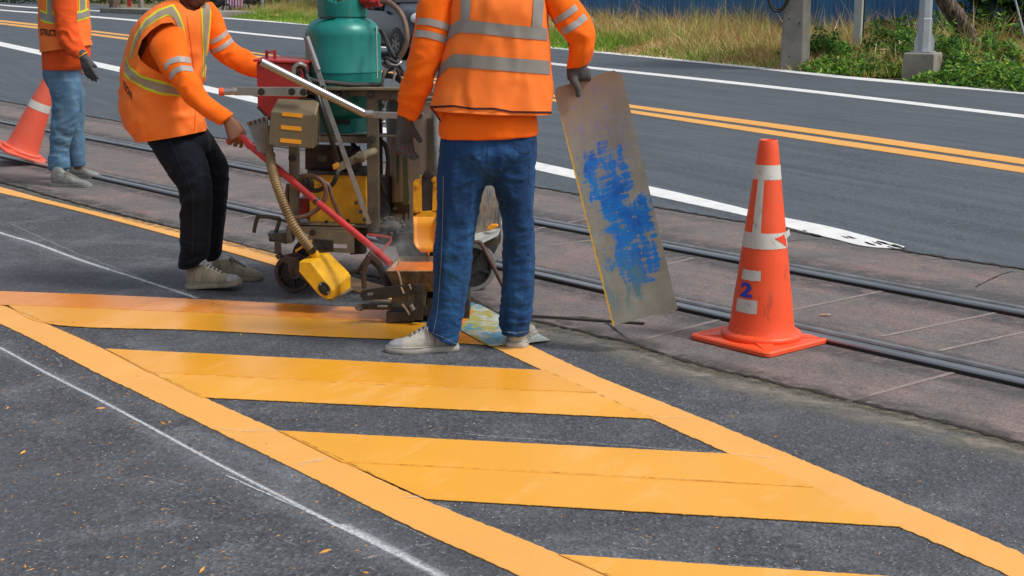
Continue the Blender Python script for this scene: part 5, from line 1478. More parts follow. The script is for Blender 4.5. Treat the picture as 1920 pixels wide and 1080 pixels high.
def open_shell(name, secs, mat, parent, n=96, k=10, e=2.2, thick=0.003, disp=None, cap_top=True):
    """open-bottomed cloth tube (first section is the hem)"""
    s = interp_secs(secs, k); rings = [sq_ring(c, u, v, n, e) for c, u, v in s]
    mb = MB(); vs = [p for r in rings for p in r]; fs = []
    for i in range(len(rings) - 1):
        for j in range(n): fs.append((i * n + j, i * n + (j + 1) % n, (i + 1) * n + (j + 1) % n, (i + 1) * n + j))
    if cap_top: fs.append(tuple((len(rings) - 1) * n + j for j in range(n)))
    if disp is not None:
        co = np.array([tuple(v) for v in vs]); ce = np.array([tuple(s[i // n][0]) for i in range(len(vs))])
        no = co - ce; no[:, 2] = 0; no /= np.linalg.norm(no, axis=1)[:, None]
        co = co + no * disp(co, no)[:, None]; vs = [Vector(c) for c in co]
    mb.add(vs, fs); o = mb.build(name, mat, parent, 80)
    so = o.modifiers.new('t', 'SOLIDIFY'); so.thickness = thick; so.offset = 1
    return o

# ------------------------------------------------------------------ PERSON: front worker seen from behind
def worker_front():
    Y = 5.85
    body = MB()
    # ---- body under the clothes (one continuous surface)
    loft(body, [sil(835, 300, 990, 300, Y, .09), sil(838, 255, 992, 255, Y, .10), sil(850, 180, 995, 180, Y, .095), sil(858, 100, 1000, 100, Y, .10), sil(858, 30, 1012, 30, Y, .11), sil(868, -10, 1012, -10, Y, .09), sil(905, -40, 975, -40, Y, .06)], 28, 2.2, 3)
    legL = [sil(832, 300, 905, 300, Y - .01, .085), sil(828, 400, 893, 400, Y - .02, .075), sil(826, 480, 872, 480, Y - .03, .055), sil(826, 540, 868, 540, Y - .03, .05), sil(822, 600, 850, 600, Y - .04, .035), sil(822, 640, 848, 640, Y - .05, .03)]
    legR = [sil(922, 300, 992, 300, Y, .085), sil(945, 400, 990, 400, Y + .01, .075), sil(954, 480, 992, 480, Y + .02, .055), sil(952, 540, 990, 540, Y + .03, .05), sil(952, 600, 980, 600, Y + .03, .035), sil(954, 630, 978, 630, Y + .03, .03)]
    loft(body, legL, 20, 2, 3); loft(body, legR, 20, 2, 3)
    for (x, y, dx) in ((838, 656, -.12), (966, 649, .03)):
        f0 = G(x, y) + Vector((0, .03, .055)); round_loft(body, [f0, f0 + Vector((dx * .6, .08 if dx > 0 else 0, -.012))], [.018, .014], 10)
    round_loft(body, [P(938, -20, Y), P(940, -70, Y - .01)], [.062, .056], 16)
    hc = P(941, -128, Y + .0); q = head(body, hc, Vector((-.25, 1, -.25)), Vector((0, .2, 1)), 1.0)
    armL = [P(835, -15, Y), P(815, 60, Y - .01), P(800, 125, Y - .01), P(776, 180, Y + .03), P(759, 225, Y + .06)]
    round_loft(body, armL, [.052, .046, .040, .035, .027], 16)
    armR = [P(1035, -15, Y), P(1064, 25, Y - .02), P(1084, 80, Y - .02), P(1086, 110, Y - .01), P(1084, 128, Y)]
    round_loft(body, armR, [.052, .046, .042, .034, .026], 16)
    wl = P(758, 224, Y + .06); wr = P(1083, 128, Y)
    hl = dict(wrist=wl, f=Vector((-.03, .10, -1)), s=Vector((.75, .55, 0)), n=Vector((-.85, -.5, .1)), scale=1.0, curl=((.15, .65, .55), (.25, .75, .6), (.3, .75, .6), (.35, .8, .6)), thumb=(.50, .30))
    # right hand clamps the plate: fingers behind it, thumb in front (towards the viewer)
    hr = dict(wrist=wr, f=Vector((.10, .02, -1)), s=Vector((-.35, -1, 0)), n=Vector((-1, .15, -.1)), scale=1.0, curl=((.35, .5, .4), (.35, .5, .4), (.4, .5, .4), (.4, .6, .4)), thumb=(.12, .05), thumb_curl=.25)
    hand(body, **hl); 
    rh = MB()
    t = fuse(body, 'person', M['skin'], None, 0.008, 6)
    tag(t, 'road worker seen from behind in blue jeans, holding a blue stained metal plate', 'person')
    hair_cap(t, hc, Vector((-.25, 1, -.25)), Vector((0, .2, 1))); eyes(t, q)
    # ---- jeans
    j = MB()
    loft(j, [sil(830, 345, 998, 345, Y, .045), sil(825, 318, 1003, 318, Y, .115), sil(823, 290, 1006, 290, Y - .01, .135), sil(825, 265, 1006, 265, Y, .13), sil(828, 238, 1002, 238, Y, .12)], 40, 2.4, 4)
    loft(j, [sil(823, 292, 916, 292, Y, .125), sil(820, 325, 913, 325, Y - .01, .118), sil(818, 360, 908, 360, Y - .015, .108), sil(817, 400, 901, 400, Y - .02, .098), sil(816, 440, 891, 440, Y - .025, .088), sil(812, 480, 886, 480, Y - .03, .082), sil(812, 530, 881, 530, Y - .03, .078), sil(809, 575, 873, 575, Y - .035, .072), sil(803, 597, 868, 603, Y - .04, .070), sil(799, 613, 862, 630, Y - .045, .068), sil(801, 622, 858, 648, Y - .045, .066)], 36, 2.25, 5)
    loft(j, [sil(912, 292, 1006, 292, Y, .125), sil(920, 325, 1003, 325, Y, .118), sil(928, 360, 1001, 360, Y, .108), sil(936, 400, 999, 400, Y + .01, .096), sil(941, 440, 1002, 440, Y + .015, .088), sil(943, 480, 1003, 480, Y + .02, .084), sil(941, 530, 1002, 530, Y + .02, .082), sil(937, 575, 999, 575, Y + .02, .078), sil(934, 600, 996, 600, Y + .02, .076), sil(936, 615, 993, 615, Y + .02, .074), sil(943, 628, 990, 628, Y + .02, .068)], 36, 2.25, 5)
    kneeL, kneeR = P(852, 470, Y - .1), P(968, 470, Y - .08)
    seat = P(915, 310, Y - .12); ankL, ankR = P(835, 620, Y - .1), P(964, 600, Y - .05)
    jf = folds([((6, 6, 17), .005, 'ridge', near_pt(kneeL, .17)), ((6, 6, 17), .006, 'ridge', near_pt(kneeR, .20)), ((4, 5, 30), .006, 'ridge', near_pt(ankL, .12)), ((4, 5, 28), .009, 'ridge', near_pt(ankR, .12)),
                ((9, 6, 9), .006, 'ridge', near_pt(seat, .2)), ((3, 3, 4), .008, 'n', None), ((20, 20, 34), .0025, 'ridge', None), ((12, 8, 5), .0035, 'ridge', zband(.35, .85))])
    jo = fuse(j, 'jeans', M['jeans'], t, 0.0065, 5, jf)
    jb = bvh_of(jo)
    seam_line('stitch_seam', jb, [(832, 330), (831, 380), (830, 430), (828, 480), (824, 540), (820, 590), (812, 625)], Y, M['stitch'], jo, 1.2)
    for pts in ([(849, 263), (852, 278), (862, 288), (884, 295), (903, 288), (907, 270)], [(962, 263), (966, 278), (978, 288), (992, 286), (1000, 275), (1002, 263)], [(915, 262), (914, 285), (912, 310), (917, 320)], [(806, 622), (830, 632), (856, 645)], [(944, 621), (965, 625), (988, 621)]):
        seam_line('stitch_seam', jb, pts, Y, M['stitch_dark'] if len(pts) == 6 or pts[0][0] == 915 else M['stitch'], jo, 1.3)
    # ---- shirt: torso + sleeves
    s = MB()
    loft(s, [sil(824, 259, 1008, 253, Y, .142), sil(824, 235, 1008, 232, Y, .142), sil(830, 190, 1005, 190, Y, .13), sil(842, 120, 1008, 120, Y, .13), sil(846, 50, 1012, 50, Y, .135), sil(850, 0, 1018, 0, Y, .12), sil(868, -35, 1008, -35, Y, .085), sil(905, -55, 970, -55, Y, .06)], 40, 2.3, 4)
    loft(s, [sil(825, -35, 885, -35, Y, .07), sil(786, -2, 850, 8, Y, .073), sil(778, 45, 848, 52, Y - .01, .072), sil(770, 85, 838, 92, Y - .015, .072), sil(763, 125, 822, 135, Y - .01, .068), sil(753, 160, 806, 172, Y + .01, .058), sil(746, 188, 794, 196, Y + .03, .050), sil(744, 206, 786, 214, Y + .045, .046), sil(743, 216, 781, 226, Y + .05, .043)], 32, 2.1, 5)
    loft(s, [sil(985, -35, 1045, -35, Y, .07), sil(1018, 12, 1078, -8, Y, .070), sil(1034, 38, 1096, 14, Y - .01, .068), sil(1050, 62, 1112, 42, Y - .02, .066), sil(1064, 82, 1117, 70, Y - .02, .062), sil(1065, 102, 1113, 98, Y - .02, .056), sil(1063, 118, 1108, 116, Y - .01, .050), sil(1063, 128, 1103, 124, Y, .046)], 32, 2.1, 5)
    elL, cuL = P(790, 150, Y - .05), P(764, 208, Y); elR = P(1088, 80, Y - .08)
    sf = folds([((8, 8, 16), .010, 'ridge', near_pt(elL, .14)), ((6, 6, 34), .010, 'ridge', near_pt(cuL, .07)), ((9, 9, 12), .010, 'ridge', near_pt(elR, .12)), ((4, 4, 5), .008, 'n', None), ((16, 16, 14), .003, 'n', None)])
    so = fuse(s, 'shirt', M['shirt'], t, 0.0065, 5, sf)
    # ---- vest
    vf = folds([((9, 3, 2.2), .018, 'n', None), ((8, 5, 2.4), .010, 'ridge', zband(.9, 1.5)), ((5, 5, 7), .008, 'ridge', zband(.8, 1.1)), ((14, 10, 6), .003, 'ridge', None)])
    vo = open_shell('vest', [sil(806, 204, 1035, 213, Y, .178), sil(811, 182, 1034, 188, Y, .172), sil(820, 145, 1032, 145, Y, .163), sil(832, 95, 1029, 95, Y, .158), sil(842, 50, 1026, 50, Y, .156), sil(847, 5, 1024, 5, Y, .150), sil(852, -30, 1018, -30, Y, .118), sil(880, -52, 990, -52, Y, .088), sil(905, -60, 968, -60, Y, .07)], M['vest'], t, 110, 9, 2.3, .003, vf)
    vb = bvh_of(vo); sb = bvh_of(so)
    tape('reflective_tape', vb, [(862, 37), (900, 40), (960, 47), (1025, 53)], [(860, 61), (900, 63), (960, 70), (1026, 76)], Y, M['tape_grey'], vo)
    tape('reflective_tape', vb, [(862, 37), (850, 45), (839, 53)], [(860, 61), (847, 69), (837, 78)], Y, M['tape_grey'], vo, n=12)
    tape('reflective_tape', vb, [(850, 101), (900, 104), (960, 109), (1029, 114)], [(842, 126), (900, 129), (960, 134), (1031, 140)], Y, M['tape_grey'], vo)
    tape('reflective_tape', vb, [(850, 101), (836, 113), (824, 122)], [(842, 126), (828, 139), (816, 150)], Y, M['tape_grey'], vo, n=12)
    tape('reflective_tape', vb, [(864, -45), (865, 0), (865, 37)], [(887, -45), (883, 0), (881, 38)], Y, M['tape_grey'], vo, .0022)
    tape('reflective_tape', vb, [(1003, -40), (1000, 0), (997, 50)], [(1018, -40), (1020, 0), (1016, 52)], Y, M['tape_grey'], vo, .0022)
    tape('hem_trim', vb, [(807, 199), (850, 197), (885, 202), (925, 202), (960, 208), (1033, 209)], [(808, 203), (850, 201), (885, 206), (925, 206), (960, 212), (1034, 213)], Y, M['hem_dark'], vo, .003, 80, 2)
    # the flipped-down front corner of the vest seen at the left hip
    mb = MB(); a, b, c, d_ = P(809, 199, Y - .07), P(829, 205, Y - .09), P(826, 226, Y - .09), P(820, 218, Y - .085)
    mb.prism([a, b, c, d_], (0, .004, 0)); fl = mb.build('vest_corner', M['shirt'], vo, 0)
    mb = MB(); mb.tube([P(808, 202, Y - .078), P(817, 213, Y - .09), P(826, 228, Y - .097)], .0035, 6); mb.build('hem_trim', M['hem_dark'], vo)
    # sleeve tapes
    tape('sleeve_tape', sb, [(784, 33), (805, 34), (825, 39), (845, 47)], [(781, 46), (803, 47), (823, 52), (842, 59)], Y, M['tape_sleeve'], so, .002, 24)
    tape('sleeve_tape', sb, [(780, 56), (800, 57), (820, 62), (838, 69)], [(777, 69), (798, 70), (818, 75), (835, 82)], Y, M['tape_sleeve'], so, .002, 24)
    tape('sleeve_tape', sb, [(1034, 37), (1050, 28), (1066, 17), (1078, 8)], [(1041, 47), (1056, 38), (1072, 28), (1084, 18)], Y, M['tape_sleeve'], so, .002, 24)
    tape('sleeve_tape', sb, [(1051, 55), (1066, 47), (1082, 36), (1094, 25)], [(1058, 66), (1073, 58), (1089, 47), (1102, 36)], Y, M['tape_sleeve'], so, .002, 24)
    # ---- gloves
    g = MB(); hand(g, infl=.0022, **hl); round_loft(g, [wl + Vector((.005, -.01, .05)), wl], [.030, .030], 16); fuse(g, 'glove', M['glove'], t, 0.0034, 3)
    g = MB()
    round_loft(g, [P(1083, 112, Y), P(1083, 130, Y)], [.038, .040], 18)
    pz = P(1086, 150, Y)
    loft(g, [sil(1062, 128, 1107, 128, Y, .028), sil(1063, 145, 1109, 145, Y + .004, .030), sil(1066, 152, 1108, 150, Y + .012, .020)], 22, 2.5, 3)
    # thumb in front of the plate
    round_loft(g, [P(1073, 140, Y - .020), P(1079, 156, Y - .036), P(1084, 168, Y - .034), P(1084, 178, Y - .030)], [.017, .0155, .0135, .0115], 14)
    # fingers behind the plate
    for i, px in enumerate((1072, 1082, 1093, 1103)):
        round_loft(g, [P(px, 145, Y + .012), P(px + 2, 158, Y + .036), P(px + 3, 176 - 2 * abs(i - 1), Y + .030), P(px + 3, 190 - 4 * abs(i - 1), Y + .018)], [.0125, .0115, .0105, .009], 12)
    fuse(g, 'glove', M['glove'], t, 0.0034, 3)
    # ---- shoes
    shoe(t, G(858, 655), (G(718, 661) - G(858, 655)), .30, width=1.05)
    hR = G(967, 654); shoe(t, hR, Vector((.16, 1, 0)), .29, width=1.2)
    return t
worker_front()
# ------------------------------------------------------------------ PLATE in the front worker's hand
def held_plate():
    Y = 5.85
    cs = [P(1037, 166, Y), P(1163, 128, Y + .01), P(1271, 580, Y - .10), P(1149, 611, Y - .11)]
    nrm = (cs[1] - cs[0]).cross(cs[3] - cs[0]).normalized()
    nrm = nrm if nrm.y < 0 else -nrm
    poly = []
    rad = [.018, .03, .006, .006]
    for i, c in enumerate(cs):
        a = (cs[i - 1] - c).normalized(); b = (cs[(i + 1) % 4] - c).normalized(); r = rad[i]
        for k in range(5):
            t = k / 4; poly.append(c + a * r * (1 - t) ** 2 + b * r * t ** 2)
    # slight bend: subdivide as a grid instead of a flat polygon
    k = Mt('painted_plate', (0.26, 0.25, 0.22), 0.42, 0.45)
    u = (cs[1] - cs[0]).normalized(); v = (cs[3] - cs[0]).normalized(); w = (cs[1] - cs[0]).length; h = (cs[3] - cs[0]).length
    at_u = k.attr('pu'); at_v = k.attr('pv')
    cm = k.n('ShaderNodeCombineXYZ'); k.put(cm.inputs[0], at_u); k.put(cm.inputs[1], at_v)
    def mp(s, loc=(0, 0, 0)):
        m_ = k.n('ShaderNodeMapping'); k.nt.links.new(cm.outputs[0], m_.inputs[0]); m_.inputs['Scale'].default_value = s; m_.inputs['Location'].default_value = loc; return m_.outputs[0]
    base = k.ramp(k.noise(6, 8, .7, vec=mp((1, 1, 1))), [(0.3, (0.19, 0.175, 0.145)), (0.55, (0.27, 0.26, 0.22)), (0.75, (0.34, 0.33, 0.29))])
    top = k.math('ADD', at_v, k.math('MULTIPLY', at_u, .35))
    base = k.mix(k.mask(top, 0.34, -0.02), base, (0.33, 0.175, 0.10))
    # blue paint: two worn patches
    def blob(cu, cv, ru, rv):
        a = k.math('DIVIDE', k.math('SUBTRACT', at_u, cu), ru); b = k.math('DIVIDE', k.math('SUBTRACT', at_v, cv), rv)
        return k.math('SUBTRACT', 1.0, k.math('ADD', k.math('POWER', k.math('ABSOLUTE', a), 2.6), k.math('POWER', k.math('ABSOLUTE', b), 2.6)))
    d = k.math('MAXIMUM', k.math('MAXIMUM', blob(.13, .42, .12, .15), blob(.175, .60, .125, .14)), blob(.155, .76, .125, .12))
    rag = k.noise(15, 6, .62, vec=mp((1.5, .6, 1)), dist=.5); scr = k.noise(26, 5, .6, vec=mp((.35, 3.0, 1), (3, 3, 0)), dist=.4)
    mask = k.math('ADD', k.math('MULTIPLY', d, .55), k.math('ADD', k.math('MULTIPLY', k.math('SUBTRACT', rag, .5), 2.6), k.math('MULTIPLY', k.math('SUBTRACT', scr, .5), 1.6)))
    blue = k.ramp(k.noise(9, 5, .7, vec=mp((1, 1, 1), (1, 0, 0))), [(0.3, (0.006, 0.07, 0.36)), (0.5, (0.008, 0.16, 0.54)), (0.7, (0.02, 0.20, 0.46))])
    c = k.mix(k.mask(mask, .10, .42), base, blue)
    # lilac scratches in the upper part
    ls = k.noise(22, 7, .75, vec=mp((3.4, .55, 1), (7, 2, 0)))
    rg2 = k.math('MULTIPLY', k.mask(blob(.15, .24, .13, .24), 0.0, .5), k.mask(ls, .50, .60))
    c = k.mix(k.math('MULTIPLY', rg2, .45), c, (0.16, 0.15, 0.42))
    # teal bloom lower and the yellow left edge
    c = k.mix(k.math('MULTIPLY', k.mask(blob(.10, .84, .12, .15), 0, .9), k.mask(rag, .45, .62)), c, (0.09, 0.19, 0.22))
    ed = k.math('ADD', k.math('MULTIPLY', k.math('SUBTRACT', k.noise(40, 4, .7, vec=mp((1, 1, 1))), .5), .020), at_u)
    c = k.mix(k.math('MULTIPLY', k.math('LESS_THAN', ed, .0065), k.mask(at_v, .10, .25)), c, (0.62, 0.36, 0.02))
    sp = k.mask(k.noise(60, 4, .8, vec=mp((1, 1, 1), (5, 5, 0))), .66, .70)
    c = k.mix(k.math('MULTIPLY', sp, .6), c, (0.07, 0.06, 0.05))
    k.set('Base Color', c); k.set('Roughness', k.math('ADD', k.math('MULTIPLY', rag, .35), .28)); k.bump(k.math('ADD', rag, k.math('MULTIPLY', mask, .05)), .15, .002)
    # grid inside the outline
    nu, nv = 12, 40; 
    th = nrm * 0.0016
    t = MB(); uvs = []
    for s_ in (1, -1):
        vs = []
        for i in range(nv + 1):
            b = i / nv; L0 = cs[0].lerp(cs[3], b); R0 = cs[1].lerp(cs[2], b)
            inset0 = inset1 = 0
            if b < .03: inset0 = .016 * (1 - b / .03) ** 2; inset1 = .028 * (1 - b / .03) ** 2
            for j in range(nu + 1):
                a = j / nu; p = L0.lerp(R0, (inset0 + (w - inset0 - inset1) * a) / w)
                bow = -nrm * .010 * math.sin(math.pi * a) + nrm * .004 * math.sin(b * 5)
                vs.append(p + bow + th * s_ * .5); uvs.append((a * w, b * h))
        t.add(vs, [(i * (nu + 1) + j, i * (nu + 1) + j + 1, (i + 1) * (nu + 1) + j + 1, (i + 1) * (nu + 1) + j) for i in range(nv) for j in range(nu)])
    N = (nu + 1) * (nv + 1); edge = []
    ring = [j for j in range(nu)] + [i * (nu + 1) + nu for i in range(nv)] + [nv * (nu + 1) + j for j in range(nu, 0, -1)] + [i * (nu + 1) for i in range(nv, 0, -1)]
    for a, b in zip(ring, ring[1:] + ring[:1]): t.f.append((a, b, b + N, a + N)); t.m.append(0)
    o = t.build('metal_plate', k.m, None, 40, fix=False)
    bm = bmesh.new(); bm.from_mesh(o.data); bmesh.ops.recalc_face_normals(bm, faces=bm.faces); bm.to_mesh(o.data); bm.free()
    for nm, idx in (('pu', 0), ('pv', 1)):
        at_ = o.data.attributes.new(nm, 'FLOAT', 'POINT'); at_.data.foreach_set('value', [q[idx] for q in uvs])
    tag(o, 'tall worn metal plate with scratched blue paint held upright by the front worker', 'metal plate', 'metal masking plates')
held_plate()

def ground_plate():
    k = Mt('ground_plate', (0.55, 0.58, 0.56), 0.5, 0.2)
    n1 = k.noise(7, 7, .75, dist=.8); n2 = k.noise(9, 7, .75, vec=k.scaled((1, 1, 1), loc=(4, 4, 0)), dist=.8)
    n3 = k.noise(6, 7, .75, vec=k.scaled((1, 1, 1), loc=(9, 1, 0)), dist=.8)
    c = k.ramp(k.noise(40, 6, .75), [(0.3, (0.36, 0.40, 0.40)), (0.7, (0.62, 0.66, 0.64))])
    x = k.sep()[0]
    near_ = k.mask(x, .10, -.15)
    c = k.mix(k.math('MULTIPLY', k.mask(n2, .44, .56), k.math('ADD', near_, .25, True)), c, (0.40, 0.36, 0.05))
    c = k.mix(k.math('MULTIPLY', k.mask(n1, .50, .58), k.math('ADD', near_, .25, True)), c, (0.05, 0.30, 0.50))
    c = k.mix(k.math('MULTIPLY', k.mask(n3, .58, .64), near_), c, (0.60, 0.28, 0.04))
    k.set('Base Color', c); k.bump(n1, .1, .002)
    pts = [(864, 566), (900, 572), (945, 596), (1000, 622), (1031, 638), (990, 643), (918, 649), (860, 618)]
    mb = MB(); mb.prism([G(*p, .0095) for p in pts], (0, 0, .003)); o = mb.build('metal_plate', k.m, None, 0)
    tag(o, 'pale metal sheet with yellow and blue smears lying flat under the front worker', 'metal plate', 'metal masking plates')
    ribbon('hatch_bar', [(800, 578), (880, 585), (889, 590)], [(800, 600), (855, 612), (862, 620)], 0.0145, M['paint_fresh'], 40, 0.0015, 0.001)
ground_plate()
a, b = G(985, 592, .009), G(1208, 607, .009)
o = MB().tube([a, b], .0075, 10, curve=False).build('steel_rod', M['dark_steel']); tag(o, 'thin dark steel rod lying on the ground right of the front worker', 'rod')

# ------------------------------------------------------------------ PERSON: middle worker bending to the machine
def worker_middle():
    Y = 7.1
    body = MB()
    loft(body, [sil(296, 268, 375, 250, Y, .085), sil(262, 235, 368, 222, Y, .10), sil(248, 180, 365, 185, Y, .10), sil(252, 120, 368, 125, Y, .10), sil(268, 70, 375, 80, Y, .11), sil(290, 40, 385, 50, Y, .10), sil(325, 12, 388, 22, Y, .06)], 28, 2.2, 3)
    loft(body, [sil(300, 275, 362, 262, Y - .06, .07), sil(334, 345, 388, 348, Y - .06, .06), sil(346, 400, 386, 400, Y - .06, .05), sil(348, 470, 376, 470, Y - .06, .035), sil(350, 500, 372, 500, Y - .06, .03)], 20, 2, 3)
    loft(body, [sil(345, 270, 392, 262, Y + .1, .07), sil(386, 335, 420, 335, Y + .12, .06), sil(390, 390, 416, 390, Y + .12, .045), sil(390, 470, 408, 470, Y + .12, .033), sil(392, 486, 408, 486, Y + .12, .03)], 20, 2, 3)
    nk = P(358, 8, Y); round_loft(body, [P(350, 30, Y + .01), nk, P(363, -14, Y - .01)], [.060, .056, .056], 16)
    fw = Vector((.72, -.52, -.45)); up = Vector((.32, -.1, 1)); hc = P(366, -36, Y - .03); q = head(body, hc, fw, up, 1.06)
    sh = P(305, 62, Y - .16); el = P(352, 168, Y - .26); wr = P(425, 222, Y - .34)
    round_loft(body, [P(318, 78, Y - .14), P(332, 120, Y - .21), el, P(392, 198, Y - .30), wr], [.040, .040, .038, .032, .026], 16)
    sh2 = P(388, 45, Y + .14); el2 = P(425, 95, Y + .10); wr2 = P(500, 133, Y + .0)
    round_loft(body, [sh2, P(408, 76, Y + .14), P(425, 97, Y + .125), P(458, 118, Y + .085), P(480, 129, Y + .03), wr2], [.040, .036, .032, .026, .024, .024], 16)
    # bare right hand closing over the red handle, thumb towards the machine
    hk = dict(wrist=wr + Vector((.008, .0, -.006)), f=Vector((.42, -.10, -.90)), s=Vector((.75, .35, .30)), n=Vector((.18, -.93, .20)), scale=1.0, curl=((.45, .35, .25), (.75, .55, .4), (.85, .6, .45), (.95, .7, .5)), spread=.07, thumb=(.35, .55), thumb_curl=.3)
    tips = hand(body, **hk)
    hand(body, wrist=wr2, f=Vector((1, -.1, -.1)), s=Vector((0, -.3, 1)), n=Vector((-.2, -1, -.3)), scale=1.0, curl=((.9, .9, .5),) * 4, thumb=(.4, .5))
    t = fuse(body, 'person', M['skin'], None, 0.0045, 4)
    tag(t, 'road worker in dark trousers bending to grip the red handle of the marking machine', 'person')
    hair_cap(t, hc, fw, up, 1.06); eyes(t, q, 1.06)
    for p, d, n in tips[:4]:
        mb = MB(); mb.ball(p - d * .001 + n * .0052, .0052, 10, 6, (.9, .55, 1.1)); mb.build('fingernail', M['nail'], t)
    # ---- trousers
    j = MB()
    loft(j, [sil(318, 300, 395, 285, Y, .06), sil(290, 282, 395, 262, Y + .01, .125), sil(272, 258, 386, 238, Y + .01, .135), sil(262, 238, 378, 220, Y + .01, .12)], 36, 2.3, 4)
    loft(j, [sil(277, 262, 362, 247, Y - .04, .11), sil(293, 292, 378, 278, Y - .06, .105), sil(313, 322, 391, 312, Y - .08, .098), sil(331, 348, 397, 345, Y - .09, .090), sil(337, 372, 398, 372, Y - .09, .082), sil(338, 405, 396, 405, Y - .08, .075), sil(338, 445, 393, 445, Y - .07, .072), sil(338, 478, 389, 478, Y - .06, .070), sil(335, 496, 377, 490, Y - .05, .064), sil(337, 503, 372, 497, Y - .05, .058)], 32, 2.2, 5)
    loft(j, [sil(338, 252, 388, 240, Y + .08, .10), sil(362, 282, 408, 268, Y + .10, .095), sil(380, 312, 427, 305, Y + .12, .09), sil(390, 345, 429, 345, Y + .12, .085), sil(391, 380, 425, 380, Y + .12, .075), sil(390, 420, 420, 420, Y + .12, .070), sil(389, 455, 416, 455, Y + .12, .068), sil(387, 478, 414, 476, Y + .12, .066), sil(388, 488, 408, 486, Y + .12, .06)], 32, 2.2, 5)
    kn = P(345, 365, Y - .14); an = P(355, 485, Y - .12); kn2 = P(415, 340, Y + .05)
    jo = fuse(j, 'trousers', M['jeans_dark'], t, 0.0065, 4, folds([((8, 8, 15), .010, 'ridge', near_pt(kn, .16)), ((8, 8, 15), .008, 'ridge', near_pt(kn2, .14)), ((4, 4, 28), .010, 'ridge', near_pt(an, .10)), ((4, 4, 4), .008, 'n', None), ((20, 20, 24), .002, 'n', None)]))
    jb = bvh_of(jo); seam_line('stitch_seam', jb, [(318, 262), (335, 300), (352, 335), (362, 365), (363, 420), (360, 480)], Y - .1, M['stitch_dark'], jo, 1.0)
    # ---- shirt with both sleeves
    s = MB()
    loft(s, [sil(262, 262, 386, 240, Y, .14), sil(240, 215, 375, 212, Y, .145), sil(250, 165, 374, 172, Y + .01, .125), sil(258, 115, 376, 122, Y + .01, .125), sil(269, 75, 384, 85, Y + .01, .125), sil(285, 42, 388, 50, Y, .12), sil(302, 24, 390, 30, Y, .09)], 36, 2.3, 4)
    loft(s, [sil(290, 62, 352, 32, Y - .08, .065), sil(281, 88, 346, 54, Y - .15, .068), sil(289, 112, 350, 86, Y - .195, .064), sil(302, 133, 356, 110, Y - .225, .064), sil(318, 153, 364, 132, Y - .245, .062), sil(336, 175, 376, 154, Y - .265, .060), sil(354, 196, 392, 178, Y - .285, .056), sil(376, 213, 408, 192, Y - .305, .050), sil(396, 226, 423, 203, Y - .32, .046), sil(408, 233, 431, 209, Y - .335, .043), sil(415, 236, 437, 213, Y - .34, .041)], 30, 2.1, 5)
    loft(s, [sil(360, 30, 395, 2, Y + .10, .07), sil(378, 60, 412, 22, Y + .13, .068), sil(388, 85, 424, 50, Y + .13, .066), sil(397, 101, 436, 74, Y + .12, .062), sil(418, 120, 453, 88, Y + .10, .058), sil(444, 134, 474, 101, Y + .07, .052), sil(468, 144, 490, 113, Y + .03, .046), sil(482, 147, 500, 119, Y + .0, .041)], 30, 2.1, 5)
    elb = P(345, 165, Y - .3); cu = P(425, 220, Y - .38)
    so = fuse(s, 'shirt', M['shirt'], t, 0.006, 4, folds([((9, 9, 11), .009, 'ridge', near_pt(elb, .15)), ((14, 6, 22), .007, 'ridge', near_pt(cu, .07)), ((9, 9, 12), .008, 'ridge', near_pt(P(435, 90, Y + .05), .12)), ((14, 14, 14), .003, 'n', None)]))
    sb = bvh_of(so)
    # ---- vest, armhole cut open
    vf = folds([((5, 3, 4), .010, 'n', None), ((6, 5, 9), .013, 'ridge', zband(.7, 1.15)), ((12, 10, 6), .005, 'ridge', None)])
    vo = open_shell('vest', [sil(258, 264, 388, 243, Y, .175), sil(240, 240, 384, 228, Y, .178), sil(223, 200, 376, 205, Y, .178), sil(227, 160, 379, 166, Y, .176), sil(233, 115, 383, 120, Y, .178), sil(244, 75, 388, 84, Y, .178), sil(262, 38, 393, 48, Y, .168), sil(290, 13, 395, 22, Y, .128), sil(324, -3, 391, 9, Y, .082)], M['vest'], t, 110, 9, 2.25, .003, vf)
    cut = MB(); ring = [(258, 100), (266, 75), (283, 57), (303, 44), (322, 42), (335, 52), (344, 75), (349, 105), (352, 132), (346, 148), (325, 143), (300, 137), (278, 125), (264, 113)]
    front = [P(x, y, Y - .55) for x, y in ring]; back = [P(x, y, Y - .01) for x, y in ring]
    cut.rings([front, back])
    nk_ = MB(); nr = [(330, -14), (338, 6), (350, 17), (364, 21), (375, 16), (382, 4), (385, -14)]; nk_.rings([[P(x, y, Y - .6) for x, y in nr], [P(x, y, Y + .04) for x, y in nr]]); vest_cut(vo, [cut, nk_])
    vb = bvh_of(vo)
    tape('vest_lime_edge', vb, [(236, 104), (244, 125), (265, 141), (300, 151), (348, 165)], [(233, 140), (243, 151), (270, 167), (302, 178), (345, 182)], Y, M['tape_lime'], vo, .0016)
    tape('reflective_tape', vb, [(236, 110), (244, 130), (265, 146), (300, 156), (346, 168)], [(233, 134), (243, 146), (270, 162), (302, 173), (343, 178)], Y, M['tape_tan'], vo, .0026)
    # shoulder stripe round the armhole
    tape('vest_lime_edge', vb, [(243, 108), (252, 68), (272, 36), (296, 18), (325, 8), (336, 24), (346, 52), (350, 82)], [(248, 112), (256, 80), (270, 56), (290, 41), (314, 29), (328, 34), (337, 50), (344, 84)], Y, M['tape_lime'], vo, .0016, 50)
    tape('reflective_tape', vb, [(244, 108), (254, 70), (273, 40), (297, 22), (323, 12), (333, 26), (343, 52), (349, 80)], [(247, 111), (257, 78), (272, 52), (292, 37), (314, 26), (325, 32), (334, 50), (345, 82)], Y, M['tape_tan'], vo, .0026, 50)
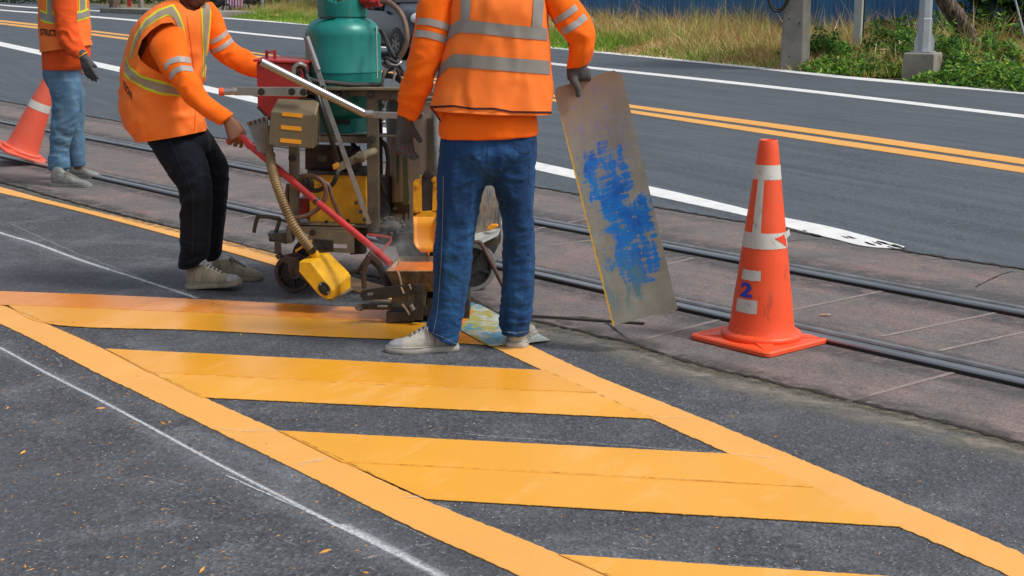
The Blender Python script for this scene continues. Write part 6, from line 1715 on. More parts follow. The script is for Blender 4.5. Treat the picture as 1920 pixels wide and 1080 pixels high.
    tape('vest_lime_edge', vb, [(376, 6), (378, 50), (380, 100), (379, 145)], [(397, 4), (394, 50), (388, 100), (384, 145)], Y, M['tape_lime'], vo, .0016)
    tape('reflective_tape', vb, [(379, 6), (381, 50), (382, 100), (381, 145)], [(394, 4), (391, 50), (386, 100), (383, 145)], Y, M['tape_tan'], vo, .0026)
    seam_line('vest_seam', vb, [(350, 30), (356, 70), (361, 110), (366, 150), (367, 200), (364, 246)], Y, M['shirt_red'], vo, 1.2)
    # sleeves
    tape('sleeve_tape', sb, [(308, 121), (318, 110), (335, 105), (356, 108)], [(310, 133), (320, 120), (337, 116), (358, 119)], Y - .2, M['tape_sleeve'], so, .002, 20)
    tape('sleeve_tape', sb, [(318, 138), (328, 127), (342, 122), (361, 125)], [(320, 151), (331, 137), (345, 132), (362, 135)], Y - .2, M['tape_sleeve'], so, .002, 20)
    tape('sleeve_tape', sb, [(391, 76), (402, 72), (415, 64), (427, 53)], [(392, 85), (404, 81), (418, 73), (431, 61)], Y + .1, M['tape_sleeve'], so, .002, 20)
    tape('sleeve_tape', sb, [(394, 93), (407, 89), (422, 80), (435, 69)], [(399, 101), (411, 97), (426, 89), (438, 78)], Y + .1, M['tape_sleeve'], so, .002, 20)
    M['print'] = simple('print', (0.03, 0.012, 0.01), .8)
    text_on('lettering', 'TION', vb, lambda u, v: (231 + 17 * u, 164 + 24 * u - 15 * v), Y, M['print'], vo, .003, .03)
    # ---- shoes: near foot with the toe a little raised
    shoe(t, G(352, 541) + Vector((0, 0, .0)), Vector((1, -.10, 0)), .285, 'canvas_tan', 'canvas_tan', pitch=-.10, collar=.112, width=1.15)
    shoe(t, G(396, 524), Vector((1, .02, 0)), .27, 'canvas_tan', 'canvas_tan', collar=.105, lace='lace_dark', width=1.1)
worker_middle()

# ------------------------------------------------------------------ PERSON: left worker standing side-on
def worker_left():
    Y = 11.0
    body = MB()
    loft(body, [sil(90, 165, 140, 165, Y, .09), sil(88, 130, 145, 130, Y, .11), sil(86, 80, 160, 80, Y, .12), sil(82, 20, 155, 20, Y, .13), sil(84, -40, 150, -40, Y, .14), sil(95, -70, 140, -70, Y, .09)], 24, 2.2, 3)
    loft(body, [sil(98, 170, 140, 170, Y - .08, .07), sil(100, 235, 136, 235, Y - .09, .055), sil(96, 300, 120, 300, Y - .09, .035), sil(98, 330, 116, 330, Y - .09, .03)], 16, 2, 3)
    loft(body, [sil(114, 170, 148, 170, Y + .1, .06), sil(134, 235, 151, 235, Y + .12, .045), sil(138, 300, 154, 300, Y + .14, .033), sil(138, 318, 154, 318, Y + .14, .03)], 16, 2, 3)
    round_loft(body, [P(115, -65, Y), P(120, -92, Y)], [.062, .055], 14)
    hc = P(124, -128, Y); q = head(body, hc, Vector((1, -.1, -.3)), Vector((.25, 0, 1)), 1.05)
    round_loft(body, [P(118, -48, Y - .18), P(123, 40, Y - .22), P(135, 78, Y - .24), P(156, 104, Y - .26)], [.05, .042, .036, .026], 14)
    round_loft(body, [P(118, -48, Y + .18), P(123, 40, Y + .22), P(135, 78, Y + .24), P(150, 104, Y + .2)], [.05, .042, .036, .026], 14)
    wr = P(156, 106, Y - .26)
    hk = dict(wrist=wr, f=Vector((.32, -.05, -1)), s=Vector((.9, -.35, .2)), n=Vector((-.1, -1, 0)), scale=1.05, curl=((.1, .2, .2), (.12, .2, .2), (.15, .25, .2), (.2, .3, .25)), spread=.07, thumb=(.35, .3))
    hand(body, **hk); hand(body, wrist=P(150, 106, Y + .2), f=Vector((.2, 0, -1)), s=Vector((1, .2, 0)), n=Vector((0, 1, 0)), thumb=(.5, .3))
    t = fuse(body, 'person', M['skin'], None, 0.008, 4)
    tag(t, 'road worker at the left edge in pale dusty jeans and grey boots', 'person')
    hair_cap(t, hc, Vector((1, -.1, -.3)), Vector((.25, 0, 1)), 1.05); eyes(t, q, 1.05)
    j = MB()
    loft(j, [sil(95, 172, 152, 172, Y, .07), sil(87, 152, 152, 152, Y, .13), sil(82, 128, 151, 128, Y, .14), sil(82, 112, 151, 112, Y, .13)], 30, 2.3, 4)
    loft(j, [sil(89, 150, 150, 150, Y - .06, .10), sil(95, 175, 149, 175, Y - .09, .10), sil(97, 205, 149, 205, Y - .10, .095), sil(96, 232, 143, 232, Y - .10, .085), sil(93, 255, 134, 255, Y - .10, .08), sil(92, 285, 130, 285, Y - .10, .075), sil(91, 305, 132, 305, Y - .10, .075), sil(92, 318, 130, 318, Y - .10, .068)], 28, 2.2, 5)
    loft(j, [sil(100, 150, 152, 150, Y + .08, .10), sil(112, 180, 158, 180, Y + .10, .095), sil(125, 212, 158, 212, Y + .12, .09), sil(129, 240, 156, 240, Y + .13, .08), sil(129, 275, 158, 275, Y + .14, .075), sil(131, 300, 159, 300, Y + .14, .072), sil(132, 312, 158, 312, Y + .14, .065)], 28, 2.2, 5)
    jo = fuse(j, 'jeans', M['jeans_pale'], t, 0.0085, 4, folds([((7, 7, 14), .014, 'ridge', near_pt(P(120, 240, Y - .2), .22)), ((5, 5, 24), .012, 'ridge', near_pt(P(110, 310, Y - .2), .14)), ((4, 4, 5), .012, 'n', None), ((10, 10, 16), .006, 'n', None)]))
    jb = bvh_of(jo); seam_line('stitch_seam', jb, [(100, 162), (104, 152), (115, 146), (128, 132)], Y - .1, M['stitch'], jo, 1.0, n=16)
    s = MB()
    loft(s, [sil(80, 131, 153, 131, Y, .15), sil(80, 110, 168, 110, Y, .155), sil(80, 70, 166, 70, Y, .15), sil(80, 20, 162, 20, Y, .15), sil(82, -35, 156, -35, Y, .16), sil(95, -66, 140, -66, Y, .11)], 30, 2.3, 4)
    loft(s, [sil(98, -50, 140, -50, Y - .16, .07), sil(100, 0, 143, 0, Y - .19, .07), sil(103, 37, 144, 37, Y - .21, .066), sil(106, 62, 148, 60, Y - .225, .062), sil(112, 84, 151, 74, Y - .235, .056), sil(126, 99, 156, 86, Y - .245, .050), sil(142, 110, 165, 100, Y - .255, .045)], 26, 2.1, 5)
    loft(s, [sil(98, -50, 140, -50, Y + .16, .07), sil(103, 37, 144, 37, Y + .21, .066), sil(112, 84, 151, 74, Y + .225, .056), sil(138, 110, 160, 100, Y + .21, .045)], 20, 2.1, 4)
    so = fuse(s, 'shirt', M['shirt_red'], t, 0.0085, 4, folds([((9, 9, 13), .014, 'ridge', near_pt(P(135, 82, Y - .3), .17)), ((5, 5, 7), .008, 'n', None)]))
    vf = folds([((6, 3, 3), .010, 'n', None), ((12, 6, 5), .005, 'ridge', None)])
    vo = open_shell('vest', [sil(77, 98, 172, 84, Y, .178), sil(77, 80, 169, 70, Y, .175), sil(75, 40, 167, 40, Y, .172), sil(74, 0, 162, 0, Y, .172), sil(78, -40, 157, -40, Y, .17), sil(94, -68, 142, -68, Y, .12)], M['vest_pale'], t, 90, 9, 2.3, .003, vf)
    cut = MB(); ring = [(102, -60), (100, -20), (101, 20), (104, 45), (112, 60), (126, 68), (138, 62), (144, 40), (142, 0), (139, -30), (134, -62)]
    cut.rings([[P(x, y, Y - .6) for x, y in ring], [P(x, y, Y - .03) for x, y in ring]]); vest_cut(vo, [cut])
    vb = bvh_of(vo)
    def band(l0, l1, g0, g1):
        tape('vest_lime_edge', vb, l0, l1, Y, M['tape_lime'], vo, .0022, 16); tape('reflective_tape', vb, g0, g1, Y, M['tape_grey'], vo, .004, 16)
    band([(75, 17), (86, 22), (102, 25)], [(76, 39), (86, 43), (102, 46)], [(75, 21), (86, 26), (102, 28)], [(76, 35), (86, 39), (102, 43)])
    band([(142, 22), (152, 20), (165, 15)], [(143, 41), (152, 38), (167, 33)], [(142, 25), (152, 24), (165, 19)], [(143, 37), (152, 35), (167, 30)])
    band([(87, -40), (87, 24)], [(101, -40), (101, 27)], [(89, -40), (89, 25)], [(98, -40), (98, 27)])
    band([(147, -40), (148, 22)], [(161, -40), (162, 16)], [(150, -40), (150, 20)], [(158, -40), (159, 17)])
    text_on('lettering', 'STRUCTI', vb, lambda u, v: (76 + 29 * u, 66 + 3 * u - 13 * v), Y, M['print'], vo, .004, .03)
    g = MB(); hand(g, infl=.003, **hk); round_loft(g, [P(153, 100, Y - .26), P(157, 108, Y - .26)], [.036, .034], 14); go = fuse(g, 'glove', M['glove'], t, 0.0045, 3)
    mb = MB(); d = (P(157, 108, Y - .26) - P(150, 98, Y - .26)).normalized(); mb.lathe([(.0445, -.004), (.0465, 0), (.0445, .004)], P(155, 104, Y - .257), d, 28, cap=False); mb.build('cuff_band', M['plate_orange'], go, 50)
    shoe(t, G(97, 350), Vector((1, -.12, 0)), .32, 'boot_grey', 'boot_grey', collar=.15, width=1.2, boot=True, lace='lace_dark')
    shoe(t, G(131, 334), Vector((1, -.05, 0)), .25, 'boot_grey', 'boot_grey', collar=.14, width=1.15, boot=True, lace='lace_dark')
worker_left()
# ================================================================== THE ROAD MARKING MACHINE
def bolt(mb_parent, p, r=.014, h=.012, mat='dark_steel', axis=Vector((0, -1, 0))):
    mb = MB(); mb.cyl(p, p + axis * h * .4, r * 1.35, seg=16); mb.cyl(p + axis * h * .4, p + axis * h, r, seg=6); mb.cyl(p + axis * h, p + axis * (h * 1.5), r * .5, seg=10)
    return mb.build('bolt', M[mat], mb_parent, 30)
def quad_box(mb, pts, Y, dep):
    """photo polygon at distance Y, extruded away from the viewer by dep"""
    mb.prism([P(x, y, Y) for x, y in pts], (0, dep, 0)); return mb
def machine():
    t = thing('road_marking_machine', G(700, 560), 'hand pushed thermoplastic road marking machine with steel kettle, red hopper and yellow chute', 'road marking machine')
    YF, YM, YB = 6.78, 7.05, 7.38
    def fb(name, pts, Y, dep, mat, bev=.003, par=t):
        return quad_box(MB(), pts, Y, dep).build(name, M[mat], par, 0, bevel=bev)
    # --- frame ---------------------------------------------------
    fb('top_rail', [(575, 163), (752, 166), (752, 187), (690, 188), (690, 181), (575, 178)], YF, .012, 'olive')
    fb('rail_bracket', [(608, 168), (652, 169), (652, 186), (608, 185)], YF - .014, .013, 'grime')
    mb = MB(); mb.bar(P(500, 166, YF + .005), P(752, 166, YF + .005), .012, .07); mb.build('top_rail', M['olive_lite'], t, 0, bevel=.002)
    fb('top_rail', [(575, 168), (860, 170), (860, 186), (575, 184)], YB, .012, 'olive')
    mb = MB(); mb.prism([P(575, 164, YF), P(752, 166, YF), P(752, 163, YB), P(575, 161, YB)], (0, 0, -.006)); mb.build('platform', M['olive'], t, 0)
    fb('post', [(687, 181), (709, 181), (711, 436), (689, 436)], YF + .002, .05, 'olive')
    fb('post', [(541, 272), (559, 272), (560, 428), (543, 428)], YF + .01, .05, 'olive')
    fb('post', [(494, 236), (508, 236), (511, 300), (499, 300)], YF - .1, .04, 'olive_lite')
    fb('post', [(702, 180), (716, 180), (718, 440), (705, 440)], YB, .04, 'olive')
    fb('post', [(575, 180), (589, 180), (590, 430), (577, 430)], YB, .04, 'olive')
    fb('cross_rail', [(600, 251), (688, 252), (688, 269), (600, 267)], YF + .03, .012, 'olive')
    mb = MB(); mb.prism([P(590, 252, YF + .03), P(745, 255, YF + .03), P(745, 250, YB), P(590, 247, YB)], (0, 0, -.006)); mb.build('cylinder_shelf', M['olive'], t, 0)
    for px, py in ((695, 177), (697, 261), (636, 176), (697, 425), (548, 296)): bolt(t, P(px, py, YF - .002))
    # --- chassis --------------------------------------------------
    fb('chassis_beam', [(541, 420), (664, 423), (664, 441), (541, 438)], YF, .06, 'olive_lite')
    fb('chassis_beam', [(540, 424), (760, 428), (760, 440), (540, 438)], YB, .06, 'olive')
    mb = MB(); mb.prism([P(560, 421, YF), P(735, 424, YF), P(735, 414, YB), P(560, 412, YB)], (0, 0, -.008)); mb.build('deck_plate', M['olive'], t, 0)
    # slotted side plate: four pieces round the slot read as one plate
    sp = MB(); Ys = YF - .02
    for pts in ([(577, 431), (664, 435), (664, 459), (577, 455)], [(577, 455), (625, 457), (625, 473), (577, 471)], [(651, 458.5), (664, 459), (664, 475), (651, 474.5)], [(625, 465), (651, 466), (651, 474.5), (625, 473)]):
        quad_box(sp, pts, Ys, .01)
    sp.build('side_plate', M['olive_lite'], t, 0)
    fb('slide_block', [(588, 448), (625, 450), (625, 470), (588, 468)], Ys - .012, .012, 'dark_steel')
    for px, py in ((586, 436), (597, 461), (613, 462)): bolt(t, P(px, py, Ys - .013 if py < 450 else Ys - .024), .012)
    fb('front_bracket', [(501, 438), (545, 436), (545, 455), (536, 458), (505, 448)], YF + .0, .10, 'dark_steel')
    fb('front_bracket', [(536, 424), (545, 424), (547, 457), (537, 456)], YF - .01, .12, 'olive')
    mb = MB(); mb.cyl(P(511, 440, YF + .03), P(511, 452, YF + .03), .018); mb.build('pivot_pin', M['grime'], t)
    mb = MB(); mb.tube([P(476, 436, YF), P(481, 413, YF), P(487, 406, YF), P(517, 408, YF + .02), P(524, 412, YF + .03), P(519, 430, YF + .03), P(514, 442, YF + .03)], .0095, 10, 6); mb.build('foot_rest', M['dark_steel'], t)
    mb = MB(); pts = [P(521, 453, YF - .02), P(521, 476, YF - .02), P(526, 484, YF - .02), P(552, 490, YF - .02)]
    for a, b in zip(pts, pts[1:]): mb.bar(a, b, .032, .008)
    mb.build('wheel_bracket', M['dark_steel'], t, 0)
    # --- wheels ----------------------------------------------------
    def wheel(c, r, w, ax, mats, name='wheel'):
        mb = MB(); mb.lathe([(r * .80, -w / 2), (r * .95, -w / 2), (r, -w / 2 + .008), (r, w / 2 - .008), (r * .95, w / 2), (r * .80, w / 2)], c, ax, 40, cap=False); wo = mb.build(name, M[mats[0]], t, 50)
        mb = MB(); mb.lathe([(r * .82, -w * .4), (r * .83, w * .4), (r * .74, w * .42), (r * .72, w * .12), (r * .34, w * .16), (r * .30, w * .5), (r * .12, w * .5), (.001, w * .5)], c, ax, 40, cap=False)
        mb.lathe([(.001, -w * .4), (r * .82, -w * .38)], c, ax, 40, cap=False)
        u, v = frame_for(ax)
        for i in range(5):
            a = i * 2 * math.pi / 5 + .3; e = u * math.cos(a) + v * math.sin(a); mb.bar(c + ax * w * .18 + e * r * .28, c + ax * w * .18 + e * r * .76, .016, w * .3, up=ax)
        mb.build('rim', M[mats[1]], wo, 45)
        return wo
    rusty = ('rust', 'grime')
    c = G(551, 550); c.z = .1; ax = Vector((-.18, -1, 0)).normalized()
    c = Vector((c.x, c.y + .03, .100))
    wheel(c, .098, .045, ax, ('rust', 'grime'))
    fb('wheel_fork', [(538, 484), (560, 482), (566, 514), (556, 524), (546, 522), (541, 510)], c.y - .055, .010, 'olive')
    for px, py in ((550, 503), (549, 509), (550, 516)):
        mb = MB(); p = P(px, py, c.y - .057); mb.cyl(p, p + Vector((0, .004, 0)), .010 if py > 512 else .006, seg=12); mb.build('fork_hole', M['black'], t)
    mb = MB(); mb.bar(P(560, 515, c.y - .05), P(590, 532, c.y - .05), .022, .01); mb.build('wheel_arm', M['olive'], t, 0, bevel=.003)
    c2 = G(884, 547); c2 = Vector((c2.x, c2.y + .02, .125)); wheel(c2, .125, .05, Vector((.25, -1, 0)).normalized(), ('steel', 'rubber'))
    c3 = G(880, 510); c3 = Vector((c3.x - .12, c3.y + .25, .1)); wheel(c3, .098, .045, ax, rusty)
    c4 = G(560, 520); c4 = Vector((c4.x + .05, c4.y + .1, .098)); wheel(c4, .096, .045, ax, rusty)
    mb = MB(); mb.cyl(c3, c2 + Vector((0, .1, 0)), .012); mb.cyl(P(556, 516, c.y), Vector((c.x + .03, c4.y, .1)), .012); mb.build('axle', M['dark_steel'], t)
    # --- kettle ------------------------------------------------------
    k = Mt('kettle_steel', (0.30, 0.28, 0.25), .5, .05)
    n1 = k.noise(1.0, 7, .72, vec=k.scaled((9, 9, 1.6)), dist=.5); n2 = k.noise(4, 7, .7)
    cc = k.ramp(n1, [(0.30, (0.17, 0.15, 0.13)), (0.44, (0.33, 0.29, 0.245)), (0.60, (0.46, 0.41, 0.35)), (0.8, (0.56, 0.50, 0.43))])
    cc = k.mix(k.math('MULTIPLY', k.mask(n2, .54, .68), .6), cc, (0.15, 0.13, 0.11))
    g = k.noise(1.0, 5, .7, vec=k.scaled((20, 20, .9), loc=(3, 1, 2)))
    cc = k.mix(k.math('MULTIPLY', k.mask(g, .66, .70), .8), cc, (0.10, 0.16, 0.13))
    k.set('Base Color', cc); k.set('Roughness', k.math('ADD', k.math('MULTIPLY', n2, .5), .22)); k.bump(k.noise(30, 5, .7), .2, .004); M['kettle'] = k.m
    k2 = Mt('splattered_steel', (0.3, 0.28, 0.25), .55, .3)
    n1 = k2.noise(1.0, 8, .78, vec=k2.scaled((26, 26, 7)), dist=.4)
    hz = k2.sep()[2]
    low = k2.mask(hz, .62, .42)
    cc = k2.ramp(k2.noise(6, 6, .7), [(0.3, (0.16, 0.17, 0.17)), (0.7, (0.34, 0.36, 0.36))])
    cc = k2.mix(k2.math('MULTIPLY', low, k2.mask(n1, .46, .52)), cc, (0.52, 0.44, 0.34))
    cc = k2.mix(k2.math('MULTIPLY', low, k2.mask(n1, .56, .60)), cc, (0.25, 0.10, 0.035)); k2.set('Base Color', cc); k2.bump(n1, .5, .006); M['splatter'] = k2.m
    kc = P(836, 300, 7.28); R_ = (P(946, 300, 7.28) - P(726, 300, 7.28)).length / 2
    zt = P(836, 181, 7.28 - R_).z; zb = P(836, 434, 7.28 - R_).z
    mb = MB(); mb.lathe([(R_ + .012, zt), (R_ + .012, zt - .03), (R_, zt - .032), (R_, zb)], Vector((kc.x, 7.28, 0)), seg=72, cap=True); kt = mb.build('kettle', M['kettle'], t, 40)
    mb = MB(); mb.lathe([(R_ - .02, zb + .0), (R_ - .02, zb - .10), (R_ - .05, zb - .16)], Vector((kc.x, 7.28, 0)), seg=64); mb.build('burner_skirt', M['grime'], t, 40)
    mb = MB(); mb.lathe([(R_ * .98, zt + .001), (R_ * .97, zt + .02), (R_ * .5, zt + .03), (.01, zt + .03)], Vector((kc.x, 7.28, 0)), seg=64, cap=False); mb.build('kettle_lid', M['olive'], kt, 40)
    # right part of the kettle side, splashed with old paint, seen between the legs
    mb = MB(); a0 = -.15; pts = []
    for i in range(16):
        a = a0 + i * .088; pts.append((kc.x + (R_ + .004) * math.sin(a), 7.28 - (R_ + .004) * math.cos(a)))
    vs = []
    for x, y in pts: vs += [Vector((x, y, zb - .02)), Vector((x, y, zt - .05))]
    mb.add(vs, [(2 * i, 2 * i + 2, 2 * i + 3, 2 * i + 1) for i in range(15)]); o = mb.build('heat_shield', M['splatter'], kt, 60); so = o.modifiers.new('s', 'SOLIDIFY'); so.thickness = .002
    def on_kettle(px, py, off=.0):
        d = ray(px, py).normalized(); c_ = Vector((kc.x, 7.28, 0)); ox, oy = CAMP.x - c_.x, CAMP.y - c_.y; r = R_ + off
        A_ = d.x ** 2 + d.y ** 2; B_ = 2 * (ox * d.x + oy * d.y); C_ = ox * ox + oy * oy - r * r; q = B_ * B_ - 4 * A_ * C_
        s_ = (-B_ - math.sqrt(max(0, q))) / (2 * A_); return CAMP + d * s_
    # dark scorched oval, dribbles of green
    def kettle_patch(name, ring, mat, off=.003):
        cx = sum(p[0] for p in ring) / len(ring); cy = sum(p[1] for p in ring) / len(ring); mb = MB()
        vs = [on_kettle(cx, cy, off)] + [on_kettle(*p, off) for p in ring]; n = len(ring)
        mb.add(vs, [(0, 1 + i, 1 + (i + 1) % n) for i in range(n)]); mb.build(name, mat, kt, 80)
    M['scorch'] = simple('scorch', (0.075, 0.068, 0.06), .5, .3, .3, (.04, .035, .03), .5, 25)
    M['drip_green'] = simple('drip_green', (0.13, 0.20, 0.155), .5, .1, .3, (.1, .11, .09), .6, 25)
    kettle_patch('scorch_mark', [(749 + 18 * math.cos(a) * (1 + .08 * math.sin(5 * a)), 390 + 12.5 * math.sin(a) + 1.5 * math.sin(3 * a)) for a in [i * .26 for i in range(24)]], M['scorch'])
    kettle_patch('paint_drip', [(755, 290), (763, 290), (764, 340), (767, 370), (764, 384), (756, 384), (755, 360), (756, 330)], M['drip_green'])
    kettle_patch('paint_drip', [(744, 290), (748, 290), (748, 330), (746, 352), (744, 340)], M['drip_green'])
    kettle_patch('paint_drip', [(754, 383), (760, 383), (758, 414), (755, 416)], M['scorch'])
    kettle_patch('paint_drip', [(764, 383), (768, 383), (767, 410), (765, 412)], M['scorch'])
    for x0, x1 in ((800, 811),):
        mb = MB(); mb.prism([on_kettle(x0, 222, .004), on_kettle(x1, 222, .004), on_kettle(x1, 322, .004), on_kettle(x0, 322, .004)], (0, -.012, 0)); mb.build('lifting_bar', M['olive'], kt, 0)
    fb('kettle_flange', [(712, 170), (800, 173), (800, 183), (825, 184), (825, 190), (712, 189)], YF + .06, .012, 'olive')
    for px, py in ((727, 180), (746, 181), (795, 187)): bolt(t, P(px, py, YF + .055), .011)
    # gear housing / valve under the kettle
    mb = MB(); mb.ball(P(733, 432, 6.95), .075, 18, 12, (1.15, 1, .95)); mb.build('valve_housing', M['grime'], t)
    mb = MB()
    for i in range(12):
        a = i * math.pi / 6; cx, cy = 733 + 23 * math.cos(a), 424 + 15 * math.sin(a); mb.ball(P(cx, cy, 6.85), .011, 8, 6)
    mb.build('gear_teeth', M['dark_steel'], t)
    fb('drip_box', [(747, 436), (797, 438), (797, 486), (747, 486)], 6.86, .3, 'grime')
    fb('rear_plate', [(655, 438), (686, 440), (686, 476), (656, 478)], 6.9, .05, 'grime')
    mb = MB(); mb.tube([P(690, 440, 6.75), P(733, 447, 6.72), P(716, 470, 6.68), P(706, 482, 6.66)], .007, 8, 4); mb.build('red_link', M['red_paint'], t)
    # --- yellow outlet chute -------------------------------------------
    Yc = 6.66
    fb('chute_plate', [(791, 330), (798, 322), (810, 324), (819, 333), (819, 400), (789, 398)], Yc + .006, .008, 'dark_steel')
    ch = MB()
    for pts in ([(774, 343), (778, 338), (787, 335), (787, 329), (790, 329), (791, 398), (775, 406)], [(812, 332), (824, 332), (824, 398), (810, 398)], [(774, 398), (822, 394), (822, 406), (774, 406)]): quad_box(ch, pts, Yc, .012)
    ch.build('chute_bracket', M['yellow_paint'], t, 0, bevel=.002)
    for px, py in ((781, 348), (780, 394), (818, 348), (815, 338)): bolt(t, P(px, py, Yc - .001), .011, .010, 'yellow_paint')
    bolt(t, P(802, 326, Yc + .004), .014)
    M['chute_paint'] = simple('chute_paint', (0.82, 0.33, 0.012), .5, 0, .12, (.75, .28, .01), .3, 10)
    mb = MB(); prof = [(406, 0), (425, -.002), (445, -.004), (456, -.012), (463, -.022), (471, -.030)]
    vs = []; n = 10
    for iy, (py, dy) in enumerate(prof):
        for i in range(n + 1):
            u = i / n; x0, x1 = 774 + iy * .5 + (3 if iy > 3 else 0), 822
            yy = py + ((-7, -3, 0, 1.5, 3, 1, 3.5, 1, 2, -1, -6)[i] if iy == len(prof) - 1 else 0)
            vs.append(P(x0 + (x1 - x0) * u, yy, Yc + dy - (.02 if i in (0, n) else 0)))
    mb.add(vs, [(a * (n + 1) + i, a * (n + 1) + i + 1, (a + 1) * (n + 1) + i + 1, (a + 1) * (n + 1) + i) for a in range(len(prof) - 1) for i in range(n)])
    o = mb.build('chute', M['chute_paint'], t, 70); so = o.modifiers.new('s', 'SOLIDIFY'); so.thickness = .006
    mb = MB()
    for px, l in ((803, 9), (790, 4)): mb.tube([P(px, 470, Yc - .03), P(px + .5, 470 + l, Yc - .03)], [.006, .002], 8, curve=False)
    mb.build('paint_drips', M['chute_paint'], t)
    # --- extrusion shoe with hopper box -----------------------------------
    k = Mt('shoe_steel', (0.14, 0.10, 0.06), .5, .3)
    n1 = k.noise(1, 7, .75, vec=k.scaled((30, 30, 9)), dist=.3); n2 = k.noise(18, 6, .7)
    c_ = k.ramp(n1, [(0.34, (0.05, 0.035, 0.025)), (0.5, (0.17, 0.12, 0.065)), (0.66, (0.30, 0.22, 0.12))])
    c_ = k.mix(k.mask(n2, .54, .62), c_, (0.10, 0.10, 0.095)); c_ = k.mix(k.mask(n1, .64, .69), c_, (0.55, 0.20, 0.03)); k.set('Base Color', c_); k.bump(n1, .4, .005); M['shoe_steel'] = k.m
    y0, y1 = 6.30, 6.66
    A, B_ = P(722, 509, y0), P(884, 509, y0); C_, D = Vector((B_.x - .02, y1, B_.z)), Vector((A.x + .03, y1, A.z))
    zlo = P(740, 550, y0).z
    lo = [Vector((A.x + .05, y0 + .04, zlo)), Vector((B_.x - .05, y0 + .04, zlo)), Vector((B_.x - .06, y1 - .05, zlo)), Vector((A.x + .06, y1 - .05, zlo))]
    top = [A, B_, C_, D]; mb = MB(); mb.add(top + lo, [(0, 4, 5, 1), (1, 5, 6, 2), (2, 6, 7, 3), (3, 7, 4, 0), (4, 7, 6, 5)])
    hop = mb.build('paint_hopper', M['shoe_steel'], t, 0); so = hop.modifiers.new('s', 'SOLIDIFY'); so.thickness = .006
    ctr = sum(top, Vector()) / 4
    ti = [p.lerp(ctr, .03) - Vector((0, 0, .001)) for p in top]; li = [p.lerp(ctr, .03) for p in (top[i].lerp(lo[i], .5) for i in range(4))]
    mb = MB(); mb.add(ti + li, [(0, 1, 5, 4), (1, 2, 6, 5), (2, 3, 7, 6), (3, 0, 4, 7)]); mb.build('inner_crust', simple('crust', (.42, .27, .19), .6, 0, .3, (.55, .22, .08), .5, 16), hop, 0)
    mb = MB(); q = [top[i].lerp(lo[i], .20) for i in range(4)]
    vs = []; n = 14
    for i in range(n + 1):
        for j in range(n + 1):
            p = q[0].lerp(q[1], i / n).lerp(q[3].lerp(q[2], i / n), j / n); vs.append(p + Vector((0, 0, .006 * MN.noise(p * 14))))
    M['molten'] = simple('molten', (0.78, 0.20, 0.03), .22, 0, .15, (.70, .26, .08), .4, 9, .2, 30)
    mb.add(vs, [(i * (n + 1) + j, (i + 1) * (n + 1) + j, (i + 1) * (n + 1) + j + 1, i * (n + 1) + j + 1) for i in range(n) for j in range(n)]); mb.build('molten_paint', M['molten'], hop, 60)
    def streak(pts, w=.005):
        mb = MB(); mb.tube([P(x, y, Y_) for x, y, Y_ in pts], w, 8, 4); mb.build('paint_streak', M['streak'], hop)
    M['streak'] = simple('streak', (0.62, 0.44, 0.24), .5, 0, .2)
    streak([(746, 509, y0 + .0), (750, 522, y0 + .008), (753, 536, y0 + .02)]); streak([(752, 538, 6.26), (757, 550, 6.26)], .004); streak([(767, 533, 6.26), (771, 543, 6.26)], .003)
    streak([(754, 570, 6.27), (762, 580, 6.265), (768, 590, 6.26)], .005)
    fb('shoe_body', [(735, 545), (800, 545), (797, 592), (733, 592)], 6.335, .26, 'shoe_steel')
    fb('shoe_foot', [(724, 586), (775, 584), (777, 603), (724, 606)], 6.275, .05, 'dark_steel', .004)
    fb('shoe_foot', [(733, 574), (800, 574), (800, 592), (733, 594)], 6.31, .28, 'grime')
    fb('shoe_foot', [(800, 560), (880, 560), (880, 598), (800, 600)], 6.34, .26, 'grime')
    # parallelogram linkage
    lk = MB(); Yl = 6.262
    for pts in ([(677, 545), (722, 538), (786, 532), (790, 537), (790, 550), (755, 556), (722, 560), (682, 564), (675, 556)],): quad_box(lk, pts, Yl, .012)
    lk.build('link_plate', M['dark_steel'], t, 0, bevel=.002)
    fb('link_arm', [(777, 533), (791, 533), (794, 540), (793, 600), (776, 600)], Yl - .014, .012, 'dark_steel')
    fb('link_slot', [(689, 549), (704, 548), (704, 553), (689, 554)], Yl - .001, .004, 'steel', 0)
    mb = MB(); p = P(709, 550, Yl - .004); mb.cyl(p, p + Vector((0, .004, 0)), .023, seg=20); mb.cyl(p - Vector((0, .012, 0)), p, .013, seg=6); mb.build('pivot_nut', M['dark_steel'], t, 30)
    for px, py in ((784, 544), (784, 591)): bolt(t, P(px, py, Yl - .015), .013)
    mb = MB(); mb.cyl(P(672, 576, 6.24), P(676, 577, 6.30), .016, seg=18); mb.build('roller', M['shoe_steel'], t)
    fb('lower_link', [(672, 571), (735, 570), (735, 581), (672, 581)], 6.285, .02, 'dark_steel', .002)
    fb('lower_link', [(700, 560), (728, 560), (728, 566), (700, 566)], 6.30, .02, 'steel', .002)
    mb = MB(); mb.cyl(P(708, 574, 6.27), P(727, 574, 6.27), .006); mb.cyl(P(713, 563, 6.27), P(732, 564, 6.27), .007); mb.build('adjusting_screw', M['steel'], t)
    mb = MB(); mb.cyl(P(770, 571, 6.25), P(776, 581, 6.25), .009); mb.build('adjusting_screw', M['steel'], t)
    for pts, r in (([(691, 478), (686, 497), (682, 516), (683, 541)], .0115),): MB().tube([P(x, y, 6.36) for x, y in pts], r, 10, 5).build('curved_lever', M['rust'], t)
    mb = MB(); mb.tube([P(656, 512, 6.52), P(672, 507, 6.5), (P(683, 496, 6.48)), P(694, 484, 6.45)], [.008, .010, .016, .022], 10); mb.build('black_lever', M['grime'], t)
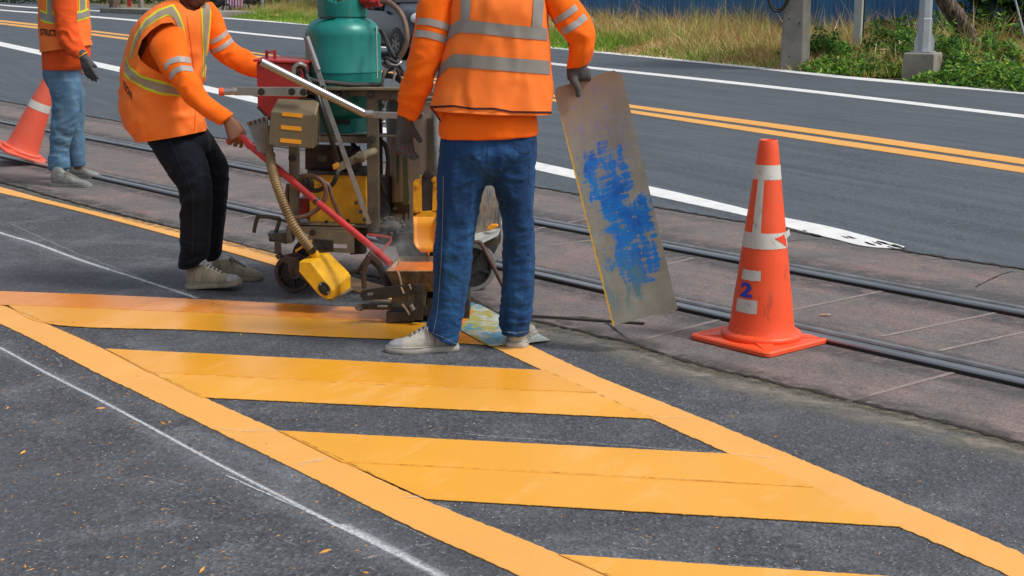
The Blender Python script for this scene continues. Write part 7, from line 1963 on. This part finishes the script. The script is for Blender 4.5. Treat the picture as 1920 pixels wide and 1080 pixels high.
    mb = MB(); mb.tube([P(700, 486, 6.45), P(712, 500, 6.45), P(720, 520, 6.45), P(728, 538, 6.42)], [.024, .018, .016, .02], 10); mb.build('black_lever', M['grime'], t)
    mb = MB(); mb.bar(P(690, 474, 6.40), P(714, 494, 6.40), .026, .03); mb.build('handle_clamp', M['rust'], t, 0, bevel=.003)
    # --- the long red handle ------------------------------------------------
    HP = [P(463, 268, 6.76), P(593, 377, 6.60), P(690, 457, 6.46), P(731, 494, 6.40)]
    mb = MB(); mb.tube(HP, .0165, 14, 6); hd = mb.build('red_handle', M['red_rod'], t)
    mb = MB(); mb.tube([P(428, 266, 6.80), P(445, 258, 6.77), P(455, 258, 6.76), P(468, 272, 6.755)], .0165, 12, 6); mb.build('grip', M['red_rod'], hd)
    mb = MB(); mb.cyl(P(590, 374, 6.6), P(596, 379, 6.6), .019, seg=16); mb.build('hose_clip', M['dark_steel'], hd)
    # --- chrome push bars ------------------------------------------------
    def hollow(a, b, r, name, par=t):
        u, v = frame_for(b - a); d = (b - a); n = 24
        ring = lambda p, rr: [p + u * (rr * math.cos(2 * math.pi * j / n)) + v * (rr * math.sin(2 * math.pi * j / n)) for j in range(n)]
        mb = MB(); mb.rings([ring(a + d * .06, r * .78), ring(a, r * .78), ring(a, r), ring(b, r), ring(b, r * .78), ring(b - d * .06, r * .78)], cap=True); return mb.build(name, M['chrome'], par, 40)
    hollow(P(490, 116, 6.42), P(687, 215, 6.50), .0185, 'push_bar')
    hollow(P(574, 69, 6.55), P(596, 131, 6.55), .0145, 'lever_sleeve')
    mb = MB(); mb.bar(P(594, 128, 6.56), P(607, 164, 6.56), .022, .008); mb.bar(P(608, 184, 6.56), P(692, 420, 6.58), .022, .008); mb.bar(P(605, 160, 6.56), P(610, 190, 6.56), .022, .008); lv = mb.build('flat_lever', M['steel'], t, 0, bevel=.0015)
    for px, py in ((668, 380), (676, 397), (683, 412)): bolt(lv, P(px, py, 6.572), .007, .006)
    mb = MB(); mb.bar(P(692, 215, 6.52), P(794, 218, 6.56), .030, .008); mb.build('flat_bar', M['steel'], t, 0, bevel=.002)
    mb = MB(); mb.cyl(P(685, 213, 6.49), P(700, 213, 6.49), .016); mb.build('bar_joint', M['steel'], t)
    bolt(t, P(784, 216, 6.545), .014)
    k = Mt('bright_bar', (.5, .47, .44), .25, .8); k.set('Base Color', k.ramp(k.noise(9, 5, .6), [(0.3, (.36, .32, .29)), (.7, (.58, .54, .5))])); M['bright_bar'] = k.m
    fb('side_handle_bar', [(441, 163), (575, 164), (575, 181), (441, 179)], 6.60, .010, 'bright_bar', .002)
    mb = MB(); mb.cyl(P(418, 172, 6.605), P(446, 171, 6.605), .0165, seg=20); mb.cyl(P(438, 171, 6.605), P(443, 171, 6.605), .0185, seg=20); mb.build('side_handle', M['bright_bar'], t, 40)
    mb = MB(); mb.cyl(P(410, 172, 6.60), P(420, 172, 6.605), .0185, seg=20); mb.build('handle_cap', M['cone'], t, 40, bevel=.003)  # orange reflection on the cap is put in as its colour
    for px, py in ((490, 172), (547, 172), (569, 173)): bolt(t, P(px, py, 6.598), .012)
    # --- red bead hopper -----------------------------------------------------
    a = 6.86
    mb = MB(); quad_box(mb, [(481, 117), (574, 121), (574, 200), (556, 206), (508, 224), (483, 200)], a, .34); rh = mb.build('red_hopper', M['red_paint'], t, 0, bevel=.004)
    mb = MB(); mb.prism([P(475, 111, a - .015), P(576, 115, a - .015), P(576, 120, a - .015), P(475, 116, a - .015)], (0, .37, 0)); mb.build('hopper_lid', M['red_paint'], rh, 0, bevel=.003)
    mb = MB(); 
    for pts in ([(497, 94), (502, 94), (502, 113), (497, 113)], [(512, 94), (517, 94), (517, 113), (512, 113)]): quad_box(mb, pts, a + .10, .02)
    mb.bar(P(499, 96, a + .1), P(503, 98, a + .1), .008, .02); mb.bar(P(502, 98, a + .1), P(512, 97, a + .1), .008, .02); mb.build('lid_handle', M['red_paint'], rh, 0)
    mb = MB(); mb.prism([P(483, 200, a - .003), P(508, 224, a - .003), P(505, 226, a - .003), P(481, 202, a - .003)], (0, .3, 0)); mb.build('hopper_trim', M['dark_steel'], rh, 0)
    # --- khaki box with three orange stickers -----------------------------------
    a = 6.58
    mb = MB(); F0 = [P(507, 209, a), P(592, 216, a), P(588, 279, a), P(502, 272, a)]; Bk = [P(521, 184, a + .09), P(600, 187, a + .09), P(600, 268, a + .16), P(520, 262, a + .16)]
    mb.add(F0 + Bk, [(0, 1, 2, 3), (0, 4, 5, 1), (1, 5, 6, 2), (3, 2, 6, 7), (0, 3, 7, 4), (4, 7, 6, 5)]); kb = mb.build('control_box', M['khaki'], t, 0, bevel=.006)
    M['sticker'] = simple('sticker', (0.90, 0.37, 0.015), .35, 0, .06)
    for pts in ([(529, 210), (568, 213.5), (567, 221), (528.5, 217)], [(527, 234.5), (565.5, 238), (565, 246), (526.5, 242)], [(525.5, 259), (565, 262.5), (564.5, 270.5), (525.5, 266.5)]): fb('orange_sticker', pts, a - .0025, .002, 'sticker', 0, kb)
    fb('box_lid_slot', [(560, 184), (598, 186), (598, 189), (560, 187)], a + .085, .02, 'black', 0, kb)
    # --- engine box -----------------------------------------------------------
    mb = MB(); quad_box(mb, [(580, 326), (686, 329), (688, 420), (580, 416)], 6.86, .26); eb = mb.build('burner_box', M['yellow_paint'], t, 0, bevel=.004)
    fb('box_rim', [(577, 321), (690, 324), (690, 330), (577, 327)], 6.85, .28, 'grime', .002, eb)
    fb('box_side', [(636, 316), (668, 318), (668, 322), (636, 321)], 6.95, .1, 'yellow_paint', .002, eb)
    for px, py in ((652, 414), (612, 416)): bolt(eb, P(px, py, 6.855), .007, .006, 'grime')
    fb('battery_box', [(572, 278), (668, 282), (668, 322), (572, 318)], 6.98, .2, 'rust')
    fb('battery_label', [(596, 291), (612, 292), (612, 303), (596, 302)], 6.977, .002, 'olive_lite', 0)
    fb('red_tank', [(559, 372), (582, 373), (582, 412), (559, 410)], 6.88, .2, 'red_paint', .01)
    mb = MB(); mb.cyl(P(566, 344, 6.84), P(580, 346, 6.90), .045, seg=20); mb.cyl(P(562, 342, 6.82), P(566, 344, 6.84), .03, seg=16); mb.build('pump', M['grime'], t, 40)
    mb = MB(); mb.cyl(P(655, 294, 6.88), P(655, 294, 7.0), .05, seg=20); mb.ball(P(668, 290, 6.9), .035); mb.box(P(662, 306, 6.9), (.08, .08, .05)); mb.build('gas_regulator', M['grime'], t, 40)
    mb = MB(); mb.bar(P(630, 317, 6.60), P(676, 293, 6.62), .036, .012); mb.cyl(P(676, 293, 6.62), P(702, 284, 6.76), .019, seg=16); mb.cyl(P(674, 290, 6.60), P(680, 298, 6.62), .024, seg=12); mb.build('throttle_arm', M['olive_lite'], t, 0, bevel=.002)
    fb('orange_tab', [(623, 309), (634, 305), (636, 314), (625, 319)], 6.59, .02, 'plate_orange', .004)
    # black tank behind, seen through the frame
    mb = MB(); mb.cyl(P(716, 380, 7.15), P(716, 330, 7.15), .05, seg=18); mb.build('rear_motor', M['rubber'], t, 40)
    mb = MB(); mb.cyl(P(716, 392, 7.1), P(716, 392, 7.25), .045, seg=18); mb.build('rear_motor', M['rubber'], t, 40)
    # --- bead dispenser with corrugated hose -----------------------------------
    a = 6.47
    Fp = [(561, 490), (582, 491), (624, 545), (622, 561), (610, 562), (596, 552), (560, 509)]
    f_ = [P(x, y, a) for x, y in Fp]; Bp = [(589, 474), (617, 473), (657, 515), (658, 541), (640, 551), (622, 520), (575, 486)]
    # faceted box: front polygon, sloping top to a shifted rear polygon
    rr = [P(x, y, a + .17) for x, y in ((588, 474), (617, 473), (658, 514), (658, 541), (645, 548), (610, 520), (588, 492))]
    mb = MB(); mb.add(f_ + rr, [tuple(range(7)), tuple(reversed(range(7, 14)))] + [(i, 7 + i, 7 + (i + 1) % 7, (i + 1) % 7) for i in range(7)]); bd = mb.build('bead_dispenser', M['burner_yellow'], t, 0, bevel=.004)
    mb = MB(); p = P(608, 541, a - .002); 
    ring = [p + Vector((.027 * math.cos(x) * (1 + .12 * math.cos(2 * (x + .8))), 0, .031 * math.sin(x) * (1 + .12 * math.cos(2 * (x + .8))))) for x in [i * 2 * math.pi / 28 for i in range(28)]]
    mb.prism(ring, (0, -.008, 0)); mb.build('bearing_flange', M['black'], bd, 0, bevel=.002)
    mb = MB(); mb.cyl(p - Vector((0, .008, 0)), p - Vector((0, .016, 0)), .013, seg=18); mb.build('bearing_hub', M['dark_steel'], bd, 40)
    for dx, dy in ((-7, -8), (8, 8)): bolt(bd, P(608 + dx, 541 + dy, a - .010), .005, .004, 'steel')
    mb = MB(); mb.prism([P(608, 559, a + .0), P(622, 563, a), P(662, 540, a + .17), P(650, 538, a + .17)], (0, 0, -.008)); mb.build('scraper_edge', M['olive_lite'], bd, 0)
    mb = MB(); mb.bar(P(554, 471, a + .06), P(584, 451, a + .06), .010, .008); mb.build('dispenser_rod', M['yellow_paint'], bd, 0)
    # corrugated hose
    path = [P(507, 290, 6.70), P(509, 312, 6.62), P(516, 338, 6.55), P(530, 378, 6.50), P(546, 415, 6.48), P(562, 440, 6.49), P(580, 464, 6.52)]
    pts, rr_ = catmull(path, [.019, .021, .021, .022, .022, .022, .022], 20)
    L = 0; R2 = []
    for i, p in enumerate(pts):
        if i: L += (p - pts[i - 1]).length
        R2.append(rr_[i] + .0022 * math.sin(L * 2 * math.pi / .013))
    k = Mt('bronze_hose', (.26, .175, .075), .4, .15); k.set('Base Color', k.ramp(k.noise(8, 5, .6), [(.3, (.17, .11, .05)), (.7, (.32, .22, .10))])); M['bronze_hose'] = k.m
    # resample finely so that the ribs are smooth
    fine = resample(pts, 330); L = 0; R3 = []
    tot = sum((fine[i + 1] - fine[i]).length for i in range(len(fine) - 1))
    for i, p in enumerate(fine): R3.append(.021 + .0024 * math.sin(i / 329 * tot * 2 * math.pi / .012))
    MB().tube(fine, R3, 16, 1, curve=False).build('corrugated_hose', M['bronze_hose'], t, 80)
    mb = MB(); mb.cyl(P(579, 461, 6.52), P(585, 470, 6.54), .026, seg=20); mb.build('hose_clamp', M['dark_steel'], t, 40)
    mb = MB(); mb.cyl(P(584, 468, 6.54), P(592, 480, 6.56), .019, .024, seg=20); mb.build('hose_spigot', M['burner_yellow'], t, 40)
    # --- fan of thin rods on the left ---------------------------------------------
    for i in range(9):
        x0 = 466 + i * 4.2; y0_ = 228 - i * 1.3; MB().tube([P(x0, y0_, 6.74 - .01 * i), P(x0 + 1, y0_ + 6, 6.74 - .01 * i), P(489 + i * 1.8, 296 - i * .5, 6.72)], [.006, .0048, .0042], 8, curve=False).build('thin_rod', M['steel'], t)
    for i in range(9):
        x0 = 466 + i * 4.2; p = P(x0, 229 - i * 1.3, 6.735 - .01 * i); MB().cyl(p, p + Vector((.002, 0, -.016)), .0085, seg=10).build('rod_nut', M['rust'] if i % 2 else M['steel'], t)
    # --- hoses and cables --------------------------------------------------------
    def hose(pts, r, mat, name='hose'):
        MB().tube([P(x, y, Y_) for x, y, Y_ in pts], r, 10, 6).build(name, M[mat], t)
    hose([(565, 330, 6.78), (590, 331, 6.76), (606, 342, 6.75), (611, 362, 6.75), (604, 382, 6.75), (590, 396, 6.76), (573, 405, 6.76), (550, 408, 6.77), (540, 395, 6.8), (538, 370, 6.84), (541, 345, 6.86)], .0115, 'hose_brown')
    hose([(562, 335, 6.80), (580, 328, 6.78), (600, 338, 6.77), (616, 348, 6.77), (622, 368, 6.77), (628, 385, 6.78), (640, 410, 6.8)], .010, 'hose_brown')
    hose([(608, 352, 6.8), (622, 347, 6.79), (630, 333, 6.78), (633, 318, 6.80), (628, 290, 6.85), (620, 262, 6.88)], .011, 'rubber')
    hose([(580, 356, 6.79), (596, 357, 6.78), (616, 348, 6.78)], .011, 'rubber')
    hose([(563, 143, 6.74), (556, 128, 6.74), (564, 122, 6.74), (572, 130, 6.74), (576, 145, 6.74), (590, 152, 6.74), (620, 155, 6.76), (660, 159, 6.80), (712, 159, 6.85)], .012, 'rubber', 'cable')
    hose([(550, 140, 6.70), (553, 126, 6.70), (562, 120, 6.70), (572, 124, 6.72)], .011, 'steel', 'cable')
    hose([(572, 132, 6.76), (578, 150, 6.72), (594, 176, 6.68), (604, 205, 6.66), (616, 245, 6.68), (626, 275, 6.72), (632, 300, 6.76)], .012, 'rubber')
    hose([(602, 180, 6.7), (610, 210, 6.7), (620, 250, 6.72), (628, 285, 6.78)], .008, 'rubber', 'cable')
    hose([(715, 3, 6.95), (730, 5, 6.93), (748, 20, 6.9), (759, 42, 6.88), (763, 70, 6.86), (758, 92, 6.86), (748, 110, 6.86)], .0135, 'hose_brown')
    hose([(712, 55, 6.9), (722, 75, 6.86), (730, 95, 6.84), (736, 115, 6.83), (748, 140, 6.84), (756, 165, 6.86)], .0085, 'rubber', 'cable')
    hose([(716, 56, 6.88), (728, 82, 6.85), (738, 104, 6.83), (752, 130, 6.85), (768, 152, 6.88)], .0085, 'rubber', 'cable')
    hose([(748, 110, 6.86), (738, 120, 6.84), (726, 130, 6.83), (718, 148, 6.84), (716, 166, 6.85)], .008, 'steel', 'cable')
    hose([(740, 122, 6.83), (739, 145, 6.82), (732, 170, 6.81), (724, 192, 6.80), (720, 205, 6.80)], .006, 'steel', 'cable')
    hose([(716, 142, 6.86), (736, 143, 6.86), (752, 152, 6.88), (768, 166, 6.9)], .014, 'rubber')
    hose([(720, 136, 6.85), (738, 128, 6.83), (756, 140, 6.86)], .010, 'rubber', 'cable')
    for i, (px, py) in enumerate(((735, 112), (738, 118), (732, 122))):
        mb = MB(); c_ = P(px, py, 6.81); mb.tube([c_ + Vector((.036 * math.cos(a) , .02 * math.sin(a) , .010 * math.sin(a * 2 + i))) for a in [j * .5 for j in range(14)]], .006, 8, 3); mb.build('cable_tie', M['steel'] if i == 1 else M['rubber'], t)
    for px, py in ((718, 190), (717, 198), (719, 206), (718, 222), (719, 229)):
        MB().ball(P(px, py, 6.8), .012, 10, 8, (1, 1, .8)).build('chain_link', M['steel'] if py != 198 else M['grime'], t)
    hose([(708, 262, 7.0), (722, 272, 7.0), (728, 300, 7.02), (726, 330, 7.05)], .012, 'rubber')
    hose([(706, 318, 7.1), (716, 345, 7.1), (724, 362, 7.1)], .011, 'dark_steel')
    hose([(660, 268, 6.95), (672, 284, 6.93), (676, 300, 6.9)], .011, 'rubber')
    # --- stand plate and bent leg visible between the front worker's legs ---------
    M['splash_white'] = simple('splash_white', (.42, .44, .43), .5, .2, .2, (.16, .15, .14), .5, 18)
    mb = MB(); mb.prism([P(876, 433, 7.05), P(938, 428, 7.12), P(934, 438, 6.95), P(905, 452, 6.85), P(876, 460, 6.82)], (0, 0, -.012)); mb.build('splash_plate', M['splash_white'], t, 0, bevel=.003)
    fb('splash_lump', [(914, 426), (922, 421), (933, 421), (935, 425), (922, 431), (912, 432)], 7.0, .03, 'plate_orange', .004)
    mb = MB(); mb.tube([P(872, 457, 6.80), P(896, 454, 6.80), P(904, 460, 6.80), P(922, 494, 6.78), P(945, 540, 6.76)], .0105, 10, 6); mb.build('bent_stand', M['rust'], t)
    fb('fork_plate', [(866, 452), (886, 452), (884, 500), (872, 520), (866, 520)], 6.92, .012, 'dark_steel')
    fb('cross_plate', [(900, 446), (933, 446), (933, 462), (895, 462)], 7.02, .02, 'olive')
    return t
machine()

def gas_cylinder():
    Y = 7.08; cx = P(645, 150, Y).x; R_ = (P(716, 130, Y) - P(575, 130, Y)).length / 2 * .995
    z = lambda py: P(645, py, Y - R_ * .9).z
    t = thing('gas_cylinder', (cx, Y, z(250)), 'teal green gas cylinder standing upright on the marking machine', 'gas cylinder')
    k = Mt('cylinder_green', (0.0, 0.20, 0.175), .36, .1)
    n = k.noise(1, 7, .7, vec=k.scaled((8, 8, 2.5)), dist=.4); n2 = k.noise(7, 6, .7)
    c = k.ramp(n2, [(0.3, (0.004, 0.165, 0.145)), (0.7, (0.010, 0.235, 0.20))]); c = k.mix(k.math('MULTIPLY', k.mask(n, .55, .75), .75), c, (0.085, 0.20, 0.165)); c = k.mix(k.math('MULTIPLY', k.mask(n, .70, .78), .6), c, (0.16, 0.13, 0.09))
    k.set('Base Color', c); k.set('Roughness', k.math('ADD', k.math('MULTIPLY', n2, .4), .18)); k.bump(n2, .05, .01); M['cyl_green'] = k.m
    o = Vector((cx, Y, 0)); zb, zs, zt = z(222), z(68), z(36)
    prof = [(R_ * .5, zb - .02), (R_ * .9, zb), (R_ * .97, zb + .02), (R_, zb + .05)] + [(R_, z(150)), (R_, z(137) - .003), (R_ + .003, z(137) - .001), (R_ + .003, z(136) + .002), (R_, z(134) + .003), (R_, zs)]
    for a in [i * math.pi / 2 / 12 for i in range(1, 12)]: prof.append((R_ * (.42 + .58 * math.cos(a)) , zs + (zt - zs) * 1.12 * math.sin(a)))
    mb = MB(); mb.lathe(prof, o, seg=72); mb.build('tank_body', M['cyl_green'], t, 50)
    r2 = (P(684, 10, Y) - P(591, 10, Y)).length / 2
    z0, z1 = z(33), z(-34)
    mb = MB(); n = 72; vs = []; hs = 12
    # collar with an oval hand hole at the front and a notch
    def ok(a, zz):
        x = math.sin(a) * r2; front = math.cos(a) > 0
        px_ = (x + .012) / .062; pz = (zz - z(-15)) / .048
        return not (front and px_ * px_ + pz * pz < 1)
    grid = [[Vector((cx + r2 * math.sin(2 * math.pi * j / 144), Y - r2 * math.cos(2 * math.pi * j / 144), z0 + (z1 - z0) * i / 36)) for j in range(144)] for i in range(37)]
    vs = [p for r in grid for p in r]; fs = []
    for i in range(36):
        for j in range(144):
            a = 2 * math.pi * (j + .5) / 144; zz = z0 + (z1 - z0) * (i + .5) / 36
            if ok(a, zz): fs.append((i * 144 + j, i * 144 + (j + 1) % 144, (i + 1) * 144 + (j + 1) % 144, (i + 1) * 144 + j))
    mb.add(vs, fs); c_ = mb.build('collar', M['cyl_green'], t, 60); so = c_.modifiers.new('s', 'SOLIDIFY'); so.thickness = .005
    me = c_.data; bm = bmesh.new(); bm.from_mesh(me); bmesh.ops.delete(bm, geom=[v for v in bm.verts if not v.link_faces], context='VERTS'); bm.to_mesh(me); bm.free()
    mb = MB(); mb.box(Vector((cx - .058, Y - r2 - .001, z(33) - .001)), (.075, .02, .006)); mb.build('vent_slot', M['black'], t, 0)
    # foot ring
    mb = MB(); mb.lathe([(R_ * .86, zb + .03), (R_ * .88, z(250)), (R_ * .86, z(250)), (R_ * .84, zb + .03)], o, seg=64, cap=False); mb.build('foot_ring', M['cyl_green'], t, 50)
    mb = MB(); mb.box(P(642, 228, Y - R_ * .90), (.075, .02, .022)); mb.build('ring_slot', M['black'], t, 0)
    # valve and regulator
    mb = MB(); mb.cyl(Vector((cx, Y, zt)), Vector((cx, Y, z(-12))), .022, seg=20); mb.cyl(Vector((cx, Y, z(-12))), Vector((cx, Y, z(-22))), .034, seg=20); mb.build('valve', M['olive_lite'], t, 40)
    mb = MB(); a = P(683, 4, Y - .05); mb.cyl(a, P(714, 4, Y - .1), .022, seg=18); mb.cyl(P(690, -2, Y - .06), P(690, 16, Y - .06), .018, seg=16); mb.ball(P(684, -2, Y - .06), .04, 16, 10, (1, 1, .7)); mb.cyl(P(700, 3, Y - .08), P(708, 4, Y - .09), .028, seg=6); mb.build('regulator', M['red_paint'], t, 40)
    mb = MB(); a = Vector((cx + R_ * .93, Y - R_ * .36, 0)); mb.box(Vector((a.x, a.y, z(100))), (.004, .02, .25)); mb.build('paper_label', simple('lbl', (.5, .55, .52), .6), t, 0)
gas_cylinder()

# thin steam rising from the molten paint
def steam():
    c = P(742, 462, 6.42)
    mb = MB(); mb.ball(c, 1.0, 20, 14, (.17, .14, .17)); 
    m = bpy.data.materials.new('steam'); m.use_nodes = True; nt = m.node_tree; nt.nodes.clear()
    out = nt.nodes.new('ShaderNodeOutputMaterial'); pv = nt.nodes.new('ShaderNodeVolumePrincipled'); pv.inputs['Color'].default_value = (.9, .9, .9, 1)
    tc = nt.nodes.new('ShaderNodeTexCoord'); mp = nt.nodes.new('ShaderNodeMapping'); mp.vector_type = 'POINT'; mp.inputs['Location'].default_value = tuple(-x for x in c)
    nt.links.new(tc.outputs['Object'], mp.inputs[0])
    sc = nt.nodes.new('ShaderNodeMapping'); sc.inputs['Scale'].default_value = (1 / .17, 1 / .14, 1 / .17); nt.links.new(mp.outputs[0], sc.inputs[0])
    ln = nt.nodes.new('ShaderNodeVectorMath'); ln.operation = 'LENGTH'; nt.links.new(sc.outputs[0], ln.inputs[0])
    mr = nt.nodes.new('ShaderNodeMapRange'); mr.inputs[1].default_value = 1.0; mr.inputs[2].default_value = .1; nt.links.new(ln.outputs['Value'], mr.inputs[0])
    no = nt.nodes.new('ShaderNodeTexNoise'); no.inputs['Scale'].default_value = 11; no.inputs['Detail'].default_value = 3; no.inputs['Distortion'].default_value = .6; nt.links.new(tc.outputs['Object'], no.inputs['Vector'])
    m2 = nt.nodes.new('ShaderNodeMapRange'); m2.inputs[1].default_value = .42; m2.inputs[2].default_value = .72; nt.links.new(no.outputs['Fac'], m2.inputs[0])
    mu = nt.nodes.new('ShaderNodeMath'); mu.operation = 'MULTIPLY'; nt.links.new(mr.outputs[0], mu.inputs[0]); nt.links.new(m2.outputs[0], mu.inputs[1])
    mv = nt.nodes.new('ShaderNodeMath'); mv.operation = 'MULTIPLY'; nt.links.new(mu.outputs[0], mv.inputs[0]); mv.inputs[1].default_value = 7.0
    nt.links.new(mv.outputs[0], pv.inputs['Density']); nt.links.new(pv.outputs[0], out.inputs['Volume'])
    o = mb.build('steam', m, None, 60); tag(o, 'wisp of pale steam rising from the molten paint', kind='stuff')
steam()
